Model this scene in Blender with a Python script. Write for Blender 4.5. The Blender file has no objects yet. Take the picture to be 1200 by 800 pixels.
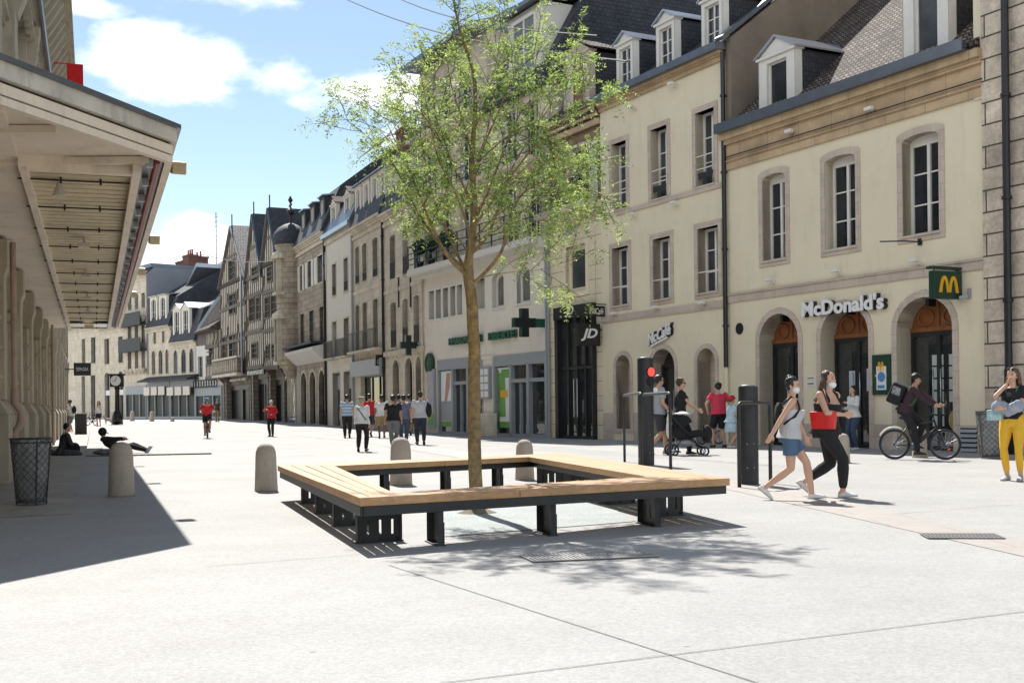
import bpy, bmesh, math, random
from mathutils import Vector, Matrix, noise
PI=math.pi
R=math.radians
random.seed(7)
scn=bpy.context.scene
COL=scn.collection
# ---------------------------------------------------------------- camera model
F=1400.0; CX,CY=600.0,477.5; RHO=.0115; EYE=1.17
CR,SR=math.cos(RHO),math.sin(RHO)
def ray(px,py):
    x=px-CX; y=py-CY
    return (x*CR-y*SR)/F,(x*SR+y*CR)/F
def gz(Y): return max(0.0,min(.45,(Y-50)*.0079))
def at(px,py,Y):
    a,b=ray(px,py); return Vector((a*Y,Y,EYE-b*Y))
def ground(px,py,h=0.0):
    a,b=ray(px,py); Y=(EYE-h)/b
    for i in range(30): Y=(EYE-h-gz(Y))/b
    return Vector((a*Y,Y,gz(Y)+h))
# ---------------------------------------------------------------- materials
MATS={}
def _nt(name):
    m=bpy.data.materials.new(name); m.use_nodes=True
    nt=m.node_tree; bs=nt.nodes['Principled BSDF']
    return m,nt,bs
def N(nt,t,**k):
    n=nt.nodes.new(t)
    for a,b in k.items(): setattr(n,a,b)
    return n
def L(nt,a,b): nt.links.new(a,b)
def lum(c,k): return (min(1,c[0]*k),min(1,c[1]*k),min(1,c[2]*k),1)
def mat(name,c,rough=.8,var=.12,vs=1.5,bump=0,bs=30,metal=0,coat=0,fine=0,fs=60,c2=None,emit=None,spec=.5,dirt=0,ds=.6,dc=(.09,.08,.065)):
    if name in MATS: return MATS[name]
    m,nt,p=_nt(name)
    tc=N(nt,'ShaderNodeTexCoord')
    n=N(nt,'ShaderNodeTexNoise'); n.inputs['Scale'].default_value=vs; n.inputs['Detail'].default_value=6; n.inputs['Roughness'].default_value=.62
    L(nt,tc.outputs['Object'],n.inputs['Vector'])
    r=N(nt,'ShaderNodeValToRGB'); L(nt,n.outputs['Fac'],r.inputs['Fac'])
    r.color_ramp.elements[0].position=.3; r.color_ramp.elements[1].position=.7
    r.color_ramp.elements[0].color=lum(c2 if c2 else c,1 if c2 else 1-var)
    r.color_ramp.elements[1].color=lum(c,1+(0 if c2 else var))
    out=r.outputs['Color']
    if fine:
        n3=N(nt,'ShaderNodeTexNoise'); n3.inputs['Scale'].default_value=fs; n3.inputs['Detail'].default_value=3
        L(nt,tc.outputs['Object'],n3.inputs['Vector'])
        mr=N(nt,'ShaderNodeMapRange'); mr.inputs[1].default_value=.3; mr.inputs[2].default_value=.7
        mr.inputs[3].default_value=1-fine; mr.inputs[4].default_value=1+fine
        L(nt,n3.outputs['Fac'],mr.inputs[0])
        vm=N(nt,'ShaderNodeVectorMath',operation='SCALE'); L(nt,out,vm.inputs[0]); L(nt,mr.outputs[0],vm.inputs['Scale'])
        out=vm.outputs[0]
    if dirt:
        mp=N(nt,'ShaderNodeMapping'); mp.inputs['Scale'].default_value=(2.2,2.2,.55)
        L(nt,tc.outputs['Object'],mp.inputs['Vector'])
        n4=N(nt,'ShaderNodeTexNoise'); n4.inputs['Scale'].default_value=ds; n4.inputs['Detail'].default_value=9; n4.inputs['Roughness'].default_value=.7
        L(nt,mp.outputs['Vector'],n4.inputs['Vector'])
        mr=N(nt,'ShaderNodeMapRange'); mr.inputs[1].default_value=.52; mr.inputs[2].default_value=.75; mr.inputs[3].default_value=0; mr.inputs[4].default_value=dirt
        L(nt,n4.outputs['Fac'],mr.inputs[0])
        mx=N(nt,'ShaderNodeMix',data_type='RGBA'); L(nt,mr.outputs[0],mx.inputs['Factor']); L(nt,out,mx.inputs['A']); mx.inputs['B'].default_value=(*dc,1)
        out=mx.outputs['Result']
    L(nt,out,p.inputs['Base Color'])
    p.inputs['Roughness'].default_value=rough; p.inputs['Metallic'].default_value=metal
    p.inputs['Specular IOR Level'].default_value=spec
    if coat: p.inputs['Coat Weight'].default_value=coat
    if emit: p.inputs['Emission Color'].default_value=(*c,1); p.inputs['Emission Strength'].default_value=emit
    if bump:
        n2=N(nt,'ShaderNodeTexNoise'); n2.inputs['Scale'].default_value=bs; n2.inputs['Detail'].default_value=5
        L(nt,tc.outputs['Object'],n2.inputs['Vector'])
        b=N(nt,'ShaderNodeBump'); b.inputs['Strength'].default_value=bump; b.inputs['Distance'].default_value=.02
        L(nt,n2.outputs['Fac'],b.inputs['Height']); L(nt,b.outputs['Normal'],p.inputs['Normal'])
    MATS[name]=m; return m
def blocks(name,c1,c2,mo,bw,bh,ms=.02,bump=.6,rough=.85,axis='xz',dirt=.35,off=.5,soft=.1,sp=0):
    """coursed stone / tiles: brick texture in the plane of the wall"""
    if name in MATS: return MATS[name]
    sp_=sp; m,nt,p=_nt(name)
    tc=N(nt,'ShaderNodeTexCoord'); sp=N(nt,'ShaderNodeSeparateXYZ'); cb=N(nt,'ShaderNodeCombineXYZ')
    L(nt,tc.outputs['Object'],sp.inputs[0])
    if axis=='xz':
        ad=N(nt,'ShaderNodeMath',operation='ADD'); L(nt,sp.outputs[0],ad.inputs[0]); L(nt,sp.outputs[1],ad.inputs[1])
        L(nt,ad.outputs[0],cb.inputs[0]); L(nt,sp.outputs[2],cb.inputs[1])
    else:
        L(nt,sp.outputs[0],cb.inputs[0]); L(nt,sp.outputs[1],cb.inputs[1])
    br=N(nt,'ShaderNodeTexBrick'); L(nt,cb.outputs[0],br.inputs['Vector'])
    br.inputs['Color1'].default_value=(*c1,1); br.inputs['Color2'].default_value=(*c2,1); br.inputs['Mortar'].default_value=(*mo,1)
    br.inputs['Scale'].default_value=1; br.inputs['Brick Width'].default_value=bw; br.inputs['Row Height'].default_value=bh
    br.inputs['Mortar Size'].default_value=ms; br.inputs['Mortar Smooth'].default_value=soft; br.offset=off
    n=N(nt,'ShaderNodeTexNoise'); n.inputs['Scale'].default_value=1.1; n.inputs['Detail'].default_value=9; n.inputs['Roughness'].default_value=.68
    L(nt,tc.outputs['Object'],n.inputs['Vector'])
    mr=N(nt,'ShaderNodeMapRange'); mr.inputs[1].default_value=.3; mr.inputs[2].default_value=.7; mr.inputs[3].default_value=1-dirt; mr.inputs[4].default_value=1+dirt*.5
    L(nt,n.outputs['Fac'],mr.inputs[0])
    vm=N(nt,'ShaderNodeVectorMath',operation='SCALE'); L(nt,br.outputs['Color'],vm.inputs[0]); L(nt,mr.outputs[0],vm.inputs['Scale'])
    src=vm.outputs[0]
    if sp_:
        n9=N(nt,'ShaderNodeTexNoise'); n9.inputs['Scale'].default_value=7; n9.inputs['Detail'].default_value=4; n9.inputs['Roughness'].default_value=.8; L(nt,tc.outputs['Object'],n9.inputs['Vector'])
        m9=N(nt,'ShaderNodeMapRange'); m9.inputs[1].default_value=.35; m9.inputs[2].default_value=.65; m9.inputs[3].default_value=1-sp_; m9.inputs[4].default_value=1+sp_; L(nt,n9.outputs['Fac'],m9.inputs[0])
        v9=N(nt,'ShaderNodeVectorMath',operation='SCALE'); L(nt,src,v9.inputs[0]); L(nt,m9.outputs[0],v9.inputs['Scale']); src=v9.outputs[0]
    L(nt,src,p.inputs['Base Color']); p.inputs['Roughness'].default_value=rough
    n2=N(nt,'ShaderNodeTexNoise'); n2.inputs['Scale'].default_value=14; n2.inputs['Detail'].default_value=6
    L(nt,tc.outputs['Object'],n2.inputs['Vector'])
    ma=N(nt,'ShaderNodeMath',operation='MULTIPLY_ADD'); L(nt,br.outputs['Fac'],ma.inputs[0]); ma.inputs[1].default_value=-1.3; L(nt,n2.outputs['Fac'],ma.inputs[2])
    b=N(nt,'ShaderNodeBump'); b.inputs['Strength'].default_value=bump; b.inputs['Distance'].default_value=.03
    L(nt,ma.outputs[0],b.inputs['Height']); L(nt,b.outputs['Normal'],p.inputs['Normal'])
    MATS[name]=m; return m
def glass(name,c=(.02,.025,.03),rough=.04,spec=.5,var=.5):
    if name in MATS: return MATS[name]
    m=mat(name,c,rough,var=var,vs=.8,spec=spec); nt=m.node_tree; p=nt.nodes['Principled BSDF']
    tc=N(nt,'ShaderNodeTexCoord'); n=N(nt,'ShaderNodeTexNoise'); n.inputs['Scale'].default_value=.9; L(nt,tc.outputs['Object'],n.inputs['Vector'])
    b=N(nt,'ShaderNodeBump'); b.inputs['Strength'].default_value=.12; b.inputs['Distance'].default_value=.05
    L(nt,n.outputs['Fac'],b.inputs['Height']); L(nt,b.outputs['Normal'],p.inputs['Normal'])
    return m
# ---------------------------------------------------------------- mesh builder
class MB:
    def __init__(s): s.v=[]; s.f=[]; s.mi=[]; s.cur=0
    def add(s,vs,fs):
        o=len(s.v); s.v+= [tuple(p) for p in vs]; s.f+=[tuple(i+o for i in f) for f in fs]; s.mi+=[s.cur]*len(fs); return s
    def poly(s,pts): return s.add(pts,[tuple(range(len(pts)))])
    def box(s,x0,x1,y0,y1,z0,z1):
        if x0>x1:x0,x1=x1,x0
        if y0>y1:y0,y1=y1,y0
        if z0>z1:z0,z1=z1,z0
        return s.add([(x0,y0,z0),(x1,y0,z0),(x1,y1,z0),(x0,y1,z0),(x0,y0,z1),(x1,y0,z1),(x1,y1,z1),(x0,y1,z1)],
            [(0,3,2,1),(4,5,6,7),(0,1,5,4),(1,2,6,5),(2,3,7,6),(3,0,4,7)])
    def obox(s,a,b,w,h,up=(0,0,1)):
        """bar from a to b with section w x h"""
        a=Vector(a);b=Vector(b);d=(b-a).normalized();u=Vector(up)
        x=d.cross(u)
        if x.length<1e-4: x=d.cross(Vector((1,0,0)))
        x.normalize(); y=x.cross(d).normalized()
        vs=[]
        for p in (a,b):
            for i,j in ((-1,-1),(1,-1),(1,1),(-1,1)): vs.append(p+x*w/2*i+y*h/2*j)
        return s.add(vs,[(0,1,2,3),(7,6,5,4),(0,4,5,1),(1,5,6,2),(2,6,7,3),(3,7,4,0)])
    def prism(s,pts,axis,a0,a1):
        """pts 2-D polygon; axis x: pts=(y,z)  y: pts=(x,z)  z: pts=(x,y)"""
        def P(p,a):
            return {'x':(a,p[0],p[1]),'y':(p[0],a,p[1]),'z':(p[0],p[1],a)}[axis]
        n=len(pts); vs=[P(p,a0) for p in pts]+[P(p,a1) for p in pts]
        fs=[tuple(range(n)),tuple(range(2*n-1,n-1,-1))]+[(i,i+n,(i+1)%n+n,(i+1)%n) for i in range(n)]
        return s.add(vs,fs)
    def rings(s,rs,cap=True,closed=False):
        n=len(rs[0]); vs=[p for r in rs for p in r]; fs=[]
        m=len(rs)
        for k in range(m if closed else m-1):
            a=k*n; b=((k+1)%m)*n
            for i in range(n): fs.append((a+i,a+(i+1)%n,b+(i+1)%n,b+i))
        if cap and not closed: fs.append(tuple(range(n-1,-1,-1))); fs.append(tuple(range((m-1)*n,m*n)))
        return s.add(vs,fs)
    def tube(s,pts,r,seg=8,cap=True,rx=1.0):
        pts=[Vector(p) for p in pts]; n=len(pts)
        rr=r if isinstance(r,(list,tuple)) else [r]*n
        rs=[]; ref=None
        for i,p in enumerate(pts):
            d=(pts[min(i+1,n-1)]-pts[max(i-1,0)])
            if d.length<1e-6: d=Vector((0,0,1))
            d.normalize()
            if ref is None:
                ref=Vector((0,0,1)) if abs(d.z)<.9 else Vector((1,0,0))
            x=d.cross(ref)
            if x.length<1e-3: x=d.orthogonal()
            x.normalize(); y=x.cross(d).normalized(); ref=y
            rs.append([p+x*math.cos(2*PI*k/seg)*rr[i]*rx+y*math.sin(2*PI*k/seg)*rr[i] for k in range(seg)])
        return s.rings(rs,cap)
    def lathe(s,prof,c=(0,0,0),seg=20,sx=1,sy=1):
        rs=[[(c[0]+r*math.cos(2*PI*k/seg)*sx,c[1]+r*math.sin(2*PI*k/seg)*sy,c[2]+z) for k in range(seg)] for r,z in prof]
        return s.rings(rs)
    def ell(s,c,rx,ry,rz,rot=None,seg=12,st=8):
        c=Vector(c); rs=[]
        for j in range(1,st):
            t=PI*j/st
            ring=[]
            for k in range(seg):
                v=Vector((rx*math.sin(t)*math.cos(2*PI*k/seg),ry*math.sin(t)*math.sin(2*PI*k/seg),-rz*math.cos(t)))
                if rot is not None: v=rot@v
                ring.append(c+v)
            rs.append(ring)
        vs=[p for r in rs for p in r]; m=len(rs)
        b=Vector((0,0,-rz)); t_=Vector((0,0,rz))
        if rot is not None: b=rot@b; t_=rot@t_
        vs+=[c+b,c+t_]; fs=[]
        for k in range(m-1):
            for i in range(seg): fs.append((k*seg+i,k*seg+(i+1)%seg,(k+1)*seg+(i+1)%seg,(k+1)*seg+i))
        for i in range(seg):
            fs.append((m*seg,(i+1)%seg,i)); fs.append((m*seg+1,(m-1)*seg+i,(m-1)*seg+(i+1)%seg))
        return s.add(vs,fs)
    def ring(s,out,inn,y0,y1,yi=None,skip=False,back=False):
        """frame between two outlines (x,z) facing -y; y1 end of the outer side, yi end of the inner side"""
        if yi is None: yi=y1
        n=len(out)
        for i in range(n):
            if skip and i==0: continue
            j=(i+1)%n; a,b,c,d=out[i],out[j],inn[j],inn[i]
            s.add([(a[0],y0,a[1]),(b[0],y0,b[1]),(c[0],y0,c[1]),(d[0],y0,d[1])],[(0,1,2,3)])
            s.add([(a[0],y0,a[1]),(b[0],y0,b[1]),(b[0],y1,b[1]),(a[0],y1,a[1])],[(3,2,1,0)])
            s.add([(d[0],y0,d[1]),(c[0],y0,c[1]),(c[0],yi,c[1]),(d[0],yi,d[1])],[(0,1,2,3)])
        return s
    def mesh(s,name,mats,smooth=False,off=(0,0,0)):
        me=bpy.data.meshes.new(name)
        o=Vector(off)
        me.from_pydata([tuple(Vector(p)-o) for p in s.v],[],s.f)
        for m in mats: me.materials.append(m)
        if len(mats)>1: me.polygons.foreach_set('material_index',s.mi)
        if smooth: me.polygons.foreach_set('use_smooth',[True]*len(me.polygons))
        me.update(); return me
    def obj(s,name,mats,parent=None,smooth=False,off=(0,0,0),bevel=0,autos=False):
        if not isinstance(mats,(list,tuple)): mats=[mats]
        me=s.mesh(name,mats,smooth or autos,off)
        if autos:
            me.set_sharp_from_angle(angle=R(35))
        o=bpy.data.objects.new(name,me); COL.objects.link(o)
        if parent is not None: o.parent=parent
        else: o.location=off
        if bevel:
            b=o.modifiers.new('bevel','BEVEL'); b.width=bevel; b.segments=2; b.limit_method='ANGLE'; b.angle_limit=R(40)
        return o
def pieces(mb,name,mats,parent=None,off=(0,0,0),bevel=0):
    # every connected piece becomes an object of its own
    n=len(mb.v); fa=list(range(n))
    def fd(i):
        while fa[i]!=i: fa[i]=fa[fa[i]]; i=fa[i]
        return i
    for f in mb.f:
        a=fd(f[0])
        for i in f[1:]: fa[fd(i)]=a
    g={}
    for f in mb.f: g.setdefault(fd(f[0]),[]).append(f)
    out=[]
    for k,fs in g.items():
        m=MB(); idx={}
        for f in fs:
            for i in f:
                if i not in idx: idx[i]=len(m.v); m.v.append(mb.v[i])
            m.f.append(tuple(idx[i] for i in f)); m.mi.append(0)
        out.append(m.obj(name,mats,parent,off=off,bevel=bevel))
    return out
def tag(o,label=None,cat=None,group=None,kind=None):
    if label: o['label']=label
    if cat: o['category']=cat
    if group: o['group']=group
    if kind: o['kind']=kind
    return o
def empty(name,loc,rz=0,label=None,cat=None,group=None):
    o=bpy.data.objects.new(name,None); o.empty_display_size=.2; COL.objects.link(o)
    o.location=loc; o.rotation_euler=(0,0,rz)
    return tag(o,label,cat,group)
def kids(o): return [c for c in COL.objects if c.parent==o]
def copy_tree(o,loc,rz,label,parent=None,scale=None):
    tree=[(o,kids(o))]
    c=o.copy(); COL.objects.link(c); c.location=loc; c.rotation_euler=(0,0,rz)
    if scale: c.scale=(scale,)*3
    if label: c['label']=label
    def rec(src,dst):
        for k in kids(src):
            q=k.copy(); COL.objects.link(q); q.parent=dst; rec(k,q)
    rec(o,c) if False else None
    for k in tree[0][1]:
        q=k.copy(); COL.objects.link(q); q.parent=c
        for g in kids(k):
            h=g.copy(); COL.objects.link(h); h.parent=q
    return c
TMP=bpy.data.scenes.new('tmp')
def evaluated_mesh(ob):
    TMP.collection.objects.link(ob); vl=TMP.view_layers[0]; vl.update(); dg=vl.depsgraph; dg.update()
    me=bpy.data.meshes.new_from_object(ob.evaluated_get(dg),depsgraph=dg); bpy.data.objects.remove(ob); return me
def text_mesh(txt,x0,x1,z0,z1,y,ext,mat_,name,parent,off=(0,0,0),bold=.0,shear=0,side=False,rot=0,flip=False):
    """3-D lettering filling the given box; face mode: reads along +x facing -y ; side mode: reads along +y facing +x (x0,x1 are then y)"""
    cu=bpy.data.curves.new('t','FONT'); cu.body=txt; cu.extrude=.5*ext; cu.offset=bold; cu.shear=shear; cu.resolution_u=3
    ob=bpy.data.objects.new('t',cu)
    me=evaluated_mesh(ob); bpy.data.curves.remove(cu)
    vs=[v.co.copy() for v in me.vertices]
    if rot:
        Rm=Matrix.Rotation(rot,4,'Z'); vs=[Rm@v for v in vs]
    mnx=min(v.x for v in vs);mxx=max(v.x for v in vs);mny=min(v.y for v in vs);mxy=max(v.y for v in vs)
    for v,co in zip(me.vertices,vs):
        a=(co.x-mnx)/(mxx-mnx); b=(co.y-mny)/(mxy-mny)
        h=x0+a*(x1-x0); zz=z0+b*(z1-z0)
        if side: v.co=Vector((y+co.z,h,zz))-Vector(off)
        else: v.co=Vector((h,y-co.z,zz))-Vector(off)
    me.materials.clear(); me.materials.append(mat_); me.name=name
    o=bpy.data.objects.new(name,me); COL.objects.link(o)
    if parent is not None: o.parent=parent
    return o
def remeshed(mb,mats,name,voxel,parent,smooth=3,wr=0,ws=9,seed=0):
    """fuse overlapping closed shapes into one continuous surface"""
    me=mb.mesh('tmp',[]); ob=bpy.data.objects.new('tmp',me)
    md=ob.modifiers.new('r','REMESH'); md.mode='VOXEL'; md.voxel_size=voxel; md.adaptivity=0
    sm=ob.modifiers.new('s','SMOOTH'); sm.iterations=smooth; sm.factor=.5
    m2=evaluated_mesh(ob); bpy.data.meshes.remove(me)
    if wr:
        import numpy as np
        n=len(m2.vertices); co=np.empty(n*3); no=np.empty(n*3)
        m2.vertices.foreach_get('co',co); m2.vertices.foreach_get('normal',no) if False else m2.vertex_normals.foreach_get('vector',no)
        co=co.reshape(-1,3); no=no.reshape(-1,3); am=np.empty(n)
        for i in range(n):
            p=Vector((co[i,0]*ws+seed,co[i,1]*ws+seed*.7,co[i,2]*ws*.6)); am[i]=noise.noise(p)*wr+noise.noise(p*2.3)*wr*.5
        m2.vertices.foreach_set('co',(co+no*am[:,None]).ravel()); m2.update()
    m2.polygons.foreach_set('use_smooth',[True]*len(m2.polygons))
    m2.materials.clear()
    m2.materials.append(mats); m2.name=name
    o=bpy.data.objects.new(name,m2); COL.objects.link(o); o.parent=parent
    return o
# ---------------------------------------------------------------- palette
M={}
M['ground']=None
M['plaster_cream']=mat('plaster_cream',(.74,.665,.495),.9,.06,.5,bump=.15,bs=60,dirt=.45,ds=1.0,dc=(.54,.47,.34))
M['plaster_pale']=mat('plaster_pale',(.76,.70,.60),.9,.06,.5,bump=.12,bs=50,dirt=.4,ds=1.0,dc=(.48,.42,.34))
M['plaster_yellow']=mat('plaster_yellow',(.74,.665,.48),.9,.05,.5,bump=.1,bs=50,dirt=.12,dc=(.3,.25,.16))
M['plaster_grey']=mat('plaster_grey',(.42,.39,.35),.9,.08,.7,bump=.15,dirt=.3)
M['plaster_brown']=mat('plaster_brown',(.24,.17,.11),.9,.15,.8,bump=.3,dirt=.4,dc=(.12,.085,.06))
M['plaster_white']=mat('plaster_white',(.66,.63,.58),.9,.05,.7,bump=.1,dirt=.2,dc=(.35,.32,.28))
M['stone_trim']=blocks('stone_trim',(.54,.45,.38),(.59,.50,.42),(.42,.345,.29),.55,.32,.008,.3,dirt=.22)
M['cornice_stone']=blocks('cornice_stone',(.56,.42,.26),(.48,.35,.22),(.24,.17,.10),1.3,.6,.008,.3,dirt=.35)
M['quoin']=blocks('quoin',(.66,.57,.46),(.54,.46,.37),(.10,.08,.065),1.15,.5,.022,.9,dirt=.4,soft=.6,sp=.18)
M['stone_block']=blocks('stone_block',(.50,.42,.33),(.38,.32,.25),(.20,.16,.12),.75,.36,.015,.5,dirt=.4)
M['stone_tan']=blocks('stone_tan',(.70,.62,.49),(.64,.56,.44),(.52,.45,.35),.9,.42,.010,.3,dirt=.3)
M['stone_dark']=blocks('stone_dark',(.28,.23,.18),(.20,.165,.13),(.08,.07,.055),.7,.34,.018,.6,dirt=.5)
M['jd_blocks']=blocks('cream_blocks',(.74,.665,.48),(.70,.62,.45),(.28,.23,.15),1.7,.52,.012,.4,dirt=.12,off=0)
M['hall_stone']=mat('hall_stone',(.42,.37,.28),.85,.15,1.1,bump=.35,bs=20,dirt=.5,ds=.9)
M['soffit_slat']=mat('soffit_slat_paint',(.62,.53,.36),.75,.12,1.2,bump=.15,bs=15,dirt=.5,ds=1.4,dc=(.24,.18,.10))
M['soffit']=mat('soffit_paint',(.76,.66,.54),.75,.10,1.2,bump=.15,bs=15,dirt=.35,ds=1.2,dc=(.20,.15,.10))
M['fascia']=mat('fascia_concrete',(.55,.51,.45),.8,.18,1.8,bump=.3,bs=25,dirt=.6,ds=2.5,dc=(.10,.09,.08))
M['zinc']=mat('zinc',(.16,.18,.21),.38,.12,2,metal=.75,bump=.1,bs=8)
M['zinc_light']=mat('zinc_light',(.42,.45,.50),.3,.1,2,metal=.8)
M['slate']=blocks('slate',(.045,.052,.065),(.065,.07,.085),(.02,.02,.025),.24,.16,.01,.7,rough=.7,dirt=.4,sp=.3)
M['slate_wall']=blocks('slate_cladding',(.03,.034,.045),(.045,.05,.06),(.012,.012,.015),.22,.14,.01,.5,rough=.6,dirt=.3,sp=.25)
M['tile_brown']=blocks('tile_brown',(.13,.10,.085),(.24,.20,.175),(.03,.02,.015),.17,.13,.028,1.0,rough=.9,dirt=.7,sp=.6)
M['brick']=blocks('brick_red',(.22,.06,.04),(.16,.045,.03),(.25,.2,.16),.22,.075,.01,.5,dirt=.4)
M['render_grey']=mat('render_grey',(.16,.14,.13),.9,.2,.8,bump=.3,dirt=.5,dc=(.06,.055,.05))
M['blue_grey']=mat('blue_grey_render',(.24,.25,.28),.85,.08,.6,bump=.1)
M['timber']=mat('grey_timber',(.14,.12,.10),.8,.3,5,bump=.4,bs=25)
M['infill']=mat('old_infill_plaster',(.60,.54,.45),.95,.2,2.5,bump=.5,bs=12,dirt=.5,ds=2)
M['white_frame']=mat('white_paint',(.72,.70,.65),.5,.05,3)
M['grey_frame']=mat('grey_paint',(.30,.32,.34),.45,.05,3)
M['dark_frame']=mat('anthracite_metal',(.022,.023,.026),.4,.2,3,metal=.2)
M['black']=mat('black_paint',(.012,.012,.014),.35,.2,3)
M['iron']=mat('iron_railing',(.018,.018,.02),.5,.2,3)
M['green_rail']=mat('green_railing',(.015,.05,.04),.5,.2,3)
M['green_dark']=mat('dark_green_sign',(.010,.045,.028),.35,.1,3)
M['green_sign']=mat('green_letters',(.012,.10,.055),.4,.1,3)
M['door_brown']=mat('varnished_wood',(.22,.075,.022),.35,.25,6,bump=.2,coat=.3)
M['glass']=glass('window_glass')
M['glass_shop']=glass('shop_glass',(.028,.033,.033),.03,.95,.6)
M['glass_far']=glass('far_shop_glass',(.018,.02,.02),.35,.2,.5)
M['glass_pale']=glass('curtained_glass',(.16,.155,.14),.08,.5,.35)  # paler grey pane colour
M['glass_curtain']=glass('curtained_window',(.11,.105,.095),.1,.5,.7)
M['glass_blue']=glass('frosted_glass',(.05,.06,.07),.15)
M['white_sign']=mat('white_lettering',(.80,.80,.80),.4,.02,3)
M['yellow']=mat('yellow_logo',(.80,.42,.02),.4,.03,3)
M['pipe_pink']=mat('pinkish_pipe',(.38,.27,.22),.6,.15,3)
M['terracotta']=mat('terracotta',(.30,.10,.05),.8,.2,5)
M['red_strip']=mat('red_tube',(.25,.03,.02),.5,.2,3)
M['cable']=mat('cable',(.02,.02,.02),.6)
M['concrete_bollard']=mat('bollard_stone',(.42,.36,.30),.85,.08,6,bump=.3,bs=60,fine=.12,fs=90,dirt=.25,ds=4)
M['metal_post']=mat('post_paint',(.020,.022,.024),.5,.25,4,bump=.05,bs=20,dirt=.3,ds=3,dc=(.06,.055,.05))
M['mesh_metal']=mat('mesh_metal',(.07,.07,.072),.45,.2,4,metal=.5)
# ---------------------------------------------------------------- camera, light, sky
cam=bpy.data.objects.new('camera',bpy.data.cameras.new('camera')); COL.objects.link(cam)
cam.matrix_world=Matrix(((CR,SR,0,0),(0,0,-1,0),(-SR,CR,0,EYE),(0,0,0,1)))
cd=cam.data; cd.sensor_fit='HORIZONTAL'; cd.sensor_width=36; cd.lens=F/1200*36; cd.shift_y=(CY-400)/1200
cd.clip_end=3000; scn.camera=cam
EL=R(50); AZ=Vector((-.276,.961))
sdir=Vector((AZ.x*math.cos(EL),AZ.y*math.cos(EL),math.sin(EL)))
sl=bpy.data.lights.new('sun','SUN'); sl.energy=5.0; sl.angle=R(.55); sl.color=(1,.955,.88)
so=bpy.data.objects.new('sun',sl); COL.objects.link(so); so.rotation_euler=sdir.to_track_quat('Z','Y').to_euler()
so.location=(-20,60,60)
w=bpy.data.worlds.new('World'); scn.world=w; w.use_nodes=True
nt=w.node_tree; bg=nt.nodes['Background']; bg.inputs['Strength'].default_value=.07
sky=N(nt,'ShaderNodeTexSky',sky_type='NISHITA'); sky.sun_disc=False; sky.sun_elevation=EL; sky.sun_rotation=math.atan2(AZ.x,AZ.y)
sky.altitude=250; sky.air_density=1.0; sky.dust_density=.25; sky.ozone_density=2.0
tc=N(nt,'ShaderNodeTexCoord')
cn=N(nt,'ShaderNodeTexNoise'); cn.inputs['Scale'].default_value=9; cn.inputs['Detail'].default_value=9; cn.inputs['Roughness'].default_value=.58
mp=N(nt,'ShaderNodeMapping'); mp.inputs['Scale'].default_value=(1,1,2.0); mp.inputs['Location'].default_value=(.3,.1,.0)
L(nt,tc.outputs['Generated'],mp.inputs['Vector']); L(nt,mp.outputs['Vector'],cn.inputs['Vector'])
def mth(op,a,b=None,c=None):
    m=N(nt,'ShaderNodeMath',operation=op)
    for i,x in enumerate((a,b,c)):
        if x is None: continue
        if isinstance(x,(int,float)): m.inputs[i].default_value=x
        else: L(nt,x,m.inputs[i])
    return m.outputs[0]
acc=None
for (px,py,rx,ry,st) in [(205,78,135,32,1.3),(325,90,70,24,1.3),(455,110,120,34,1.7),(245,280,70,36,1.4),(545,170,110,60,1.4),(95,6,34,10,.9),(340,4,100,9,.45),(300,262,30,18,.7),(800,60,150,40,.6),(-250,150,200,60,.8),(1400,120,260,60,.8)]:
    a,b=ray(px,py); d=Vector((a,1,-b)).normalized()
    sb=N(nt,'ShaderNodeVectorMath',operation='SUBTRACT'); L(nt,tc.outputs['Generated'],sb.inputs[0]); sb.inputs[1].default_value=d
    ml=N(nt,'ShaderNodeVectorMath',operation='MULTIPLY'); L(nt,sb.outputs[0],ml.inputs[0]); ml.inputs[1].default_value=(F/rx,F/rx,F/ry)
    ln=N(nt,'ShaderNodeVectorMath',operation='LENGTH'); L(nt,ml.outputs[0],ln.inputs[0])
    v=mth('MULTIPLY',mth('SUBTRACT',1.25,ln.outputs['Value']),st)
    acc=v if acc is None else mth('MAXIMUM',acc,v)
for dx,dy,dz,rr,st in ((-.85,-.2,.42,.42,1.6),(-.55,-.75,.38,.42,1.6),(-.95,.12,.30,.25,1.4),(-.15,-.95,.45,.35,1.4),(.75,-.6,.4,.35,1.2)):  # unseen cloud banks added outside the view to brighten the shaded facades
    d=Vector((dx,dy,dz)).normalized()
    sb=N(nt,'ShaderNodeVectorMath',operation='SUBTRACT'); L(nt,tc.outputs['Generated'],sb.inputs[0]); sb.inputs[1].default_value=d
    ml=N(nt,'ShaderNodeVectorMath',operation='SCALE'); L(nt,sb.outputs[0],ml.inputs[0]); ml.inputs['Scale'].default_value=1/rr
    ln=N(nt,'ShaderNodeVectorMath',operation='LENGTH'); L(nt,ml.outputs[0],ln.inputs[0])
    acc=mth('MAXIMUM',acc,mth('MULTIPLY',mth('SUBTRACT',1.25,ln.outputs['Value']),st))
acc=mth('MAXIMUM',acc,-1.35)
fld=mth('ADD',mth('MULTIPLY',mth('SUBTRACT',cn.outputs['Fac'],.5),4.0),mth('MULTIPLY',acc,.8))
mr=N(nt,'ShaderNodeMapRange',interpolation_type='SMOOTHSTEP'); L(nt,fld,mr.inputs[0]); mr.inputs[1].default_value=.0; mr.inputs[2].default_value=1.0
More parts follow.
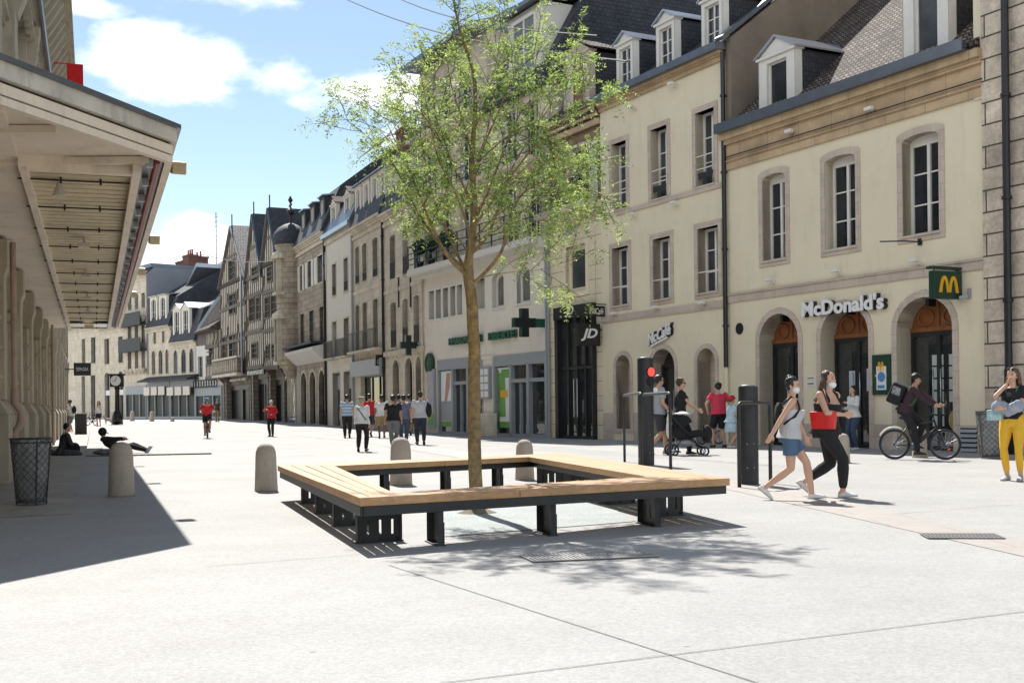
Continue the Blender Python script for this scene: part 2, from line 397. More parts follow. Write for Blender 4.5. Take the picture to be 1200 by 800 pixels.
mx=N(nt,'ShaderNodeMix',data_type='RGBA'); L(nt,mr.outputs[0],mx.inputs['Factor']); tn=N(nt,'ShaderNodeVectorMath',operation='MULTIPLY'); L(nt,sky.outputs[0],tn.inputs[0]); tn.inputs[1].default_value=(1.45,1.38,1.22); L(nt,tn.outputs[0],mx.inputs['A']); mx.inputs['B'].default_value=(15,15.3,15.8,1)
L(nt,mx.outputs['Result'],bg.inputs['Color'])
scn.view_settings.view_transform='Standard'; scn.view_settings.look='None'; scn.view_settings.exposure=.68; scn.view_settings.gamma=1
# ---------------------------------------------------------------- ground
def ground_material():
    m,nt,p=_nt('pale_terrazzo_paving')
    tc=N(nt,'ShaderNodeTexCoord')
    def noi(s,d=4,r=.6):
        n=N(nt,'ShaderNodeTexNoise'); n.inputs['Scale'].default_value=s; n.inputs['Detail'].default_value=d; n.inputs['Roughness'].default_value=r
        L(nt,tc.outputs['Object'],n.inputs['Vector']); return n.outputs['Fac']
    def mrg(a,i0,i1,o0,o1):
        r=N(nt,'ShaderNodeMapRange'); L(nt,a,r.inputs[0]); r.inputs[1].default_value=i0;r.inputs[2].default_value=i1;r.inputs[3].default_value=o0;r.inputs[4].default_value=o1; return r.outputs[0]
    vo=N(nt,'ShaderNodeTexVoronoi'); vo.inputs['Scale'].default_value=55; L(nt,tc.outputs['Object'],vo.inputs['Vector'])
    sp=N(nt,'ShaderNodeSeparateColor'); L(nt,vo.outputs['Color'],sp.inputs[0])
    a=mrg(sp.outputs[0],0,1,.88,1.10)
    b=mrg(noi(110,2),.3,.7,.86,1.12); c=mrg(noi(.35,8,.65),.3,.7,.86,1.06); d=mrg(noi(2.2,8,.7),.35,.75,1.03,.93)
    v2=N(nt,'ShaderNodeTexVoronoi'); v2.inputs['Scale'].default_value=1.6; L(nt,tc.outputs['Object'],v2.inputs['Vector'])
    e=mrg(v2.outputs['Distance'],.018,.035,.55,1.0)
    k=None
    for x in (a,b,c,d,e):
        if k is None: k=x
        else:
            q=N(nt,'ShaderNodeMath',operation='MULTIPLY'); L(nt,k,q.inputs[0]); L(nt,x,q.inputs[1]); k=q.outputs[0]
    vm=N(nt,'ShaderNodeVectorMath',operation='SCALE'); vm.inputs[0].default_value=(.352,.348,.342); L(nt,k,vm.inputs['Scale'])
    L(nt,vm.outputs[0],p.inputs['Base Color']); p.inputs['Roughness'].default_value=.75; p.inputs['Specular IOR Level'].default_value=.35
    bu=N(nt,'ShaderNodeBump'); bu.inputs['Strength'].default_value=.25; bu.inputs['Distance'].default_value=.004; L(nt,noi(120,3),bu.inputs['Height']); L(nt,bu.outputs['Normal'],p.inputs['Normal'])
    return m
M['ground']=ground_material()
mb=MB()
ys=[-70,-20,0,6,12,20,30,40,50,60,70,80,90,100,107,130,160,260,700]; xs=[-400,-120,-60,-30,-15,0,15,30,60,120,400]
for i in range(len(ys)-1):
    for j in range(len(xs)-1):
        mb.poly([(xs[j],ys[i],gz(ys[i])),(xs[j+1],ys[i],gz(ys[i])),(xs[j+1],ys[i+1],gz(ys[i+1])),(xs[j],ys[i+1],gz(ys[i+1]))])
me=mb.mesh('ground',[M['ground']]); bm=bmesh.new(); bm.from_mesh(me); bmesh.ops.remove_doubles(bm,verts=bm.verts,dist=.001); bm.to_mesh(me); bm.free()
o=bpy.data.objects.new('ground',me); COL.objects.link(o); tag(o,kind='structure')
def sheet(name,pts,m,h=.004,kind='structure',label=None,cat=None):
    mb=MB(); mb.poly([(p[0],p[1],h+gz(p[1])) for p in pts]); o=mb.obj(name,m); return tag(o,label,cat,kind=kind)
# expansion joints
jm=mat('joint_dark',(.17,.16,.15),.95,.1,3)  # plain dark colour of the joints
def strip(name,a,b,w,m,h=.004):
    a=Vector(a[:2]);b=Vector(b[:2]); d=(b-a).normalized(); n=Vector((d.y,-d.x))*w/2
    return sheet(name,[a-n,b-n,b+n,a+n],m,h)
G=lambda x,y:ground(x,y)
strip('paving_joint',G(455,662),G(1000,836),.008,jm); strip('paving_joint',G(480,805),G(1320,702),.008,jm)
strip('paving_joint',G(240,664),G(900,612),.007,jm); strip('paving_joint',G(1050,602),G(1290,583),.008,jm)
# pinkish paver band on the right, and the hall's pavement on the left
pk=blocks('pink_pavers',(.355,.325,.30),(.345,.315,.295),(.28,.26,.24),.9,.6,.012,.2,axis='xy',dirt=.12,rough=.7)
sheet('paver_band',[G(820,566),G(880,562),G(1330,664),G(1270,668)],pk)
pv=blocks('hall_pavement_slabs',(.36,.34,.30),(.32,.30,.27),(.16,.15,.13),1.1,.9,.012,.2,axis='xy',dirt=.2,rough=.7)
def lineX(c,Z): return c-.35*Z
pw=[(lineX(-.24,13.86),13.86),(lineX(-.24,78),78),(lineX(-1.6,78),78),(lineX(-1.6,12),12),(-9,8),(-9,10.5),tuple(G(0,617)[:2])]
sheet('hall_pavement',[pw[0],pw[1],pw[2],pw[3],pw[4],(-9.5,8.3),pw[6]][:4]+[(-9.8,10.2),(-7.4,12.25)],pv)
lane=mat('lane_band',(.40,.38,.345),.8,.08,.6,fine=.08)
mb=MB()
LB=[(G(222,500),G(232,500)),(G(330,508),G(345,507.5)),(G(420,517),G(445,516)),(G(500,530),G(545,529)),(G(560,540),G(610,539))]
rows_=[]
for k in range(len(LB)-1):
    for j in range(8):
        f=j/8; rows_.append((LB[k][0].lerp(LB[k+1][0],f),LB[k][1].lerp(LB[k+1][1],f)))
for p,q in zip(rows_,rows_[1:]): mb.poly([(v.x,v.y,gz(v.y)+.006) for v in (p[0],p[1],q[1],q[0])])
tag(mb.obj('lane_band',lane),kind='structure')
# ---------------------------------------------------------------- facade planes and buildings
class Plane:
    def __init__(s,P0,P1):
        s.P0=Vector(P0); s.d=(Vector(P1)-s.P0).normalized(); s.n=Vector((s.d.y,-s.d.x))
    def hit(s,px,py,w=0):
        a,b=ray(px,py); q=s.P0+s.n*w
        t=q.dot(s.n)/(a*s.n.x+s.n.y)
        return (t*a-s.P0.x)*s.d.x+(t-s.P0.y)*s.d.y, EYE-b*t, t
def onplane(px,s): a=(px-CX); return a/s,F/s
PM=Plane((-4.26,56.7),(10.81,27.67)); PK=Plane((-15.45,84.8),(-4.26,56.7)); PT=Plane((-26.5,107.7),(-15.45,84.8)); PQ=Plane((-48.2,136.0),(-26.2,107.7))
PL=Plane((-1.84-.35*10,10),(-1.84-.35*71,71))
class O_:
    def __init__(s,u0,u1,z0,z1,rise=0,depth=.25,**k):
        s.u0,s.u1,s.z0,s.z1,s.rise,s.depth=u0,u1,z0,z1,rise,depth; s.__dict__.update(k)
    def top(s,u):
        if not s.rise: return s.z1
        c=(s.u0+s.u1)/2; h=(s.u1-s.u0)/2; t=max(-1,min(1,(u-c)/h)); return s.z1-s.rise+s.rise*math.sqrt(max(0,1-t*t))
    def outline(s,g=0,gb=None,n=12):
        gb=g if gb is None else gb
        a,b=s.u0-g,s.u1+g; z0=s.z0-gb; z1=s.z1+g
        pts=[(a,z0),(b,z0)]
        if s.rise:
            c=(a+b)/2;h=(b-a)/2; r=s.rise+ (g if s.rise>.3 else 0)
            for k in range(n+1):
                t=PI*k/n; pts.append((c+h*math.cos(t),z1-r+r*math.sin(t)))
        else: pts+=[(b,z1),(a,z1)]
        return pts
def wall_mb(mb,x0,x1,z0,topf,ops,y=0,extra=()):
    br={x0,x1,*extra}
    for o in ops:
        br|={o.u0,o.u1}
        if o.rise:
            for k in range(1,12): br.add(o.u0+(o.u1-o.u0)*(.5-.5*math.cos(PI*k/12)))
    br=sorted(b for b in br if x0-1e-6<=b<=x1+1e-6)
    for a,b in zip(br,br[1:]):
        if b-a<1e-5: continue
        m=(a+b)/2; cov=sorted([o for o in ops if o.u0<m<o.u1],key=lambda o:o.z0)
        lo=(z0,z0)
        for o in cov:
            if o.z0>lo[0]+1e-4: mb.poly([(a,y,lo[0]),(b,y,lo[1]),(b,y,o.z0),(a,y,o.z0)])
            lo=(o.top(a),o.top(b))
        mb.poly([(a,y,lo[0]),(b,y,lo[1]),(b,y,topf(b)),(a,y,topf(a))])
class Bld:
    def __init__(s,name,label,plane,px0,px1,pyref=300,u=None,cat='building',group=None):
        s.pl=plane
        s.u0=plane.hit(px0,pyref)[0] if u is None else u[0]; s.W=(plane.hit(px1,pyref)[0] if u is None else u[1])-s.u0
        o=plane.P0+plane.d*s.u0; s.org=Vector((o.x,o.y,0)); s.rz=math.atan2(plane.d.y,plane.d.x)
        s.root=empty(name,s.org,s.rz,label,cat,group)
        s.inv=(Matrix.Translation(s.org)@Matrix.Rotation(s.rz,4,'Z')).inverted()
        s.ops=[]; s.g=gz(o.y+plane.d.y*s.W/2)
    def P(s,px,py,w=0):
        u,z,t=s.pl.hit(px,py,w); return u-s.u0,z
    def side(s,px,py,u):
        """hit with the plane through local x=u perpendicular to the facade -> (y,z)"""
        o=s.pl.P0+s.pl.d*(s.u0+u); a,b=ray(px,py); t=o.dot(s.pl.d)/(a*s.pl.d.x+s.pl.d.y)
        p=Vector((t*a,t)); return -(p-o).dot(s.pl.n), EYE-b*t
    def row(s,lst,yt,yb,**k):
        """openings given as (xl,xr) px; heights averaged from (x,yt),(x,yb) samples"""
        zt=sum(s.P(x,y)[1] for x,y in yt)/len(yt); zb=sum(s.P(x,y)[1] for x,y in yb)/len(yb)
        out=[]
        for xl,xr in lst:
            ym=(yt[0][1]+yb[0][1])/2
            out.append(O_(s.P(xl,ym)[0],s.P(xr,ym)[0],zb,zt,**k))
        s.ops+=out; return out
    def thing(s,name,label,cat,off=(0,0,0),group=None):
        p=Matrix.Translation(s.org)@Matrix.Rotation(s.rz,4,'Z')@Vector(off)
        return empty(name,p,s.rz,label,cat,group)
    def wall(s,zt,m,z0=-.4,depth=9,topf=None,extra=(),side=True,reveal=None,ops=None,nameit='wall'):
        mb=MB(); topf=topf or (lambda u:zt); ops=s.ops if ops is None else ops
        wall_mb(mb,0,s.W,z0,topf,ops,extra=extra)
        for o in ops:
            out=o.outline(); n=len(out)
            for i in range(n):
                a,b=out[i],out[(i+1)%n]; mb.poly([(a[0],0,a[1]),(a[0],o.depth,a[1]),(b[0],o.depth,b[1]),(b[0],0,b[1])])
        if side:
            for x in (0,s.W):
                mb.poly([(x,0,z0),(x,depth,z0),(x,depth,topf(x)),(x,0,topf(x))])
            mb.poly([(0,depth,z0),(s.W,depth,z0),(s.W,depth,topf(s.W)),(0,depth,topf(0))])
        return mb.obj(nameit,m,s.root)
def fill_window(b,o,fm='white_frame',gm='glass',bars=3,mull=1,t=.06,sur=None,sw=.16,pr=.03,sill=True,rail=None,name='window',shutters=None,railh=.9,open_bottom=False,lintel=None,flat=False):
    d=o.depth
    mb=MB(); out=o.outline(); inn=o.outline(-t)
    if flat:
        zt=o.z1-o.rise-.02; rect=[(o.u0,o.z0),(o.u1,o.z0),(o.u1,zt),(o.u0,zt)]; mb.ring(rect,[(o.u0+t,o.z0+t),(o.u1-t,o.z0+t),(o.u1-t,zt-t),(o.u0+t,zt-t)],d-.05,d+.02)
        up=O_(o.u0,o.u1,zt,o.z1,o.rise); mb.poly([(p[0],d-.055,p[1]) for p in up.outline()])
        full=o; o=O_(o.u0,o.u1,o.z0,zt,0,d); out=full.outline()
    else: mb.ring(out,inn,d-.05,d+.02)
    w=o.u1-o.u0
    for k in range(mull):
        c=o.u0+w*(k+1)/(mull+1); mb.box(c-t*.6,c+t*.6,d-.055,d+.01,o.z0+t,o.top(c)-t)
    for k in range(1,bars):
        z=o.z0+(o.z1-o.rise-o.z0)*k/bars if not o.rise or o.rise<.3 else o.z0+(o.z1-o.rise-o.z0)*k/(bars-1 if bars>1 else 1)
        mb.box(o.u0+t,o.u1-t,d-.04,d+.012,z-.018,z+.018)
    f=mb.obj(name,M[fm],b.root)
    if gm=='glass' and fm!='white_frame' and random.random()<.33: gm='glass_curtain'
    pts=o.outline(-t*.5); mb=MB(); mb.poly([(p[0],d,p[1]) for p in pts]); mb.obj('pane',M[gm],f)
    if sur:
        mb=MB()
        if flat: o=full
        if sill: mb.ring(o.outline(sw),out,-pr,0.0,d)
        else: mb.ring(o.outline(sw,0),out,-pr,0.0,d,skip=True)
        mb.obj('window_surround',M[sur],f)
    if sill and not open_bottom:
        mb=MB(); mb.box(o.u0-.04,o.u1+.04,-pr-.05,d-.03,o.z0-.05,o.z0+.004); mb.obj('sill',M[sur or 'stone_tan'],f)
    if rail:
        mb=MB(); x0,x1=o.u0+.02,o.u1-.02
        mb.box(x0,x1,-.02,.02,o.z0+railh-.03,o.z0+railh+.02); mb.box(x0,x1,-.015,.015,o.z0+.08,o.z0+.11)
        n=max(3,int((x1-x0)/.13))
        for k in range(n+1):
            x=x0+(x1-x0)*k/n; mb.box(x-.012,x+.012,-.01,.01,o.z0+.09,o.z0+railh)
        mb.obj('railing',M[rail],f)
    if shutters:
        for s_,x in ((-1,o.u0-.05),(1,o.u1+.05)):
            mb=MB(); ww=w*.52; xa=x if s_>0 else x-ww
            mb.box(xa,xa+ww,-.07,-.03,o.z0,o.z1)
            for k in range(12):
                z=o.z0+.1+(o.z1-o.z0-.2)*k/12; mb.box(xa+.05,xa+ww-.05,-.085,-.07,z,z+.04)
            mb.obj('shutter',M[shutters],f)
    return f
def slab_roof(b,prof,m,x0=-.1,x1=None,name='roof'):
    mb=MB(); mb.prism(prof,'x',x0,(b.W+.1) if x1 is None else x1); return mb.obj(name,M[m],b.root)
def mould(b,z0,z1,steps,m,name='cornice',x0=0,x1=None,ends=0):
    """stack of courses: steps = [(fraction of height, projection)]"""
    x1=b.W if x1 is None else x1; mb=MB(); z=z0; h=z1-z0
    for fr,p in steps:
        mb.box(x0-ends,x1+ends,-p,.05,z,z+h*fr-.0015); z+=h*fr
    return mb.obj(name,M[m],b.root)
def dormer(b,xc,w,z0,h,y0,back,wm='white_frame',roofm='zinc_light',cheek='slate_wall',ped=True,glassm='glass',rise=0,bars=3,fr=.14,over=.12):
    """front at y0, runs back into the roof"""
    mb=MB(); o=O_(xc-w/2+fr,xc+w/2-fr,z0+.12,z0+h-.14,rise,.14)
    wall_mb(mb,xc-w/2,xc+w/2,z0,lambda u:z0+h,[o],y=0)
    mb2=MB()
    for a,f in zip(mb.f,range(len(mb.f))): pass
    mb.v=[(v[0],v[1]+y0,v[2]) for v in mb.v]
    mb.box(xc-w/2-.05,xc+w/2+.05,y0-.07,y0+.3,z0+h,z0+h+.07)
    mb.box(xc-w/2,xc-w/2+.03,y0,y0+.25,z0,z0+h); mb.box(xc+w/2-.03,xc+w/2,y0,y0+.25,z0,z0+h)
    ph=w*.28
    if ped: mb.prism([(xc-w/2-.03,z0+h+.07),(xc+w/2+.03,z0+h+.07),(xc,z0+h+.07+ph)],'y',y0,y0+.2)
    d=mb.obj('dormer',M[wm],b.root)
    out=o.outline(); inn=o.outline(-.05); mb=MB(); mb.ring(out,inn,y0+.1,y0+.16)
    for i in range(len(out)):
        p,q=out[i],out[(i+1)%len(out)]; mb.poly([(p[0],y0,p[1]),(p[0],y0+.15,p[1]),(q[0],y0+.15,q[1]),(q[0],y0,q[1])])
    c=(o.u0+o.u1)/2
    if bars>1: mb.box(c-.03,c+.03,y0+.1,y0+.15,o.z0,o.z1)
    for k in range(1,bars): z=o.z0+(o.z1-o.z0)*k/bars; mb.box(o.u0,o.u1,y0+.11,y0+.15,z-.015,z+.015)
    mb.obj('window',M['white_frame'],d)
    mb=MB(); mb.poly([(p[0],y0+.14,p[1]) for p in o.outline(-.01)]); mb.obj('pane',M[glassm],d)
    mb=MB()
    for x in (xc-w/2+.002,xc+w/2-.05): mb.box(x,x+.048,y0+.25,y0+back,z0-.1,z0+h)
    mb.obj('cheek',M[cheek],d)
    mb=MB(); e=over; t=.05; hb=z0+h+.075
    if ped:
        for sg in (-1,1):
            mb.prism([(xc,hb+ph+.02),(xc,hb+ph+.02+t),(xc+sg*(w/2+e),hb+.0+t-.04),(xc+sg*(w/2+e),hb-.04)],'y',y0-.1,y0+back)
    else:
        mb.prism([(y0-.18,hb),(y0+back,hb+.25),(y0+back,hb+.32),(y0-.18,hb+.08)],'x',xc-w/2-e,xc+w/2+e)
    mb.obj('dormer_roof',M[roofm],d)
    return d
def chimney(b,x,y,w,d,z0,z1,m='brick',pots=4):
    mb=MB(); mb.box(x-w/2,x+w/2,y-d/2,y+d/2,z0,z1-.2); mb.box(x-w/2-.07,x+w/2+.07,y-d/2-.07,y+d/2+.07,z1-.2,z1)
    c=mb.obj('chimney',M[m],b.root)
    for k in range(pots):
        mb=MB(); xx=x-w/2+w*(k+.5)/pots; mb.lathe([(.11,0),(.13,.1),(.10,.15),(.085,.5),(.11,.55),(.11,.6)],(xx,y,z1-.01),10); mb.obj('chimney_pot',M['terracotta'],c,smooth=True)
    return c
def pipe(b,x,z0,z1,r=.055,m='dark_frame',y=-.09,name='drainpipe'):
    mb=MB(); mb.tube([(x,y,z0),(x,y,z1)],r,10)
    k=z0+1.2
    while k<z1-.5: mb.tube([(x,y,k),(x,y,k+.07)],r*1.35,10); mb.box(x-.02,x+.02,y,0.02,k+.02,k+.05); k+=2.3
    return mb.obj(name,M[m],b.root,autos=True)
def spot(b,x,z,n=0):
    t=b.thing('wall_spotlight',None,None,(x,0,z)); mb=MB(); mb.box(-.05,.05,-.06,0,-.05,.05); mb.obox((0,-.05,0),(-.0,-.16,.05),.03,.03); mb.obox((-.13,-.2,.06),(.13,-.2,.06),.12,.09); mb.obj('lamp_head',M['white_frame'],t,bevel=.01); return t
# ================================================================ right side, nearest first
CORN=[(.22,.10),(.26,.05),(.18,.16),(.16,.24),(.18,.34)]
# ---- stone corner building at the right edge
b=Bld('stone_building','grey rusticated stone building at the right edge with a long drainpipe',PM,1157,1157,u=(PM.hit(1157,400)[0],PM.hit(1157,400)[0]+16))
qw=b.P(1183,400)[0]
b.wall(15.5,M['quoin'],depth=10)
mb=MB(); mb.box(0.0,qw,-.10,.0,-.3,15.5); mb.obj('quoin_strip',M['quoin'],b.root)
slab_roof(b,[(-.4,15.5),(4,19),(10,19),(10,15.5)],'slate')
xp=b.P(1187.5,400)[0]; pipe(b,xp,-.1,15.3,.085,'dark_frame',-.16)
mb=MB(); mb.tube([(xp,-.16,-.1),(xp,-.16,1.9)],.1,10); mb.obj('pipe_boot',M['dark_frame'],b.root,smooth=True)
# ---- fast-food restaurant, cream house with three arches
b=Bld('cream_building','cream rendered two storey house with three arched doors and tiled roof',PM,852,1157,300)
FF=b; W=b.W; zE=9.55
w3=b.row([(893.6,920.5),(967,1003),(1058,1101)],[(1075,158),(985,183),(907,202)],[(1080,276),(987,290),(909,303)],rise=.14,depth=.32)
arch=b.row([(891,936.5),(963,1019),(1052,1117.5)],[(1085,343),(992,358),(914,372)],[(1085,540)],rise=.74,depth=.52)
for o in arch: o.z0=-.02
b.wall(8.25,M['plaster_cream'],depth=9)
for i,o in enumerate(w3): fill_window(b,o,'white_frame','glass' ,3,1,.075,'stone_trim',.17,.03,flat=True)
gl=['black','black','glass_shop']
for i,o in enumerate(arch):
    mb=MB(); mb.ring(o.outline(.17,0),o.outline(),-.035,0,o.depth,skip=True)
    f=mb.obj('door_arch',M['stone_trim'],b.root)
    zs=o.z1-o.rise-.02; c=(o.u0+o.u1)/2; d=o.depth; h=(o.u1-o.u0)/2
    mb=MB(); pts=[(o.u0,zs)]+[(o.u1,zs)]+[(c+h*math.cos(PI*k/14),zs+o.rise*math.sin(PI*k/14)) for k in range(1,14)]
    mb.poly([(p[0],d-.02,p[1]) for p in pts])
    for k in (-.45,.45): mb.tube([(c+k*h+math.cos(t*PI/8)*.22*h/.8,d-.05,zs+.3+math.sin(t*PI/8)*.2) for t in range(17)],.022,6)
    mb.tube([(c,d-.04,zs),(c,d-.04,zs+o.rise)],.035,6); mb.box(o.u0,o.u1,d-.08,d-.02,zs-.05,zs+.06)
    mb.obj('fanlight',M['door_brown'],b.root)
    mb=MB(); mb.ring([(o.u0,0),(o.u1,0),(o.u1,zs-.05),(o.u0,zs-.05)],[(o.u0+.09,.08),(o.u1-.09,.08),(o.u1-.09,zs-.16),(o.u0+.09,zs-.16)],d-.06,d+.02)
    mb.box(c-.06,c+.06,d-.05,d,0,zs-.06)
    dr=mb.obj('door',M['dark_frame'],b.root)
    mb=MB(); mb.poly([(o.u0+.05,d,.05),(o.u1-.05,d,.05),(o.u1-.05,d,zs-.1),(o.u0+.05,d,zs-.1)]); mb.obj('pane',M['glass_shop'],dr)
    mb=MB()
    for x in (c-.12,c+.12): mb.tube([(x,d-.12,.9),(x,d-.12,2.0)],.018,8)
    mb.obj('handle',M['zinc_light'],dr,smooth=True)
    mb=MB(); mb.box(c-.09,c+.09,-.02,.1,o.z1-.02,o.z1+.17); mb.box(c-.05,c+.05,.1,.35,o.z1-.22,o.z1-.04); mb.obj('arch_lamp',M['black'],b.root)
zb0=b.P(1146,316)[1]; zb1=b.P(1146,303)[1]
mould(b,zb0,zb1,[(.8,.05),(.2,.09)],'stone_trim','string_course')
# plinth pieces between doors
xs=[0]+[v for o in arch for v in (o.u0-.18,o.u1+.18)]+[W]
mb=MB()
for k in range(0,len(xs),2): mb.box(xs[k],xs[k+1],-.022,0,-.3,b.P(1130,498)[1])
pieces(mb,'plinth',M['stone_trim'],b.root)
mould(b,8.2,zE-.28,[(.22,.07),(.03,.11),(.45,.06),(.12,.16),(.18,.26)],'cornice_stone')
mb=MB(); mb.prism([(-.44,zE-.28),(-.44,zE),(-.40,zE),(-.40,zE-.24),(-.1,zE-.24),(.2,zE+.02),(.2,zE-.28)],'x',-.02,W-.28); mb.obj('gutter',M['zinc'],b.root)
roofz=lambda y:zE-.05+(y+.15)*.85
slab_roof(b,[(-.2,zE-.1),(7.5,roofz(7.5)),(12,roofz(7.5)-3),(12,zE-.5),(0,zE-.5)],'tile_brown',0,W-.1)
mb=MB(); mb.box(W-.28,W,-.05,9,zE-1.4,16); mb.obj('party_wall',M['plaster_cream'],b.root)
u,z=b.P(905,128); u1=b.P(925.5,100)[0]
ua=b.P(883,120)[0]; ub=b.P(928,100)[0]
dormer(b,(ua+ub)/2+.05,(ub-ua)*.95,zE-.05,b.P(905,62)[1]-zE-.02,.12,2.8,'white_frame','zinc_light','slate_wall',True,'glass',bars=1,fr=.37)
ua=b.P(1050,40)[0]; ub=b.P(1104,20)[0]
dormer(b,(ua+ub)/2+.1,ub-ua,zE-.05,3.0,.12,3.6,'white_frame','zinc_light','slate_wall',True,'glass_blue',bars=1,fr=.36)
# cables and lamps on the wall
mb=MB(); zc=b.P(1142,97)[1]; mb.tube([(0,-.12,zc),(W,-.12,zc)],.018,5); mb.obj('facade_cable',M['cable'],b.root)
for i,(px,py,lab) in enumerate([(931,157,'small white spotlight under the cornice above the left window of the cream house'),(1025,131,'small white spotlight under the cornice between the two right windows'),
     (907,330,'small white spotlight on the string course above the left arch'),(985,320,'small white spotlight above the middle of the white lettering'),(1077,308,'small white spotlight left of the golden hanging sign')]):
    u,z=b.P(px,py); tag(spot(b,u,z),lab,'spotlight','white spotlights on the cream house')
u,z=b.P(867,385); t=b.thing('wall_disc','round dark plaque on the cream wall beside the drainpipe','plaque',(u,0,z)); mb=MB(); mb.tube([(0,-.03,0),(0,0,0)],.17,20); mb.obj('plaque',M['black'],t)
u,z=b.P(1137,344); t=b.thing('security_camera','small grey security camera right of the hanging sign','camera',(u,0,z)); mb=MB(); mb.box(-.04,.04,-.06,0,-.12,.12); mb.obox((0,-.06,-.05),(-.15,-.2,-.1),.09,.08); mb.obj('camera_body',M['grey_frame'],t,bevel=.01)
u,z=b.P(1070,285); t=b.thing('wall_bracket','thin iron bar fixed to the wall under the right window','bracket',(u,0,z)); mb=MB(); mb.tube([(.25,-.02,0),(.2,-.5,0),(-.1,-1.0,.0)],.018,6); mb.box(.2,.3,-.06,0,-.08,.08); mb.obj('bar',M['iron'],t)
# white 3-D lettering
u0,z0=b.P(944,371); u1,z1=b.P(1040,345); _,zt=b.P(1000,347); _,zb=b.P(1000,366)
t=b.thing('shop_sign','white three dimensional lettering of the restaurant above the middle arch','sign',((u0+u1)/2,0,zb)); off=((u0+u1)/2,0,zb)
text_mesh("McDonald's",u0,u1,zb,zt,-.13,.03,M['white_sign'],'letters',t,off,bold=.034)
text_mesh("McDonald's",u0+.02,u1+.02,zb-.005,zt-.005,-.06,.12,M['black'],'letter_sides',t,off,bold=.026)
# hanging arches sign
u,z=b.P(1125,330); (ya,za),(yb,zb)=b.side(1091.5,317,u),b.side(1124,351,u)
t=b.thing('hanging_sign','square dark green hanging sign with a golden double arch','sign',(u,0,z)); off=(u,0,z)
mb=MB(); mb.box(u-.09,u+.09,ya,yb,zb,za); mb.obj('sign_box',M['green_dark'],t,off=off,bevel=.01)
mb=MB(); mb.tube([(u,.0,za+.08),(u,ya-.05,za+.08)],.03,6); mb.box(u-.11,u+.11,ya-.06,yb+.06,za+.04,za+.10)
for y in (ya+.08,yb-.08): mb.tube([(u,y,za+.07),(u,y,za-.01)],.015,6)
mb.obj('sign_bracket',M['green_dark'],t,off=off)
def arches(mb,y0,y1,z0,z1,x,wid,side=True,ny=1):
    w=(y1-y0)
    for c in (y0+w*.27,y0+w*.73):
        hw=w*.23
        prev=None; P=[];Q=[]
        n=16
        for k in range(n+1):
            t=-1+2*k/n; hh=(1-abs(t)**2.6)
            P.append((c+hw*1.12*t,z0+(z1-z0)*hh)); Q.append((c+(hw*1.12-wid)*t,z0+(z1-z0-wid*1.2)*(1-abs(t)**2.2)))
        for k in range(n):
            quad=[P[k],P[k+1],Q[k+1],Q[k]]
            if side: mb.prism(quad,'x',x,x+.03)
            else: mb.prism(quad,'y',x-.02,x)
mb=MB(); arches(mb,ya+.13,yb-.13,zb+.14,za-.12,u+.09,.075); mb.obj('golden_arches',M['yellow'],t,off=off)
# menu board between door 2 and 3
u0,zt=b.P(1024,416); u1,zb=b.P(1046,462)
t=b.thing('menu_board','dark green wall board with a golden logo and a blue and white poster','sign',((u0+u1)/2,0,zb)); off=((u0+u1)/2,0,zb)
mb=MB(); mb.box(u0,u1,-.07,-.001,zb,zt); mb.obj('board',M['green_dark'],t,off=off,bevel=.008)
mb=MB(); w=u1-u0; arches(mb,u0+w*.32,u1-w*.32,zt-.42,zt-.18,-.07,.03,False); mb.obj('golden_arches',M['yellow'],t,off=off)
mb=MB(); mb.box(u0+w*.25,u1-w*.22,-.078,-.07,zb+.12,zb+.72); mb.obj('poster',M['white_sign'],t,off=off)
mb=MB(); c=(u0+u1)/2; mb.tube([(c+.02,-.083,zb+.45),(c+.02,-.078,zb+.45)],.13,18); mb.box(u0+w*.32,u1-w*.3,-.083,-.078,zb+.16,zb+.24); mb.obj('poster_print',mat('poster_blue',(.10,.25,.50),.5),t,off=off)
text_mesh('RESTAURANT',u0+w*.18,u1-w*.18,zt-.56,zt-.50,-.075,.006,M['white_sign'],'lettering',t,off)
# little paper signs + red extinguisher plate by door 1
u0,z=b.P(946,440)
t=b.thing('paper_notice','two small white notices pinned left of the middle arch','notice',(u0,0,z)); off=(u0,0,z)
mb=MB(); mb.box(u0,u0+.32,-.02,-.001,z-.12,z-.02); mb.box(u0,u0+.32,-.02,-.001,z-.28,z-.17); mb.obj('paper',M['white_sign'],t,off=off)
mb=MB(); mb.box(u0+.03,u0+.29,-.023,-.02,z-.25,z-.2); mb.box(u0+.03,u0+.29,-.023,-.02,z-.09,z-.05); mb.obj('print',mat('print_grey',(.25,.22,.22),.6),t,off=off)
# menu sheets inside the right arch window, poster in door 2
o=arch[2]; d=o.depth
mb=MB()
cw=(o.u1-o.u0)*.17
for r in range(6):
    for cc in range(2):
        if cc==1 and r>3: continue
        x=o.u0+(o.u1-o.u0)*(.36+.30*cc); z=2.35-.3*r; mb.box(x,x+cw*(1.5 if cc else 1.2),d-.012,d-.004,z-.26,z)
mb.obj('menu_sheets',mat('menu_paper',(.42,.50,.46),.5,.1),b.root)
mb=MB(); mb.tube([(o.u0+(o.u1-o.u0)*.8,d-.014,.75),(o.u0+(o.u1-o.u0)*.8,d-.006,.75)],.28,18); mb.obj('yellow_sticker',mat('dull_yellow',(.35,.28,.10),.5,.3),b.root)
o=arch[1]; mb=MB(); mb.box(o.u0+.5,o.u0+.72,d-.012,d-.004,1.4,2.05); mb.box(o.u0+1.15,o.u0+1.3,d-.012,d-.004,1.5,2.1); pieces(mb,'door_poster',mat('poster_pale',(.45,.52,.60),.5,.1),b.root)
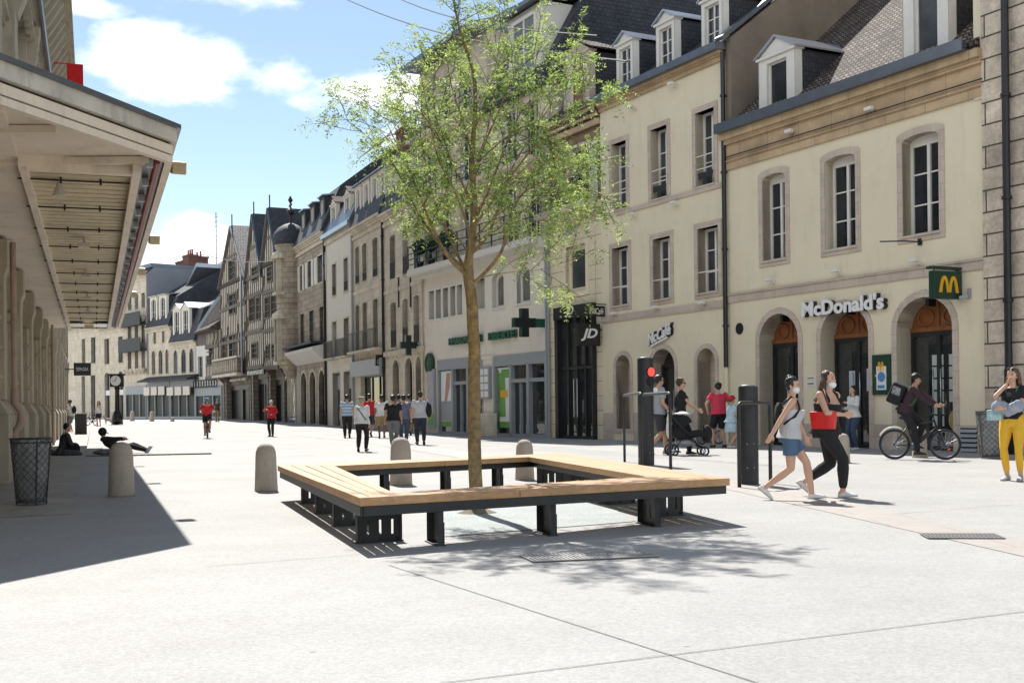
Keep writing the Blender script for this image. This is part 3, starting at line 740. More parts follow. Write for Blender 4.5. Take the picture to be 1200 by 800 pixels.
o=arch[0]; mb=MB(); mb.tube([(o.u0+.7,d-.014,1.1),(o.u0+.7,d-.006,1.1)],.30,18); mb.obj('round_sticker',mat('dull_yellow',(.35,.28,.10),.5,.3),b.root)
# vent grille
u0,zt=b.P(1128,501); u1,zb=b.P(1148,529)
mb=MB(); mb.box(u0-.05,u1+.05,-.07,-.02,zb-.05,zt+.05); mb.obj('vent_frame',M['stone_trim'],b.root)
mb=MB(); mb.box(u0,u1,-.075,-.07,zb,zt); vf=mb.obj('vent',M['black'],b.root)
mb=MB()
for k in range(5): z=zb+(zt-zb)*(k+.5)/5; mb.prism([(-.12,z-.05),(-.075,z+.02),(-.075,z-.03)],'x',u0,u1)
mb.obj('louvre',M['grey_frame'],b.root)
# ---- taller cream house (cafe)
b=Bld('tall_cream_building','taller cream rendered house with three white gabled dormers and small arched niches',PM,705,852,300); CAF=b; W=b.W
zE=12.05
r2=b.row([(717,734),(763,782),(815.5,837.6)],[(826,128),(772,150),(725,168)],[(826,216),(772,234),(725,246)],depth=.34)
r1=b.row([(717.6,736.7),(765.5,786),(818,842.4)],[(830,265),(776,279),(727,290)],[(830,343),(776,352),(727,356)],depth=.34)
ga=b.row([(722.5,739.7),(763.7,791.8),(818,839.4)],[(830,411),(778,411),(731,414)],[(830,540)],rise=.42,depth=.50)
for o in ga: o.z0=-.02
ga[0].z0=b.P(731,502)[1]; ga[1].rise=.6; ga[1].z1+=.1
zc0=b.P(845,72)[1]; b.wall(zc0+.02,M['plaster_cream'],depth=9)
for o in r2+r1: fill_window(b,o,'white_frame','glass_blue',3,1,.075,'stone_trim',.17,.03,rail=None)
mb=MB()
for o in r2:
    for z in (.55,.95): mb.tube([(o.u0-.02,.02,o.z0+z),(o.u1+.02,.02,o.z0+z)],.02,6)
for o in r1: mb.tube([(o.u0-.02,.02,o.z0+.65),(o.u1+.02,.02,o.z0+.65)],.02,6)
mb.obj('window_bar',M['white_frame'],b.root)
for o in r2[1:]:
    mb=MB(); c=(o.u0+o.u1)/2; mb.prism([(c-.38,o.z0+.42),(c+.38,o.z0+.42),(c+.34,o.z0+.22),(c+.1,o.z0+.24),(c+.12,o.z0+.02),(c-.12,o.z0+.02),(c-.1,o.z0+.24),(c-.34,o.z0+.22)],'y',-.01,.01); mb.obj('iron_guard',M['iron'],b.root)
for i,o in enumerate(ga):
    mb=MB(); mb.ring(o.outline(.15,0 if i else .15),o.outline(),-.035,0,o.depth,skip=bool(i)); mb.obj('arch_surround',M['stone_trim'],b.root)
    mb=MB(); mb.poly([(p[0],o.depth,p[1]) for p in o.outline()]); mb.obj('niche_back',M['stone_trim'] if i!=1 else M['glass_shop'],b.root)
o=ga[1]; mb=MB(); mb.ring([(o.u0,0),(o.u1,0),(o.u1,o.z1-.5),(o.u0,o.z1-.5)],[(o.u0+.1,.08),(o.u1-.1,.08),(o.u1-.1,o.z1-.6),(o.u0+.1,o.z1-.6)],.4,.5); dr=mb.obj('door',M['dark_frame'],b.root)
mb=MB(); mb.tube([(o.u0+.75,.36,.8),(o.u0+.75,.36,1.7)],.02,6); mb.obj('handle',M['zinc_light'],dr)
o=ga[2]; mb=MB(); mb.box(o.u1-.28,o.u1,.3,.49,.9,2.3); mb.obj('shop_panel',M['black'],b.root)
xs=[0]+[v for o in ga for v in (o.u0-.16,o.u1+.16)]+[W]; mb=MB()
for k in range(0,len(xs),2): mb.box(xs[k],xs[k+1],-.022,0,-.3,.95)
pieces(mb,'plinth',M['stone_trim'],b.root)
mould(b,b.P(780,369)[1],b.P(780,361)[1],[(1,.06)],'stone_trim','string_course'); mould(b,b.P(848,218)[1]-.02,b.P(848,213)[1],[(1,.05)],'stone_trim','string_course')
mould(b,zc0,zE-.22,[(.5,.08),(.2,.15),(.3,.24)],'cornice_stone')
mb=MB(); mb.box(-.02,W+.06,-.4,.2,zE-.22,zE); mb.obj('gutter',M['zinc'],b.root)
slab_roof(b,[(-.15,zE-.05),(6,zE+4.6),(9,zE+4.6),(9,zE-.4),(0,zE-.4)],'slate',0,W)
mb=MB(); mb.prism([(.02,8.6),(.02,zE+.1),(6,zE+4.75),(9,zE+4.75),(9,8.6)],'x',W-.01,W+.25); mb.obj('gable_wall',mat('old_brown_render',(.24,.195,.15),.9,.2,.8,bump=.3,dirt=.5,dc=(.1,.08,.06)),b.root); mb=MB(); mb.obox((W+.12,-.3,zE+.05),(W+.12,6,zE+4.95),.36,.12,up=(0,-.6,1)); mb.obj('verge',M['zinc'],b.root)
mb=MB(); mb.box(W-.42,W+.1,-.35,9,zE+1,zE+1.02); 
for (xa,xb,py) in [(719.6,737.5,72),(766,786,45),(819,841.5,12)]:
    ua=b.P(xa,py)[0]; ub=b.P(xb,py)[0]
    zt=b.P((xa+xb)/2,{72:67,45:37,12:8}[py])[1]
    dormer(b,(ua+ub)/2,ub-ua+.1,zE+.02,1.55,.12,2.4,'white_frame','zinc_light','slate_wall',True,'glass',bars=3,fr=.17)
chimney(b,1.5,5,1.4,.9,zE+2,zE+7.5,'render_grey',0)
xp=b.P(852.5,250)[0]
pipe(b,xp,b.P(856,430)[1],zE-.3,.07,'black',-.12)
mb=MB(); mb.tube([(W+.02,-.09,-.2),(W+.02,-.09,b.P(856,430)[1])],.06,8); mb.obj('lower_pipe',M['plaster_cream'],b.root)
for i,(px,py,lab) in enumerate([(744,127,'small white spotlight under the eaves of the tall cream house, left one'),(792,101,'small white spotlight under the eaves of the tall cream house, right one'),
   (745,253,'small white spotlight at first floor below the left window pair'),(794,240,'small white spotlight at first floor below the middle window'),(724,369,'small white spotlight just above the left niche'),(773,362,'small white spotlight above the slanted black and white lettering'),(828,357,'small white spotlight above the right niche')]):
    u,z=b.P(px,py); tag(spot(b,u,z),lab,'spotlight','white spotlights on the tall cream house')
u0,_=b.P(763,395); u1,_=b.P(789,390); _,zt=b.P(776,380); _,zb=b.P(776,404)
t=b.thing('cafe_sign','black and white slanted cafe lettering above the middle niche','sign',((u0+u1)/2,0,zb)); off=((u0+u1)/2,0,zb)
text_mesh('McCafé',u0,u1,zb,zt,-.12,.04,M['white_sign'],'letters',t,off,bold=.02,shear=.35,rot=.22)
text_mesh('McCafé',u0+.03,u1+.06,zb-.03,zt+.02,-.06,.08,M['black'],'letter_backing',t,off,bold=.07,shear=.35,rot=.22)
mb=MB(); mb.obox((u0+.1,-.1,zb-.02),(u1-.2,-.1,zb+.22),.03,.06); mb.obj('underline',M['white_sign'],t,off=off)
# ---- sports shop building
b=Bld('narrow_building','narrow house with cream block lower floors and brown upper floors above the black shopfront',PM,643,705,300); JD=b; W=b.W
zl=b.P(674,247)[1]
win=b.row([(663.6,687)],[(674,288)],[(674,342)],depth=.18)
por=b.row([(655,699)],[(676,370)],[(676,540)],depth=.12); por[0].z0=-.02
up=b.row([(666,690)],[(678,172)],[(678,238)],depth=.3)
b.wall(zl,M['jd_blocks'],depth=9,ops=win+por)
mb=MB(); wall_mb(mb,0,W,zl,lambda u:11.3,up,y=0.0); mb.v=[(v[0],v[1]+.12,v[2]) for v in mb.v]; mb.box(0,.02,.12,9,zl,11.3); mb.box(W-.02,W,.12,9,zl,11.3); mb.obj('upper_wall',M['plaster_brown'],b.root)
o=win[0]; fill_window(b,o,'stone_trim' if 0 else 'plaster_yellow','glass_blue',1,0,.16,None,sill=False) if 'plaster_yellow' in M else None
mb=MB(); mb.ring(o.outline(.18),o.outline(),-.04,0,.1); mb.obj('window_surround',M['plaster_yellow'],b.root)
for o in up: fill_window(b,o,'white_frame','glass',4,1,.06,'stone_trim',.12,.0,rail='iron')
# open white louvred shutters and balcony
o=up[0]; mb=MB(); mb.box(o.u1+.02,o.u1+.5,.02,.06,o.z0,o.z1)
for k in range(24): z=o.z0+.06+(o.z1-o.z0-.1)*k/24; mb.box(o.u1+.06,o.u1+.46,-.005,.02,z,z+.05)
mb.obj('shutter',M['white_frame'],b.root)
mb=MB(); mb.box(-.05,W+.02,-.6,.15,zl-.12,zl+.12); mb.box(0,W,-.4,.1,zl-.3,zl-.12); mb.obj('balcony_slab',M['stone_trim'],b.root)
mb=MB(); mb.box(0,W,-.56,-.52,zl+1.0,zl+1.05); mb.box(0,W,-.56,-.52,zl+.18,zl+.22)
for k in range(34): x=W*k/33; mb.box(x-.012,x+.012,-.55,-.53,zl+.12,zl+1.0)
for k in range(8): x=W*(k+.5)/8; mb.tube([(x+.15*math.cos(t*PI/6),-.54,zl+.6+.25*math.sin(t*PI/6)) for t in range(13)],.015,5)
mb.obj('railing',M['iron'],b.root)
mould(b,11.2,11.9,[(.4,.05),(.3,.15),(.3,.28)],'cornice_stone')
slab_roof(b,[(-.3,11.85),(2.6,14.2),(7,16.5),(9,16.5),(9,11.3),(0,11.3)],'tile_brown',0,W)
o=b.P(660,80); dormer(b,b.P(668,70)[0],1.9,11.95,2.15,.25,3.6,'stone_trim','tile_brown','slate_wall',True,'door_brown',bars=1,fr=.45,over=.3)
# black shopfront
u0,zt=b.P(654,352.5); u1,_=b.P(698.5,352); zt=b.P(676,358)[1]; zf=b.P(676,373)[1]; sf_off=((u0+u1)/2,0,0)
t=b.thing('shopfront','tall black glazed sports shop entrance with double doors','shopfront',sf_off)
mb=MB(); mb.box(u0,u1,-.22,.0,zf,zt); mb.obj('fascia',M['black'],t,off=sf_off)
mb=MB(); mb.box(u0,u0+.22,-.18,.1,0,zf); mb.box(u1-.06,u1,-.18,.1,0,zf); n=4
for k in range(n+1):
    x=u0+.22+(u1-u0-.28)*k/n; mb.box(x-.035,x+.035,-.08,.05,0,zf)
mb.box(u0+.2,u1,-.07,.04,2.55,2.65); mb.box(u0+.2,u1,-.07,.04,0,.12); mb.obj('door_frame',M['dark_frame'],t,off=sf_off)
mb=MB(); mb.poly([(u0+.2,.02,.05),(u1-.02,.02,.05),(u1-.02,.02,zf),(u0+.2,.02,zf)]); mb.obj('pane',M['glass_shop'],t,off=sf_off)
mb=MB(); c=u0+.22+(u1-u0-.28)*.5
for x in (c-.12,c+.12): mb.tube([(x,-.14,.8),(x,-.14,2.2)],.022,8)
mb.obj('handle',M['zinc_light'],t,off=sf_off)
a,zj=b.P(669,363); c_,_=b.P(678,363); text_mesh('JD',a,c_,b.P(673,372)[1],b.P(673,359)[1],-.225,.02,M['white_sign'],'letters',t,sf_off,shear=.25,bold=.01)
# hanging JD sign
u=u1+.35; (ya,za),(yb,zb)=b.side(675,379,u),b.side(702,405.5,u)
off=(u,0,zb); t=b.thing('hanging_sign','square black hanging sign with two big pale letters','sign',off)
mb=MB(); mb.box(u-.1,u+.1,ya,yb,zb,za); mb.tube([(u,yb,za-.2),(u,0,za-.2)],.03,6); mb.obj('sign_box',M['black'],t,off=off,bevel=.01)
text_mesh('JD',ya+.14,yb-.12,zb+.17,za-.17,u+.105,.02,M['white_sign'],'letters',t,off,shear=.3,side=True,bold=.03)
u=W+.25; (ya,za),(yb,zb)=b.side(688,358,u),b.side(708,371,u)
off=(u,0,zb); t=b.thing('hanging_sign','small black cafe sign hanging from an iron bar beside the black fascia','sign',off)
mb=MB(); mb.box(u-.05,u+.05,ya,yb,zb,za); mb.tube([(u,0,za+.06),(u,ya-.05,za+.06)],.02,6); mb.obj('sign_box',M['black'],t,off=off)
text_mesh('McCafé',ya+.06,yb-.06,zb+.08,za-.08,u+.055,.01,M['white_sign'],'letters',t,off,shear=.3,side=True)
u,z=b.P(683,271); off=(u,0,z); t=b.thing('wall_lamp','square grey floodlight on a bracket above the single window','floodlight',off)
mb=MB(); mb.box(u+.25,u+.35,-.04,0,z-.1,z+.15); mb.obox((u+.3,-.03,z+.1),(u,-.6,z+.1),.03,.03); mb.box(u-.15,u+.1,-.75,-.5,z-.18,z+.08); mb.obj('lamp_head',M['grey_frame'],t,off=off)
pipe(b,.08,-.2,zl,.05,'grey_frame')
# ---- pharmacy building
b=Bld('pharmacy_building','wide pale building with the pharmacy below and balconied upper floors',PM,495,643,300); PH=b; W=b.W
zs=b.P(570,303)[1]
grp=b.row([(503,509.5),(511,517.5),(519.5,526),(528,534.5),(536,542.5)],[(520,338)],[(520,372)],depth=.25)
grp+=b.row([(558,569)],[(563,327)],[(563,362)],depth=.25)
w2=b.row([(577,591),(606,622)],[(583,322),(613,310)],[(583,362),(613,354)],depth=.22,rise=.3)
shop=b.row([(514,568)],[(540,420)],[(540,520)],depth=.3); shop+=b.row([(580,643.0-1.5)],[(612,414)],[(612,520)],depth=.3)
for o in shop: o.z0=-.02
b.wall(zs,M['plaster_pale'],depth=9,ops=grp+w2+shop)
for o in grp:
    mb=MB(); mb.ring(o.outline(.07),o.outline(),-.04,0,.22); f=mb.obj('window',M['white_frame'],b.root); mb=MB(); mb.poly([(p[0],.22,p[1]) for p in o.outline()]); mb.obj('pane',M['plaster_grey'],f)
for o in w2: fill_window(b,o,'white_frame','glass_pale',1,0,.12,'white_frame',.1,.03)
for k,o in enumerate(shop):
    mb=MB(); z1=o.z1; n=3; w=(o.u1-o.u0)
    mb.ring([(o.u0,0),(o.u1,0),(o.u1,z1),(o.u0,z1)],[(o.u0+.12,.12),(o.u1-.12,.12),(o.u1-.12,z1-.45),(o.u0+.12,z1-.45)],-.06,.3)
    for q in range(1,n): x=o.u0+w*q/n; mb.box(x-.1,x+.1,-.06,.2,.0,z1-.4)
    mb.box(o.u0+w/3,o.u1-w/3*(0 if k else 1),-.03,.15,z1-1.15,z1-1.0)
    for q in (.5,): x=o.u0+w*q; mb.box(x-.03,x+.03,.0,.15,0,z1-1.1)
    f=mb.obj('shop_window',M['grey_frame'],b.root)
    mb=MB(); mb.poly([(o.u0+.1,.12,.1),(o.u1-.1,.12,.1),(o.u1-.1,.12,z1-.4),(o.u0+.1,.12,z1-.4)]); mb.obj('pane',M['glass_shop'],f)
    mb=MB(); x0=o.u0+.2; x1=o.u0+w/3-.12
    mb.box(x0,x1,.04,.06,.35,z1-.5); mb.obj('poster',M['white_sign'],f)
    mb=MB()
    if k==0:
        mb.prism([(x0+.5*(x1-x0),z1-.6),(x0+.8*(x1-x0),z1-.6),(x0+.75*(x1-x0),z1-1.2),(x0+.45*(x1-x0),z1-2.0),(x0+.25*(x1-x0),z1-2.7),(x0+.2*(x1-x0),z1-2.6),(x0+.35*(x1-x0),z1-1.6)],'y',.03,.04)
        mb.obj('poster_print',mat('poster_skin',(.45,.27,.18),.6,.2),f); mb=MB(); mb.box(x0,x1,.03,.04,.6,1.5); mb.obj('poster_base',M['grey_frame'],f)
        mb=MB(); mb.box(x0,x1,.03,.04,.35,.58); mb.obj('poster_stripe',mat('fresh_green',(.15,.35,.08),.6,.2),f)
    else:
        mb.box(x0+.08,x1-.5,.03,.04,.8,2.6); mb.box(x0,x0+.15,.03,.038,.35,z1-.6); mb.box(x0,x1,.03,.04,.35,.6); mb.box(x0+.35,x1-.1,.028,.04,2.4,2.75); mb.obj('poster_stripe',mat('fresh_green',(.15,.35,.08),.6,.2),f)
        mb=MB(); mb.box(x0+.25,x1-.3,.02,.03,1.6,1.9); mb.obj('poster_spot',M['yellow'],f)
# pilaster between the shop windows, letter boxes
mb=MB(); mb.box(shop[0].u1+.05,shop[1].u0-.05,-.08,.0,-.2,shop[0].z1-.15); mb.box(shop[0].u1-.02,shop[1].u0+.02,-.12,.0,shop[0].z1-.15,shop[0].z1); mb.obj('pilaster',M['plaster_pale'],b.root)
u,z=b.P(567,458); off=(u,0,1.2); t=b.thing('notice_cabinet','pale wall cabinet with six small posters between the pharmacy windows','cabinet',off)
mb=MB(); mb.box(u,u+.95,-.22,-.08,1.55,2.9); mb.obj('cabinet_box',M['grey_frame'],t,off=off); mb=MB()
for r in range(4):
    for c in range(2): mb.box(u+.08+.42*c,u+.42+.42*c,-.23,-.22,1.63+.31*r,1.88+.31*r)
mb.obj('poster',M['white_sign'],t,off=off)
mb=MB(); mb.box(u-.1,u+1.4,-.45,-.1,-.1,.95); o=mb.obj('stone_block',M['stone_tan'],None,off=(0,0,0)); o.parent=b.root
# ledge
mb=MB(); mb.box(-.1,W+.02,-.75,.2,zs-.05,zs+.2); mb.box(-.1,W+.02,-.5,.2,zs-.2,zs-.05); mb.obj('balcony_slab',M['plaster_white'],b.root)
# green letters
u0,_=b.P(530,398); u1,_=b.P(567,396); zt=b.P(548,394)[1]; zb=b.P(548,402.5)[1]; off=(u0,0,zb)
t=b.thing('shop_sign','dark green three dimensional pharmacy lettering above the glass doors','sign',off)
text_mesh('PHARMACIE',u0,u1,zb,zt,-.12,.15,M['green_sign'],'letters',t,off,bold=.03)
u0,_=b.P(576.5,395); u1,_=b.P(607.5,392); text_mesh('LIBERTE',u0,u1,zb,zt,-.12,.15,M['green_sign'],'letters',t,off,bold=.03)
# green cross
def cross_sign(b,pxl,pxr,pyt,pyb,pxm,u,label):
    (ya,za),(yb,zb)=b.side(pxl,pyt,u),b.side(pxm,pyb,u); off=(u,0,zb)
    t=b.thing('cross_sign',label,'sign',off); cy=(ya+yb)/2; cz=(za+zb)/2; h=(yb-ya)/2; v=(za-zb)/2; k=.33
    pts=[(cy-h*k,zb),(cy+h*k,zb),(cy+h*k,cz-v*k),(yb,cz-v*k),(yb,cz+v*k),(cy+h*k,cz+v*k),(cy+h*k,za),(cy-h*k,za),(cy-h*k,cz+v*k),(ya,cz+v*k),(ya,cz-v*k),(cy-h*k,cz-v*k)]
    mb=MB(); mb.prism(pts,'x',u-.12,u+.12); mb.obj('cross',M['green_dark'],t,off=off)
    pts2=[(cy+(p[0]-cy)*.84,cz+(p[1]-cz)*.84) for p in pts]
    mb=MB(); mb.prism(pts2,'x',u+.12,u+.135); mb.obj('led_panel',M['dark_frame'],t,off=off)
    mb=MB(); mb.box(u-.1,u+.1,yb,0,cz-v*k*.9,cz+v*k*.9); mb.obj('cross_arm',M['green_sign'],t,off=off)
uu=b.P(642,380)[0]; cross_sign(b,601,643,361,395,627,uu-.2,'dark green pharmacy cross projecting beside the black shopfront')
u,z=b.P(505,426); off=(u,0,z); t=b.thing('round_sign','round dark green sign at the left end of the pharmacy','sign',off); mb=MB(); mb.tube([(u,-.12,z),(u,-.02,z)],.5,24); mb.obj('sign_disc',M['green_dark'],t,off=off)
mb=MB(); mb.tube([(u+.36*math.cos(k*PI/12),-.13,z+.36*math.sin(k*PI/12)) for k in range(25)],.02,5); mb.box(u-.05,u+.05,-.14,-.12,z-.2,z+.2); mb.box(u-.2,u+.2,-.14,-.12,z-.05,z+.05); mb.obj('emblem',M['green_sign'],t,off=off)
u,z=b.P(508,470); off=(u,0,1); t=b.thing('poster_case','narrow illuminated poster case on the wall left of the pharmacy window','poster case',off); mb=MB(); mb.box(u-.5,u+.35,-.12,-.02,.3,3.0); mb.obj('case',M['grey_frame'],t,off=off); mb=MB(); mb.box(u-.42,u+.27,-.13,-.12,1.0,2.9); mb.obj('poster',mat('poster_mix',(.5,.42,.38),.5,.5,2.5,c2=(.25,.3,.45)),t,off=off); mb=MB(); mb.box(u-.42,u+.27,-.13,-.12,.4,.95); mb.obj('poster_base',mat('fresh_green',(.15,.35,.08),.6,.2),t,off=off)
# upper floors
zT=17.0; floors=[(zs+.2,10.7),(10.7,13.7),(13.7,zT)]
ups=[]
for fi,(za,zb) in enumerate(floors):
    for fr in (.07,.23,.40,.57,.74,.90):
        if fi==2 and fr>.5: continue
        c=W*fr; ups.append(O_(c-.55,c+.55,za+.15,za+2.45,0,.2))
mb=MB(); xr=W*.58
wall_mb(mb,0,xr,zs,lambda u:zT+.2,[o for o in ups if o.u1<xr],y=.0); wall_mb(mb,xr,W,zs,lambda u:13.6,[o for o in ups if o.u0>xr],y=0)
mb.box(0,.02,0,9,zs,zT+.2); mb.box(W-.02,W,0,9,zs,13.6); mb.box(xr-.02,xr,0,9,13,zT+.2)
mb.obj('upper_wall',M['stone_tan'],b.root)
for o in ups:
    if o.u0<xr<o.u1: continue
    fill_window(b,o,'white_frame','glass',3,1,.06,'stone_tan',.1,.02,sill=False)
for fi,(za,zb) in enumerate(floors):
    x1=W if fi<2 else xr
    if fi: mb=MB(); mb.box(0,x1,-.8,.02,za-.12,za+.05); mb.obj('balcony_slab',M['plaster_brown'] if 0 else M['stone_tan'],b.root)
    mb=MB(); z=za+.05
    for h in (.15,.4,.65,1.0): mb.box(0,x1,-.76,-.73,z+h,z+h+.04)
    for k in range(int(x1/1.1)+1): mb.box(k*1.1,k*1.1+.04,-.77,-.72,z,z+1.04)
    mb.box(0,.03,-.75,0,z+1.0,z+1.04)
    mb.obj('railing',M['green_rail'],b.root)
mb=MB(); mb.prism([(-.9,zT+.05),(-.9,zT+.25),(.2,zT+.6),(6,zT+4),(9,zT+4),(9,zT+.2),(0,zT+.05)],'x',-.35,xr+.05); mb.obj('roof',M['zinc'],b.root)
mb=MB(); mb.prism([(-.3,13.55),(-.3,13.75),(1.6,17.0),(6,20.5),(9,20.5),(9,13.5),(0,13.5)],'x',xr+.05,W); mb.obj('roof',M['slate'],b.root)
# white attic block and plant balls on the balcony
mb=MB(); xa=b.P(592,40)[0]; xb=b.P(627,40)[0]; mb.box(xa,xb+.3,.15,3.6,13.6,b.P(610,22)[1]+.3); at_=mb.obj('attic',M['plaster_white'],b.root)
zz=b.P(610,22)[1]+.3; mb=MB(); mb.prism([(-.25,zz),(3.9,zz+.5),(3.9,zz+.62),(-.25,zz+.12)],'x',xa-.25,xb+.55); mb.obj('attic_roof',M['zinc'],b.root)
o=O_(xa+.5,xb-.2,14.4,16.6,0,.0); mb=MB(); mb.ring(o.outline(.1),o.outline(-.05),.08,.16); mb.box((o.u0+o.u1)/2-.05,(o.u0+o.u1)/2+.05,.09,.15,o.z0,o.z1); f=mb.obj('window',M['white_frame'],b.root); mb=MB(); mb.poly([(p[0],.13,p[1]) for p in o.outline()]); mb.obj('pane',M['glass_pale'],f)
chimney(b,xr-1.0,3,1.1,.8,zT,zT+3.4,'render_grey',0)
leafm=mat('box_hedge',(.012,.03,.010),.8,.4,20,bump=1,bs=40)
for fr,lab in ((.05,'round clipped box ball on the balcony, leftmost one'),(.16,'round clipped box ball on the balcony, second from the left'),(.30,'round clipped box ball on the balcony, rightmost one')):
    off=(W*fr,-.4,zs+.2); t=b.thing('topiary_ball',lab,'plant',off,'clipped balls on the green balcony')
    mb=MB(); mb.ell((W*fr,-.4,zs+1.25),.36,.36,.38,seg=20,st=14)
    random.seed(3); mb.v=[tuple(Vector(v)+(Vector(v)-Vector((W*fr,-.4,zs+1.25)))*random.uniform(-.08,.08)) for v in mb.v]
    mb.obj('foliage',leafm,t,off=off); mb=MB(); mb.lathe([(.14,0),(.2,.35),(.17,.36)],off,12); mb.tube([(off[0],off[1],off[2]+.3),(off[0],off[1],off[2]+.8)],.03,6); mb.obj('pot',M['black'],t,off=off)
pipe(b,W-.1,-.2,zs,.05,'grey_frame'); pipe(b,.06,-.2,zs,.05,'stone_tan')
# ================================================================ buildings further along the right side
def arch_caps(b,ops,m='stone_tan'):
    for o in ops:
        mb=MB(); mb.ring(o.outline(.14,0),o.outline(),-.03,0,o.depth,skip=True); mb.obj('arch_surround',M[m],b.root)
def far_windows(b,ops,fm='grey_frame',gm='glass',sur='stone_tan',bars=3,rail=None,shutters=None,railh=.9):
    for o in ops: fill_window(b,o,fm,gm,bars,1,.05,sur,.1,.03,sill=True,rail=rail,shutters=shutters,railh=railh)
# right half of the tan pair
b=Bld('tan_building','tan stone house with two dark pointed arch doors beside the pharmacy',PK,450,496,300); W=b.W
a=b.row([(457,463.5),(472,478.6),(485.5,491.3)],[(475,268)],[(475,322)],depth=.3,rise=.1)
c=b.row([(458,465),(472,478.6),(485,491.8)],[(475,350)],[(475,405)],depth=.3,rise=.1)
g=b.row([(461,468.4),(475.5,484),(488,494.5)],[(480,419)],[(480,530)],depth=.35,rise=.5)
for o in g: o.z0=-.02
zE=b.P(450,256)[1]
b.wall(zE,M['stone_tan'],depth=9)
far_windows(b,a,rail='iron'); far_windows(b,c,rail='iron'); arch_caps(b,g)
for o in g: mb=MB(); mb.ring(o.outline(),o.outline(-.1),.25,.35); f=mb.obj('door',M['dark_frame'],b.root); mb=MB(); mb.poly([(p[0],.34,p[1]) for p in o.outline()]); mb.obj('pane',M['black'],f)
mould(b,zE-.5,zE+.15,CORN,'stone_tan'); mould(b,b.P(475,336)[1]-.1,b.P(475,336)[1]+.1,[(1,.06)],'stone_tan','string_course'); mould(b,b.P(475,411)[1]-.15,b.P(475,411)[1]+.1,[(1,.12)],'stone_tan','string_course')
slab_roof(b,[(-.3,zE+.1),(.9,zE+3.2),(5,zE+5),(9,zE+5),(9,zE),(0,zE)],'slate',0,W)
for f in (.2,.5,.8): dormer(b,W*f,1.5,zE+.15,2.3,.1,2.0,'plaster_pale','zinc','slate_wall',False,'glass_pale',bars=2,fr=.25,rise=.2)
pipe(b,.0,-.2,zE,.07,'dark_frame')
cross_sign(b,468.4,500,392.6,416,488,W*.86,'dark green pharmacy cross projecting from the tan house left of the pharmacy')
mb=MB()
for px in (468,482): u,z=b.P(px,346); mb.box(u-.04,u+.04,-.08,-.02,b.P(px,360)[1],b.P(px,325)[1])
mb.obj('wall_anchor',M['iron'],b.root)
# left half of the tan pair
b=Bld('tan_building','tan stone house with a dark shop awning and three close windows per floor',PK,414,450,300); W=b.W
a=b.row([(416.5,421.3),(424.8,430),(437,443)],[(427,285)],[(427,330)],depth=.3,rise=.1)
c=b.row([(417,421.5),(425.3,430.5),(437.5,443.3)],[(428,354)],[(428,410)],depth=.3,rise=.1)
g=b.row([(423,449)],[(436,440)],[(436,530)],depth=.3)
g[0].z0=.5; zE=b.P(432,262)[1]
b.wall(zE,M['stone_tan'],depth=9); far_windows(b,a,rail='iron',railh=.5); far_windows(b,c)
mb=MB(); z=c[0].z0; mb.box(.2,W-.2,-.5,.02,z-.16,z-.04); mb.obj('balcony_slab',M['stone_tan'],b.root)
mb=MB(); mb.box(.2,W-.2,-.48,-.45,z+.95,z+1.0)
for k in range(26): x=.2+(W-.4)*k/25; mb.box(x-.014,x+.014,-.475,-.455,z-.04,z+.96)
mb.obj('railing',M['iron'],b.root)
fill_window(b,g[0],'dark_frame','glass_shop',1,2,.08,None,sill=False)
mb=MB(); za=b.P(432,438)[1]; mb.box(.1,W-.1,-.3,-.001,za-.1,za+.75); mb.obj('awning',M['grey_frame'],b.root)
mould(b,zE-.5,zE+.15,CORN,'stone_tan'); mould(b,b.P(427,340)[1]-.1,b.P(427,340)[1]+.1,[(1,.06)],'stone_tan','string_course')
slab_roof(b,[(-.3,zE+.1),(.9,zE+3.2),(5,zE+5),(9,zE+5),(9,zE),(0,zE)],'slate',0,W)
for f in (.12,.4,.66,.9): dormer(b,W*f,1.4,zE+.15,2.3,.1,2.0,'plaster_pale','zinc','slate_wall',False,'glass_pale',bars=2,fr=.25,rise=.2)
chimney(b,.5,3,1.2,.7,zE+3,zE+6,'brick',2)
u=W-.2; (ya,za),(yb,zb)=b.side(439.5,415.5,u),b.side(453.5,428.5,u); off=(u,0,zb)
t=b.thing('hanging_sign','square black hanging sign above the dark awning of the tan house','sign',off)
mb=MB(); mb.box(u-.08,u+.08,ya,yb,zb,za); mb.tube([(u,yb,za-.1),(u,0,za-.1)],.03,6); mb.obj('sign_box',M['black'],t,off=off)
text_mesh('CALZARIS',ya+.1,yb-.1,zb+.1,zb+.32,u+.085,.01,M['white_sign'],'letters',t,off,side=True)
pipe(b,.0,-.2,zE,.07,'grey_frame')
# pale narrow house
b=Bld('pale_building','narrow pale plastered house with two windows per floor and two small dormers',PK,381.5,414,300); W=b.W
a=b.row([(389.6,394),(403.2,408)],[(399,306)],[(399,344)],depth=.3); c=b.row([(389.6,394.5),(403.4,409)],[(399,375)],[(399,418)],depth=.3)
g=b.row([(390.5,399),(403.5,412.5)],[(401,436)],[(401,530)],depth=.3)
for o in g:o.z0=-.02
zE=b.P(398,271)[1]; b.wall(zE,M['plaster_pale'],depth=9); far_windows(b,a,rail='iron',railh=.6); far_windows(b,c); 
for o in g: fill_window(b,o,'grey_frame','glass_shop',1,1,.07,'stone_tan',.1,.02,sill=False)
mb=MB()
for o in g: mb.box(o.u0+.3,o.u1-.3,.22,.24,o.z1-1.0,o.z1-.15)
mb.obj('shop_notice',mat('notice_grey',(.35,.35,.36),.6),b.root)
mb=MB(); z=c[0].z0
for o in c:
    mb.box(o.u0-.6,o.u1+.6,-.45,.0,z-.14,z-.03); 
mb.obj('balcony_slab',M['stone_tan'],b.root); mb=MB()
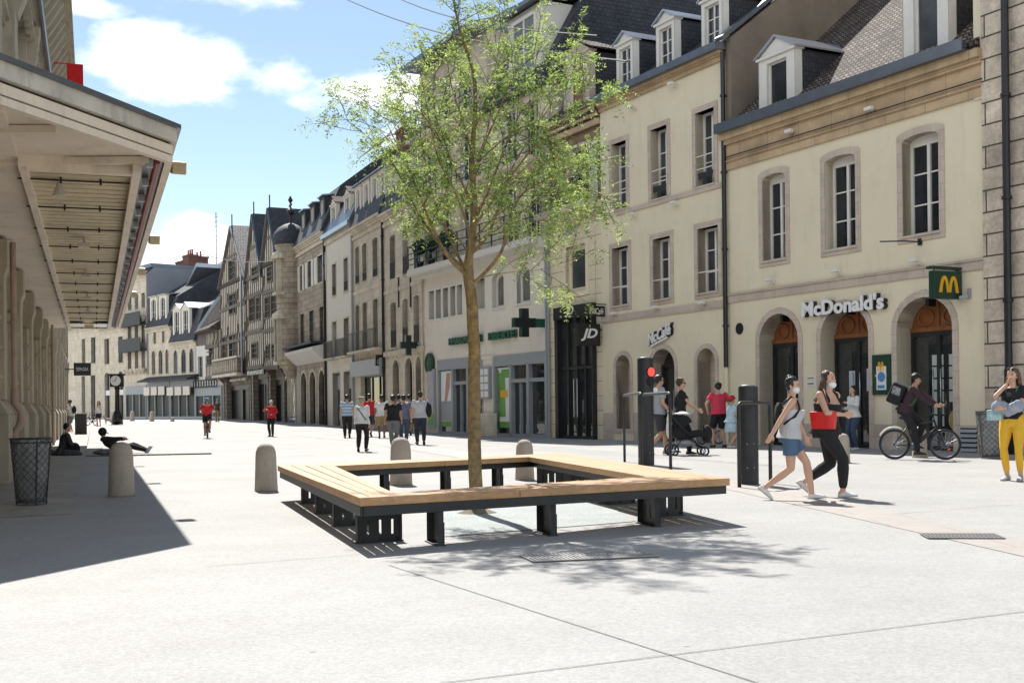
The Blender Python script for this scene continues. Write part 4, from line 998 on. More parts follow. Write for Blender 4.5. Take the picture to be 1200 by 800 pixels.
for o in c:
    mb.box(o.u0-.6,o.u1+.6,-.44,-.41,z+.95,z+1.0)
    for k in range(18): x=o.u0-.6+(o.u1-o.u0+1.2)*k/17; mb.box(x-.014,x+.014,-.435,-.415,z-.03,z+.96)
mb.obj('railing',M['iron'],b.root)
mb=MB(); mb.box(0,W,-.35,.1,zE-.05,zE+.2); mb.obj('gutter',M['zinc_light'],b.root); mould(b,zE-.4,zE-.06,[(1,.12)],'stone_tan')
slab_roof(b,[(-.3,zE+.1),(.9,zE+2.6),(8,zE+8),(9,zE+8),(9,zE),(0,zE)],'zinc',0,W)
for f in (.25,.75): dormer(b,W*f,1.5,zE+.2,1.7,.1,1.8,'plaster_pale','tile_brown','slate_wall',True,'glass_pale',bars=2,fr=.25)
pipe(b,.0,-.2,zE,.08,'black')
# stone arcade house
b=Bld('stone_arcade_building','stone house with three tall arched shop windows and a corner turret beside it',PK,347,381.5,300); W=b.W
a=b.row([(351.8,355),(361,365.4),(372.5,379)],[(365,305)],[(365,336)],depth=.25); c=b.row([(352.5,356.5),(363,368),(375,379.6)],[(365,364)],[(365,408)],depth=.25)
g=b.row([(353,359.6),(363.3,370.2),(374,381)],[(367,435)],[(367,530)],depth=.3,rise=.75)
for o in g:o.z0=-.02+b.g
zE=b.P(363,283)[1]; b.wall(zE,M['stone_block'],depth=9)
far_windows(b,a,shutters='white_frame'); far_windows(b,c,sur='stone_block')
for i_,o in enumerate(g):
    f=fill_window(b,o,'dark_frame','glass_shop',2,1,.1,'stone_tan',.15,.03,sill=False); m_=MB(); c=(o.u0+o.u1)/2; m_.box(c-.5,c+.45,o.depth-.03,o.depth-.01,b.g+.9,b.g+2.4+.3*i_); m_.obj('shop_poster',(M['white_sign'],mat('poster_pink',(.55,.18,.25),.6,.3,3),M['plaster_white'])[i_],f)
zz=b.P(365,426)[1]; mb=MB(); mb.box(-.02,g[0].u0-.16,-.05,0,-.3,zz)
mb.obj('pier',M['plaster_grey'],b.root)
mb=MB(); zl=b.P(365,417)[1]; mb.prism([(-.1,zl-.5),(-.9,zl+.2),(-.9,zl+.4),(0,zl+.6),(0,zl-.5)],'x',0,W-.1); mb.obj('shop_cornice',M['plaster_white'],b.root)
mb=MB(); mb.box(-.1,W,-1.0,0,zl+.62,zl+.75); mb.obj('ledge',M['slate_wall'],b.root)
mould(b,zE-.6,zE+.1,CORN,'stone_tan'); slab_roof(b,[(-.35,zE+.05),(1.0,zE+3.0),(8,zE+8.4),(9,zE+8.4),(9,zE),(0,zE)],'slate',0,W)
for f in (.2,.52,.84): dormer(b,W*f,1.35,zE+.15,2.2,.15,1.8,'slate_wall','zinc_light','slate_wall',False,'glass_pale',bars=1,fr=.3,rise=.2,over=.05)
# turret
b=Bld('stone_turret','round stone corner turret with a scaled slate dome and iron finial',PK,330,347,300); W=b.W
zE=b.P(338,292)[1]; cx=W*.85; r=W*.19; zc=b.P(338,425)[1]
b.wall(zE-.3,M['stone_block'],depth=8,ops=[])
mb=MB(); mb.lathe([(r*.35,zc-1.2),(r*.7,zc-.5),(r,zc),(r,zc+.3),(r*.96,zc+.31),(r*.96,zE-4.2),(r*1.06,zE-4.1),(r*1.06,zE-3.8),(r*.95,zE-3.7),(r*.95,zE-.5),(r*1.1,zE-.2),(r*1.15,zE)],(cx,-.2,0),20); mb.obj('turret_wall',M['stone_block'],b.root,autos=True)
mb=MB(); mb.lathe([(r*1.18,zE),(r*1.3,zE+.35),(r*1.2,zE+.8),(r*.9,zE+1.2),(r*.5,zE+1.45),(.08,zE+1.6)],(cx,-.2,0),20); mb.obj('dome',M['slate'],b.root,autos=True)
mb=MB(); mb.lathe([(.08,0),(.08,.6),(.3,.8),(.3,1.0),(.06,1.2),(.06,1.5),(.18,1.7),(.03,2.0)],(cx,-.2,zE+1.5),8); mb.box(cx-.45,cx+.45,-.24,-.16,zE+2.8,zE+2.9); mb.obj('finial',M['iron'],b.root)
mb=MB()
for k,(zz,h) in enumerate(((zE-3.3,2.3),(zE-8.2,3.0))):
    mb.box(cx-.55,cx-.40,-.2-r*1.15,-.2-r*.6,zz,zz+h); mb.box(cx+.40,cx+.55,-.2-r*1.15,-.2-r*.6,zz,zz+h); mb.lathe([(.9,0),(.8,.35),(.3,.6),(0.05,.7)],(cx,-.2-r*.8,zz+h),12,1,.7); mb.box(cx-.7,cx+.7,-.2-r*1.2,-.2-r*.5,zz-.2,zz)
pieces(mb,'carved_surround',M['stone_tan'],b.root)
mb=MB()
for zz,h in ((zE-3.3,2.3),(zE-8.2,3.0)): mb.box(cx-.4,cx+.4,-.2-r*1.05,-.2-r*.6,zz,zz+h)
pieces(mb,'window',M['glass'],b.root)
o=O_(W*.1,W*.85,b.g,b.g+3.4,1.0,.1); mb=MB(); mb.ring(o.outline(.2,0),o.outline(),-.06,0,.02,skip=True); mb.obj('arch_surround',M['stone_tan'],b.root); mb=MB(); mb.poly([(p[0],-.01,p[1]) for p in o.outline()]); mb.obj('shop_window',M['glass_shop'],b.root)
# ---- timbered gables
def timber_house(name,label,x0,x1,apex,base_l,zj,ground=True,roofm='slate',depth=12,proj=.0,win=(),pl=PT,topflat=None,bay=False):
    b=Bld(name,label,pl,x0,x1,330); W=b.W
    ze=b.P(x0+.5,base_l)[1]; za=b.P(*apex)[1] if apex else ze
    top=(lambda u:ze+(za-ze)*(1-abs(u-W/2)/(W/2))) if apex else (lambda u:ze)
    zg=b.P((x0+x1)/2,zj)[1]
    ops=[O_(W*(f-wd/2),W*(f+wd/2),b.P((x0+x1)/2,yb)[1],b.P((x0+x1)/2,yt)[1],0,.15) for f,wd,yt,yb in win]
    mb=MB(); wall_mb(mb,0,W,zg,top,ops,y=-proj,extra=(W/2,)); mb.poly([(0,-proj,zg),(W,-proj,zg),(W,1.5,zg),(0,1.5,zg)])
    for x in (0,W): mb.poly([(x,-proj,zg),(x,depth,zg),(x,depth,ze),(x,-proj,ze)])
    mb.obj('wall',M['infill'],b.root)
    mb=MB(); t=.13; y0=-proj-.05; y1=-proj+.02
    n=max(5,int(W/.62))
    levels=sorted({zg,ze}|{o.z0 for o in ops}|{o.z1 for o in ops})
    for k in range(n+1):
        x=W*k/n; x=min(max(x,t/2),W-t/2); seg=[(zg,top(x))]
        for o in ops:
            if o.u0-.04<x<o.u1+.04:
                seg=[q for a,c in seg for q in ((a,min(c,o.z0)),(max(a,o.z1),c)) if q[1]-q[0]>.05]
        for a,c in seg: mb.box(x-t/2,x+t/2,y0,y1,a,c)
    z=zg
    fl=[zg+.12]; zz=zg
    while zz<ze-1.5: zz+=2.9; fl.append(min(zz,ze))
    fl.append(ze)
    for z in fl: mb.box(0,W,y0-.06,y1,z-.14,z+.14)
    if apex:
        for sg in (0,W): mb.obox((sg,y0-.02,ze),(W/2,y0-.02,za),.12,.28,up=(0,1,0))
        mb.box(W*.25,W*.75,y0-.03,y1,(ze+za)/2-.1,(ze+za)/2+.1)
    for k in range(0,n,2):
        xa=W*k/n; xb=W*(k+1)/n
        if all(not(o.u0<(xa+xb)/2<o.u1) for o in ops):
            for q in range(len(fl)-1):
                mb.obox((xa,y0+.0,fl[q]+.15),(xb,y0+.0,min(fl[q]+1.3,fl[q+1])),.08,.12,up=(0,1,0))
    mb.obj('timber_frame',M['timber'],b.root)
    for o in ops:
        mb=MB(); oo=O_(o.u0,o.u1,o.z0,o.z1,0,0); mb.ring(oo.outline(.06),oo.outline(-.07),y0-.04,y0+.2); c=(o.u0+o.u1)/2; mb.box(c-.05,c+.05,y0,y0+.1,o.z0,o.z1)
        for k in (1,2): z=o.z0+(o.z1-o.z0)*k/3; mb.box(o.u0,o.u1,y0,y0+.1,z-.03,z+.03)
        f=mb.obj('window',M['timber'],b.root); mb=MB(); mb.poly([(p[0],y0+.12,p[1]) for p in oo.outline()]); mb.obj('pane',M['glass'],f)
    if apex:
        mb=MB(); e=.10
        for sg in (-1,1):
            xe=W/2+sg*(W/2+.25); zl=ze-.25*(za-ze)/(W/2)
            mb.prism([(W/2,za+.1),(W/2,za+.28),(xe,zl+.18),(xe,zl)],'y',-proj-e,depth)
        mb.obj('roof',M[roofm],b.root)
        mb=MB()
        for sg in (-1,1): xe=W/2+sg*(W/2+.25); zl=ze-.25*(za-ze)/(W/2); mb.obox((W/2,-proj-e-.02,za+.2),(xe,-proj-e-.02,zl+.1),.06,.26,up=(0,1,0))
        mb.obj('barge_board',M['zinc'],b.root)
        mb=MB(); mb.tube([(W/2,-proj-e+.1,za+.1),(W/2,-proj-e+.1,za+1.2)],.05,6); mb.obj('finial',M['iron'],b.root)
    # ground floor
    mb=MB(); mb.box(0,.5,.1,1.2,-.2,zg); mb.box(W-.5,W,.1,1.2,-.2,zg); mb.box(.5,W-.5,.5,1.2,zg-.8,zg); mb.obj('ground_wall',M['stone_dark'],b.root)
    mb=MB()
    for x in (.3,W-.3): mb.prism([(1.1,zg-1.6),(-proj,zg-.05),(1.1,zg-.05)],'x',x-.12,x+.12)
    pieces(mb,'bracket',M['timber'],b.root)
    mb=MB(); mb.ring([(.5,0),(W-.5,0),(W-.5,zg-.8),(.5,zg-.8)],[(.65,.2),(W-.65,.2),(W-.65,zg-1.2),(.65,zg-1.2)],.55,.8); mb.box(W*.45,W*.5,.55,.8,0,zg-1.0); mb.box(W*.7,W*.73,.55,.8,0,zg-1.0)
    f=mb.obj('shop_window',M['dark_frame'],b.root); mb=MB(); mb.poly([(.6,.7,.2),(W-.6,.7,.2),(W-.6,.7,zg-1),(.6,.7,zg-1)]); mb.obj('pane',M['glass_far'],f)
    mb=MB(); mb.box(.02,W-.02,1.3,depth,-.2,zg); mb.obj('back_wall',M['stone_dark'],b.root)
    return b
timber_house('timbered_building','half-timbered gabled house directly left of the stone turret',312,330,(327,243),312,432,proj=.25,win=((.5,.34,312,330),(.3,.3,347,372),(.72,.3,347,372),(.3,.25,404,420),(.7,.25,404,420)))
b=timber_house('timbered_building','narrow half-timbered gabled house between two wider timbered gables',292,311,(306,251),328,432,proj=.2,win=((.55,.35,313,330),(.35,.34,348,376),(.75,.25,350,376),(.5,.34,402,420)))
cross_sign(b,300,318,420,437,309,b.W*.5,'small dark green cross on the timbered pharmacy beside the turret')
off=(b.W*.9,0,6); t=b.thing('shop_sign','dark sign with pale lettering across the timbered house beside the turret','sign',off); mb=MB(); mb.box(b.W*.6,b.W*1.6,-1.0,-.85,b.P(305,440)[1],b.P(305,435)[1]); mb.obj('board',M['black'],t,off=off)
text_mesh('PHARMACIE',b.W*.65,b.W*1.55,b.P(305,439.3)[1],b.P(305,435.7)[1],-1.02,.02,M['white_sign'],'letters',t,off)
b=timber_house('timbered_building','half-timbered gabled house with a carved jettied bay, leftmost of the three tall gables',261,291,(276,267),337,440,proj=.2,roofm='slate_wall',win=((.5,.24,304,328),(.5,.26,344,368),(.15,.17,392,418),(.5,.3,392,418),(.85,.17,392,418)))
W=b.W; zb=b.P(275,440)[1]; zt=b.P(275,421)[1]; mb=MB(); mb.box(.1,W-.1,-.95,-.5,zb,zt)
mb.obj('bay_panel',M['stone_dark'],b.root); mb=MB()
for k in range(12): x=.3+(W-.6)*k/11; mb.tube([(x,-.98,zb+.3),(x-.15,-.98,(zb+zt)/2),(x,-.98,zt-.2),(x+.15,-.98,(zb+zt)/2),(x,-.98,zb+.3)],.04,5)
mb.box(0,W,-1.05,-.5,zb-.1,zb+.1); mb.box(0,W,-1.05,-.5,zt-.05,zt+.1); mb.obj('bay_carving',M['infill'],b.root)
off=(W*.7,0,6); t=b.thing('shop_sign','pale lettering above the open shop under the leftmost tall timbered gable','sign',off)
text_mesh('MAISON MILLIERE',W*.35,W*.95,b.P(280,446.5)[1],b.P(280,443.5)[1],-.2,.04,M['plaster_pale'],'letters',t,off,bold=.01)
pipe(b,W,zb,zb+8,.08,'zinc_light',-.6)
b=timber_house('timbered_building','low half-timbered house with a jettied bay at the corner beside the white house',240.5,260,None,392,444,proj=.35,win=((.45,.5,404,428),),pl=PT)
W=b.W; ze=b.P(241,392)[1]; mb=MB(); mb.prism([(-1.2,ze),(-1.2,ze+.15),(5,ze+4.5),(9,ze+4.5),(9,ze)],'x',-.2,W); mb.obj('roof',M['tile_brown'],b.root)
dormer(b,W*.7,1.3,ze+.6,2.2,.3,2.2,'timber','tile_brown','timber',True,'glass',bars=1,fr=.3)
# ---- cross street houses closing the view
FLOORK=dict(depth=.2)
def shopfront(b,x0,x1,z1,m='dark_frame',n=3,g=0):
    mb=MB(); mb.ring([(x0,g),(x1,g),(x1,z1),(x0,z1)],[(x0+.15,g+.3),(x1-.15,g+.3),(x1-.15,z1-.9),(x0+.15,z1-.9)],-.15,.05)
    for k in range(1,n): x=x0+(x1-x0)*k/n; mb.box(x-.09,x+.09,-.12,.03,g,z1-.5)
    f=mb.obj('shop_window',M[m],b.root); mb=MB(); mb.poly([(x0+.1,-.02,g+.2),(x1-.1,-.02,g+.2),(x1-.1,-.02,z1-.7),(x0+.1,-.02,z1-.7)]); mb.obj('pane',M['glass_far'],f)
    return f
b=Bld('white_building','low white house with a grey gambrel gable end behind the timbered houses',PQ,228,262,400); W=b.W
a=b.row([(232,237.5),(241,246),(251,256)],[(240,417)],[(240,441)],depth=.2); ze=b.P(228,406)[1]; b.wall(ze,M['plaster_white'],depth=8); far_windows(b,a,sur=None,bars=2)
shopfront(b,.3,W-.3,b.P(245,452)[1],'grey_frame',3,.4)
mb=MB(); zz=b.P(240,452)[1]
for k in range(9): u=W*(.1+.09*k); mb.tube([(u+.35*math.cos(t*PI/5),-.3,zz+.2+.35*math.sin(t*PI/5)) for t in range(11)],.05,5)
mb.obj('iron_scroll',M['iron'],b.root)
mb=MB(); yt=b.P(250,335)[1]
pp=[(0,ze),b.P(231.5,386),b.P(247,362),b.P(263,340)]
mb.prism(pp+[(pp[-1][0],ze)],'y',0.05,.35); mb.obj('gable_wall',M['render_grey'],b.root)
mb=MB()
for p,q in zip(pp[:3],pp[1:4]): mb.obox((p[0],.1,p[1]+.05),(q[0],.1,q[1]+.05),.45,.16,up=(0,1,0))
mb.obj('verge',M['zinc'],b.root)
b=Bld('stone_building','grey stone house with three pointed arch windows over a grey shopfront',PQ,200,230,400); W=b.W
a=b.row([(204,207.5),(213,217.5),(222.5,226.5)],[(215,410)],[(215,436)],depth=.25,rise=.6); ze=b.P(203,403)[1]; b.wall(ze,M['stone_tan'],depth=8); far_windows(b,a,sur='blue_grey',bars=1,gm='black')
mould(b,ze-.4,ze+.1,CORN,'stone_tan'); shopfront(b,.1,W-.1,b.P(215,443)[1],'blue_grey' if 0 else 'grey_frame',3,.4)
mb=MB(); zf=b.P(215,463)[1]; zf2=b.P(215,453)[1]
for k in range(3): mb.box(W*(.05+k*.32),W*(.30+k*.32),-.6,-.5,zf,zf2)
mb.obj('shop_blind',M['plaster_pale'],b.root)
slab_roof(b,[(-.3,ze),(.8,ze+3.2),(9,ze+6.5),(9,ze),(0,ze)],'slate',0,W)
for f in (.25,.6): dormer(b,W*f,1.9,ze+.2,3.0,.0,2.5,'plaster_pale','zinc_light','slate_wall',True,'glass',bars=2,fr=.35)
mb=MB(); yA=b.P(230,352)[1]; mb.prism([(0.0,ze+3),(W*.3,b.P(205,370)[1]),(W*1.05,b.P(236,327)[1]),(W*1.45,b.P(236,327)[1]-1),(W*1.45,ze+2)],'y',6.2,6.6); mb.obj('gable_wall',M['blue_grey'],b.root)
mb=MB(); mb.prism([(W*.3,b.P(205,370)[1]),(W*.3,b.P(205,370)[1]+.2),(W*1.05,b.P(236,327)[1]+.3),(W*1.05,b.P(236,327)[1])],'y',6.0,14); mb.obj('upper_roof',M['tile_brown'],b.root)
chimney(b,W*.95,9,3.4,1.2,ze+6,b.P(240,297)[1],'brick',5)
b=Bld('stone_building','grey house with two arched dormers left of the pointed arch windows',PQ,173,200,400); W=b.W
a=b.row([(180,183),(190,193)],[(186,388)],[(186,402)],depth=.2)+b.row([(178,182),(186,190.5),(194,197.5)],[(188,410)],[(188,438)],depth=.25,rise=.6); ze=b.P(186,384)[1]; b.wall(ze,M['stone_tan'],depth=8); far_windows(b,a,sur='stone_tan',bars=1,gm='black')
mould(b,ze-.4,ze+.1,CORN,'stone_tan'); shopfront(b,.1,W-.1,b.P(186,443)[1],'grey_frame',3,.4)
mb=MB()
for k in range(3): mb.box(W*(.05+k*.32),W*(.30+k*.32),-.6,-.5,b.P(186,463)[1],b.P(186,453)[1])
mb.obj('shop_blind',M['plaster_pale'],b.root)
off=(0,0,6.5); t=b.thing('awning_sign','dark scalloped canopy running above the grey shopfronts','awning',off); mb=MB(); mb.prism([(0,b.P(186,441)[1]),(-1.2,b.P(186,446)[1]),(-1.2,b.P(186,447.5)[1]),(0,b.P(186,447)[1])],'x',.1,W*2.1); mb.obj('canopy',M['slate_wall'],t,off=off)
slab_roof(b,[(-.3,ze),(.8,ze+3.0),(9,ze+8),(9,ze),(0,ze)],'slate',0,W)
for f in (.28,.68): dormer(b,W*f,1.9,ze+.2,2.9,.0,2.5,'plaster_pale','zinc_light','slate_wall',False,'glass',bars=2,fr=.35,rise=.4)
mb=MB(); mb.prism([(.5,ze+2.6),(W*.9,b.P(197,340)[1]+2.5),(W*.9,b.P(197,340)[1]+2.9),(.5,ze+2.9)],'y',3,12); mb.obj('upper_roof',M['zinc_light'],b.root)
b=Bld('tall_stone_building','tall stone house with black iron balconies rising above its neighbours',PQ,147,173,400); W=b.W
rows=[]
for (yt,yb) in ((345,362),(380,402),(410,434)): rows+=b.row([(150,154),(158,162),(166,170)],[(160,yt)],[(160,yb)],depth=.25)
ze=b.P(160,325)[1]; b.wall(ze,M['stone_tan'],depth=11); far_windows(b,rows,bars=2); mould(b,ze-.5,ze+.1,CORN,'stone_tan')
for z in (402,372): mb=MB(); zz=b.P(160,z)[1]; mb.box(0,W,-.8,-.1,zz-.9,zz-.75); mb.box(0,W,-.8,-.75,zz-.75,zz+.45); mb.box(0,.05,-.8,0,zz-.75,zz+.45); mb.obj('balcony',M['iron'],b.root)
for k in (432,372): mb=MB(); zz=b.P(160,k)[1]; [mb.lathe([(.1,-.6),(.3,-.2),(.3,0)],(W*(i+.5)/6,-.3,zz),8) for i in range(6)]; mb.obj('corbel',M['stone_tan'],b.root)
shopfront(b,.2,W-.2,b.P(160,452)[1],'grey_frame',3,.4)
zt=b.P(190,303)[1]; mb=MB(); mb.prism([(-.3,ze),(.6,zt-.4),(11,zt-.4),(11,ze)],'x',0,W-.02); mb.obj('roof',M['slate'],b.root); mb=MB(); mb.box(-.1,W+.1,.4,11,zt-.4,zt); mb.obj('roof_edge',M['zinc'],b.root); mb=MB(); mb.prism([(-.1,5),(-.1,ze),(.7,zt-.42),(11,zt-.42),(11,5)],'x',W-.01,W+.2); mb.obj('party_wall',M['blue_grey'],b.root)
chimney(b,W*.35,6,3.0,1.3,zt-1,b.P(170,297)[1],'brick',3); chimney(b,W*.85,6,1.8,1.3,zt-1,b.P(187,291)[1],'brick',2); chimney(b,W-.8,5,1.6,1,zt-1,zt+1.2,'brick',3)
mb=MB(); x=W-1; mb.tube([(x,8,zt),(x,8,zt+6)],.05,5); [mb.obox((x-.5,8,zt+3+.5*k),(x+.5,8,zt+3+.5*k),.04,.04) for k in range(6)]; mb.obj('antenna',M['zinc'],b.root)
b=Bld('stone_building','low cream stone house with two tall dark windows under the canopy end',PQ,118,147,400); W=b.W
a=b.row([(122.5,128),(139,144)],[(131,396)],[(131,426)],depth=.3)+b.row([(123,129),(139,145)],[(132,436)],[(132,520)],depth=.3,rise=.5); ze=b.P(130,385)[1]; b.wall(ze,M['stone_tan'],depth=8); far_windows(b,a,bars=1,gm='black',rail=None); mould(b,ze-.4,ze+.1,CORN,'stone_tan')
slab_roof(b,[(-.3,ze),(.5,ze+2.5),(8,ze+3),(8,ze),(0,ze)],'slate',0,W)
mb=MB()
for k in range(4): mb.box(W*(.1+.22*k),W*(.25+.22*k),.0,.6,ze+.2,ze+1.6)
mb.obj('roof_crest',M['zinc'],b.root)
mb=MB()
for a_,c_ in ((122.5,129),(139,145)): mb.box(b.P(a_,460)[0],b.P(c_,460)[0],.1,.2,b.P(130,463)[1],b.P(130,457)[1])
pieces(mb,'shop_plate',M['white_sign'],b.root)
b=Bld('pale_stone_building','pale cream house at the far left end beyond the market hall arcade',PQ,70,118,400); W=b.W
a=b.row([(96,100),(107,112)],[(105,396)],[(105,426)],depth=.3)+b.row([(96,100),(107,112)],[(105,440)],[(105,520)],depth=.3); ze=b.P(100,383)[1]; b.wall(ze,M['stone_tan'],depth=8); far_windows(b,a,bars=1,gm='glass'); mould(b,ze-.4,ze+.1,CORN,'stone_tan')
slab_roof(b,[(-.3,ze),(2,ze+2.5),(8,ze+3),(8,ze),(0,ze)],'slate',0,W)
# ================================================================ market hall on the left (arcade wall, canopy, upper storey)
b=Bld('department_store','weathered stone department store with a deep canopy over its arcade',PL,0,0,u=(-3.2,65)); HL=b
def LP(Z): # distance along the wall at depth Z
    return ((Vector((lineX(-1.365,Z),Z))-PL.P0).dot(PL.d))-b.u0
def YX(X,Z): # local (u,y) of a world point
    p=Vector((X,Z))-PL.P0; return p.dot(PL.d)-b.u0,-p.dot(PL.n)
HC=4.12
bays=[15.9+4.5*k for k in range(13)]
ops=[]
for k in range(12):
    ops.append(O_(LP(bays[k])+1.0,LP(bays[k+1])-1.0,-.02,3.75,0,.55))
zc_,zh=11.2,18.2
ucut=LP(37)
up=[]
for k in range(12):
    ua,ub_=LP(bays[k])+1.3,LP(bays[k+1])-1.3; up.append(O_(ua,ub_,5.8,8.9,.7 if 1 else 0,.4))
    up.append(O_(ua+.2,ub_-.2,9.4,10.4,0,.25))
    if ua>ucut+1: up.append(O_(ua,ub_,12.2,15.4,.7,.4))
mb=MB(); Wd=b.W
wall_mb(mb,0,ucut,-.2,lambda u:zc_,ops+up); wall_mb(mb,ucut,Wd,-.2,lambda u:zh,ops+up,y=0)
mb.box(ucut-.02,ucut,0,8,zc_-1,zh); mb.box(Wd-.02,Wd,0,8,-.2,zh)
for o in ops+up:
    out=o.outline()
    for i in range(len(out)):
        p,q=out[i],out[(i+1)%len(out)]; mb.poly([(p[0],0,p[1]),(p[0],o.depth,p[1]),(q[0],o.depth,q[1]),(q[0],0,q[1])])
mb.obj('wall',M['hall_stone'],b.root)
for o in ops:
    mb=MB(); mb.ring(o.outline(),o.outline(-.1),.45,.55); c=(o.u0+o.u1)/2; mb.box(c-.05,c+.05,.45,.55,0,o.z1); mb.box(o.u0,o.u1,.44,.54,2.7,2.85); mb.box(o.u0,o.u1,.42,.55,0,.55)
    f=mb.obj('window',M['dark_frame'],b.root); mb=MB(); mb.poly([(p[0],.53,p[1]) for p in o.outline()]); mb.obj('pane',M['glass_shop'],f)
for o in up:
    mb=MB(); mb.ring(o.outline(.18),o.outline(),-.09,0,.3); f=mb.obj('window_surround',M['hall_stone'],b.root); mb=MB(); mb.poly([(p[0],.38 if o.depth>.3 else .24,p[1]) for p in o.outline()]); mb.obj('pane',M['glass'],f)
for k,Z in enumerate(bays):
    u=LP(Z); mb=MB()
    mb.box(u-.85,u+.85,-.42,0,-.2,1.15); mb.prism([(-.42,1.15),(-.28,1.4),(0,1.4),(0,1.15)],'x',u-.85,u+.85)
    mb.box(u-.7,u+.7,-.26,0,1.4,3.2)
    for z in (1.75,2.25,2.75): mb.box(u-.73,u+.73,-.30,0,z,z+.06)
    mb.box(u-.36,u+.36,-.34,0,1.4,3.3)
    mb.prism([(0,3.2),(-.34,3.2),(-.35,3.5),(-.40,3.62),(-.40,HC-.02),(0,HC-.02)],'x',u-.36,u+.36)
    mb.obj('pilaster',M['hall_stone'],b.root,bevel=.015)
    mb=MB(); mb.box(u-.5,u+.5,-.3,0,HC+.6,10.2); mb.box(u-.62,u+.62,-.42,0,10.2,10.5); mb.prism([(0,9.4),(-.35,9.4),(-.5,9.8),(-.6,10.6),(0,10.6)],'x',u-.25,u+.25)
    mb.obj('upper_pilaster',M['hall_stone'],b.root,bevel=.01)
mould(b,HC+.55,HC+.9,[(1,.15)],'hall_stone','string_course'); mould(b,9.05,9.3,[(.5,.12),(.5,.2)],'hall_stone','string_course',x1=ucut)
mb=MB(); z=10.45
for fr,p in ((.2,.35),(.15,.30),(.2,.5),(.25,.62)): mb.box(-.3,ucut,-p,.1,z,z+fr*.75-.002); z+=fr*.75
mb.obj('cornice',M['hall_stone'],b.root); mb=MB(); mb.box(-.3,ucut,-.68,-.62,z-.3,z+.02); mb.box(-.3,ucut,-.68,.2,z,z+.06); mb.obj('gutter',M['dark_frame'],b.root)
mb=MB()
for k in range(int(ucut/.55)): x=k*.55; mb.box(x,x+.28,-.48,-.3,10.25,10.44)
pieces(mb,'dentil',M['hall_stone'],b.root)
mb=MB(); z=16.4
for h,p in ((.35,.4),(.3,.7),(.3,.95),(.35,1.08)): mb.box(ucut-.2,Wd,-p,.1,z,z+h-.002); z+=h
mb.box(ucut-.2,Wd,-.85,-.55,z,z+.15); mb.box(ucut-.2,Wd,-.85,-.55,z+1.0,z+1.2)
for k in range(60): x=ucut+(Wd-ucut)*k/59; mb.lathe([(.08,.15),(.16,.4),(.07,.7),(.12,1.0)],(x,-.7,z),8)
mb.obj('cornice',M['hall_stone'],b.root)
mb=MB()
for k in range(26): x=ucut+.4+k*1.2; mb.prism([(0,15.4),(-.25,15.4),(-.5,15.8),(-.85,16.38),(0,16.38)],'x',x,x+.35)
pieces(mb,'console',M['hall_stone'],b.root)
slab_roof(b,[(-.3,zc_),(4,zc_+3),(8,zc_+3),(8,zc_-1),(0,zc_-1)],'slate',-.3,ucut)
slab_roof(b,[(.1,zh),(4,zh+3),(8,zh+3),(8,zh-1),(.1,zh-1)],'slate',ucut,Wd)
# near chamfered wall
ch=Vector((.307,1)).normalized()
C0=Vector((-3.94,14.18)); C1=Vector((lineX(1.02,42),42)); W0=Vector((-6.80,14.13))
c9=C0-ch*9.5; w9=W0-ch*9.5
def loc(p): return YX(p.x,p.y)
mb=MB(); p,q=loc(W0),loc(w9)
mb.poly([(p[0],p[1],-.2),(q[0],q[1],-.2),(q[0],q[1],zc_),(p[0],p[1],zc_)]); qq=loc(w9+Vector((-8,0))); mb.poly([(q[0],q[1],-.2),(qq[0],qq[1],-.2),(qq[0],qq[1],zc_),(q[0],q[1],zc_)]); mb.obj('corner_wall',M['hall_stone'],b.root)
# canopy
cn_=empty('x',(0,0,0)); bpy.data.objects.remove(cn_)
wf=Vector((lineX(-1.84,42),42))
poly=[loc(C0),loc(C1),loc(wf),loc(W0),loc(w9),loc(c9)]
def inset(pl_,d):  # shift the two street-side edges inward
    A=C0+(C0-C0); n1=-PL.n; n2=Vector((-ch.y,ch.x))
    def inter(P,u_,Q,v_):
        den=u_.x*v_.y-u_.y*v_.x; t=((Q-P).x*v_.y-(Q-P).y*v_.x)/den; return P+u_*t
    e1=C0+n1*d; e2=C0+n2*d; c0=inter(e1,PL.d,e2,ch)
    return c0,C1+n1*d,c9+n2*d
c0,c1,cc9=inset(None,.12)
mb=MB(); mb.prism([loc(C0),loc(C1),loc(wf),loc(W0),loc(w9),loc(c9)],'z',4.36,4.52); cp=mb.obj('canopy',M['fascia'],b.root)
mb=MB(); mb.prism([loc(inset(0,-.05)[0]),loc(inset(0,-.05)[1]),loc(wf),loc(W0),loc(w9),loc(inset(0,-.05)[2])],'z',4.52,4.57); mb.obj('canopy_cover',M['zinc'],cp)
mb=MB(); k0,k1,k9=inset(0,.05); mb.prism([loc(k0),loc(k1),loc(wf),loc(W0),loc(w9),loc(k9)],'z',4.22,4.325); mb.obj('canopy_fascia',M['soffit'],cp)
k0,k1,k9=inset(0,.09); mb=MB(); mb.prism([loc(k0),loc(k1),loc(wf),loc(W0),loc(w9),loc(k9)],'z',4.326,4.359); mb.obj('canopy_shadow_line',M['cable'],cp)  # black strip paints the shadow line in the gap below the slab
k0,k1,k9=inset(0,.11); mb=MB(); mb.prism([loc(k0),loc(k1),loc(wf),loc(W0),loc(w9),loc(k9)],'z',4.20,4.219); mb.obj('canopy_board',M['soffit'],cp)
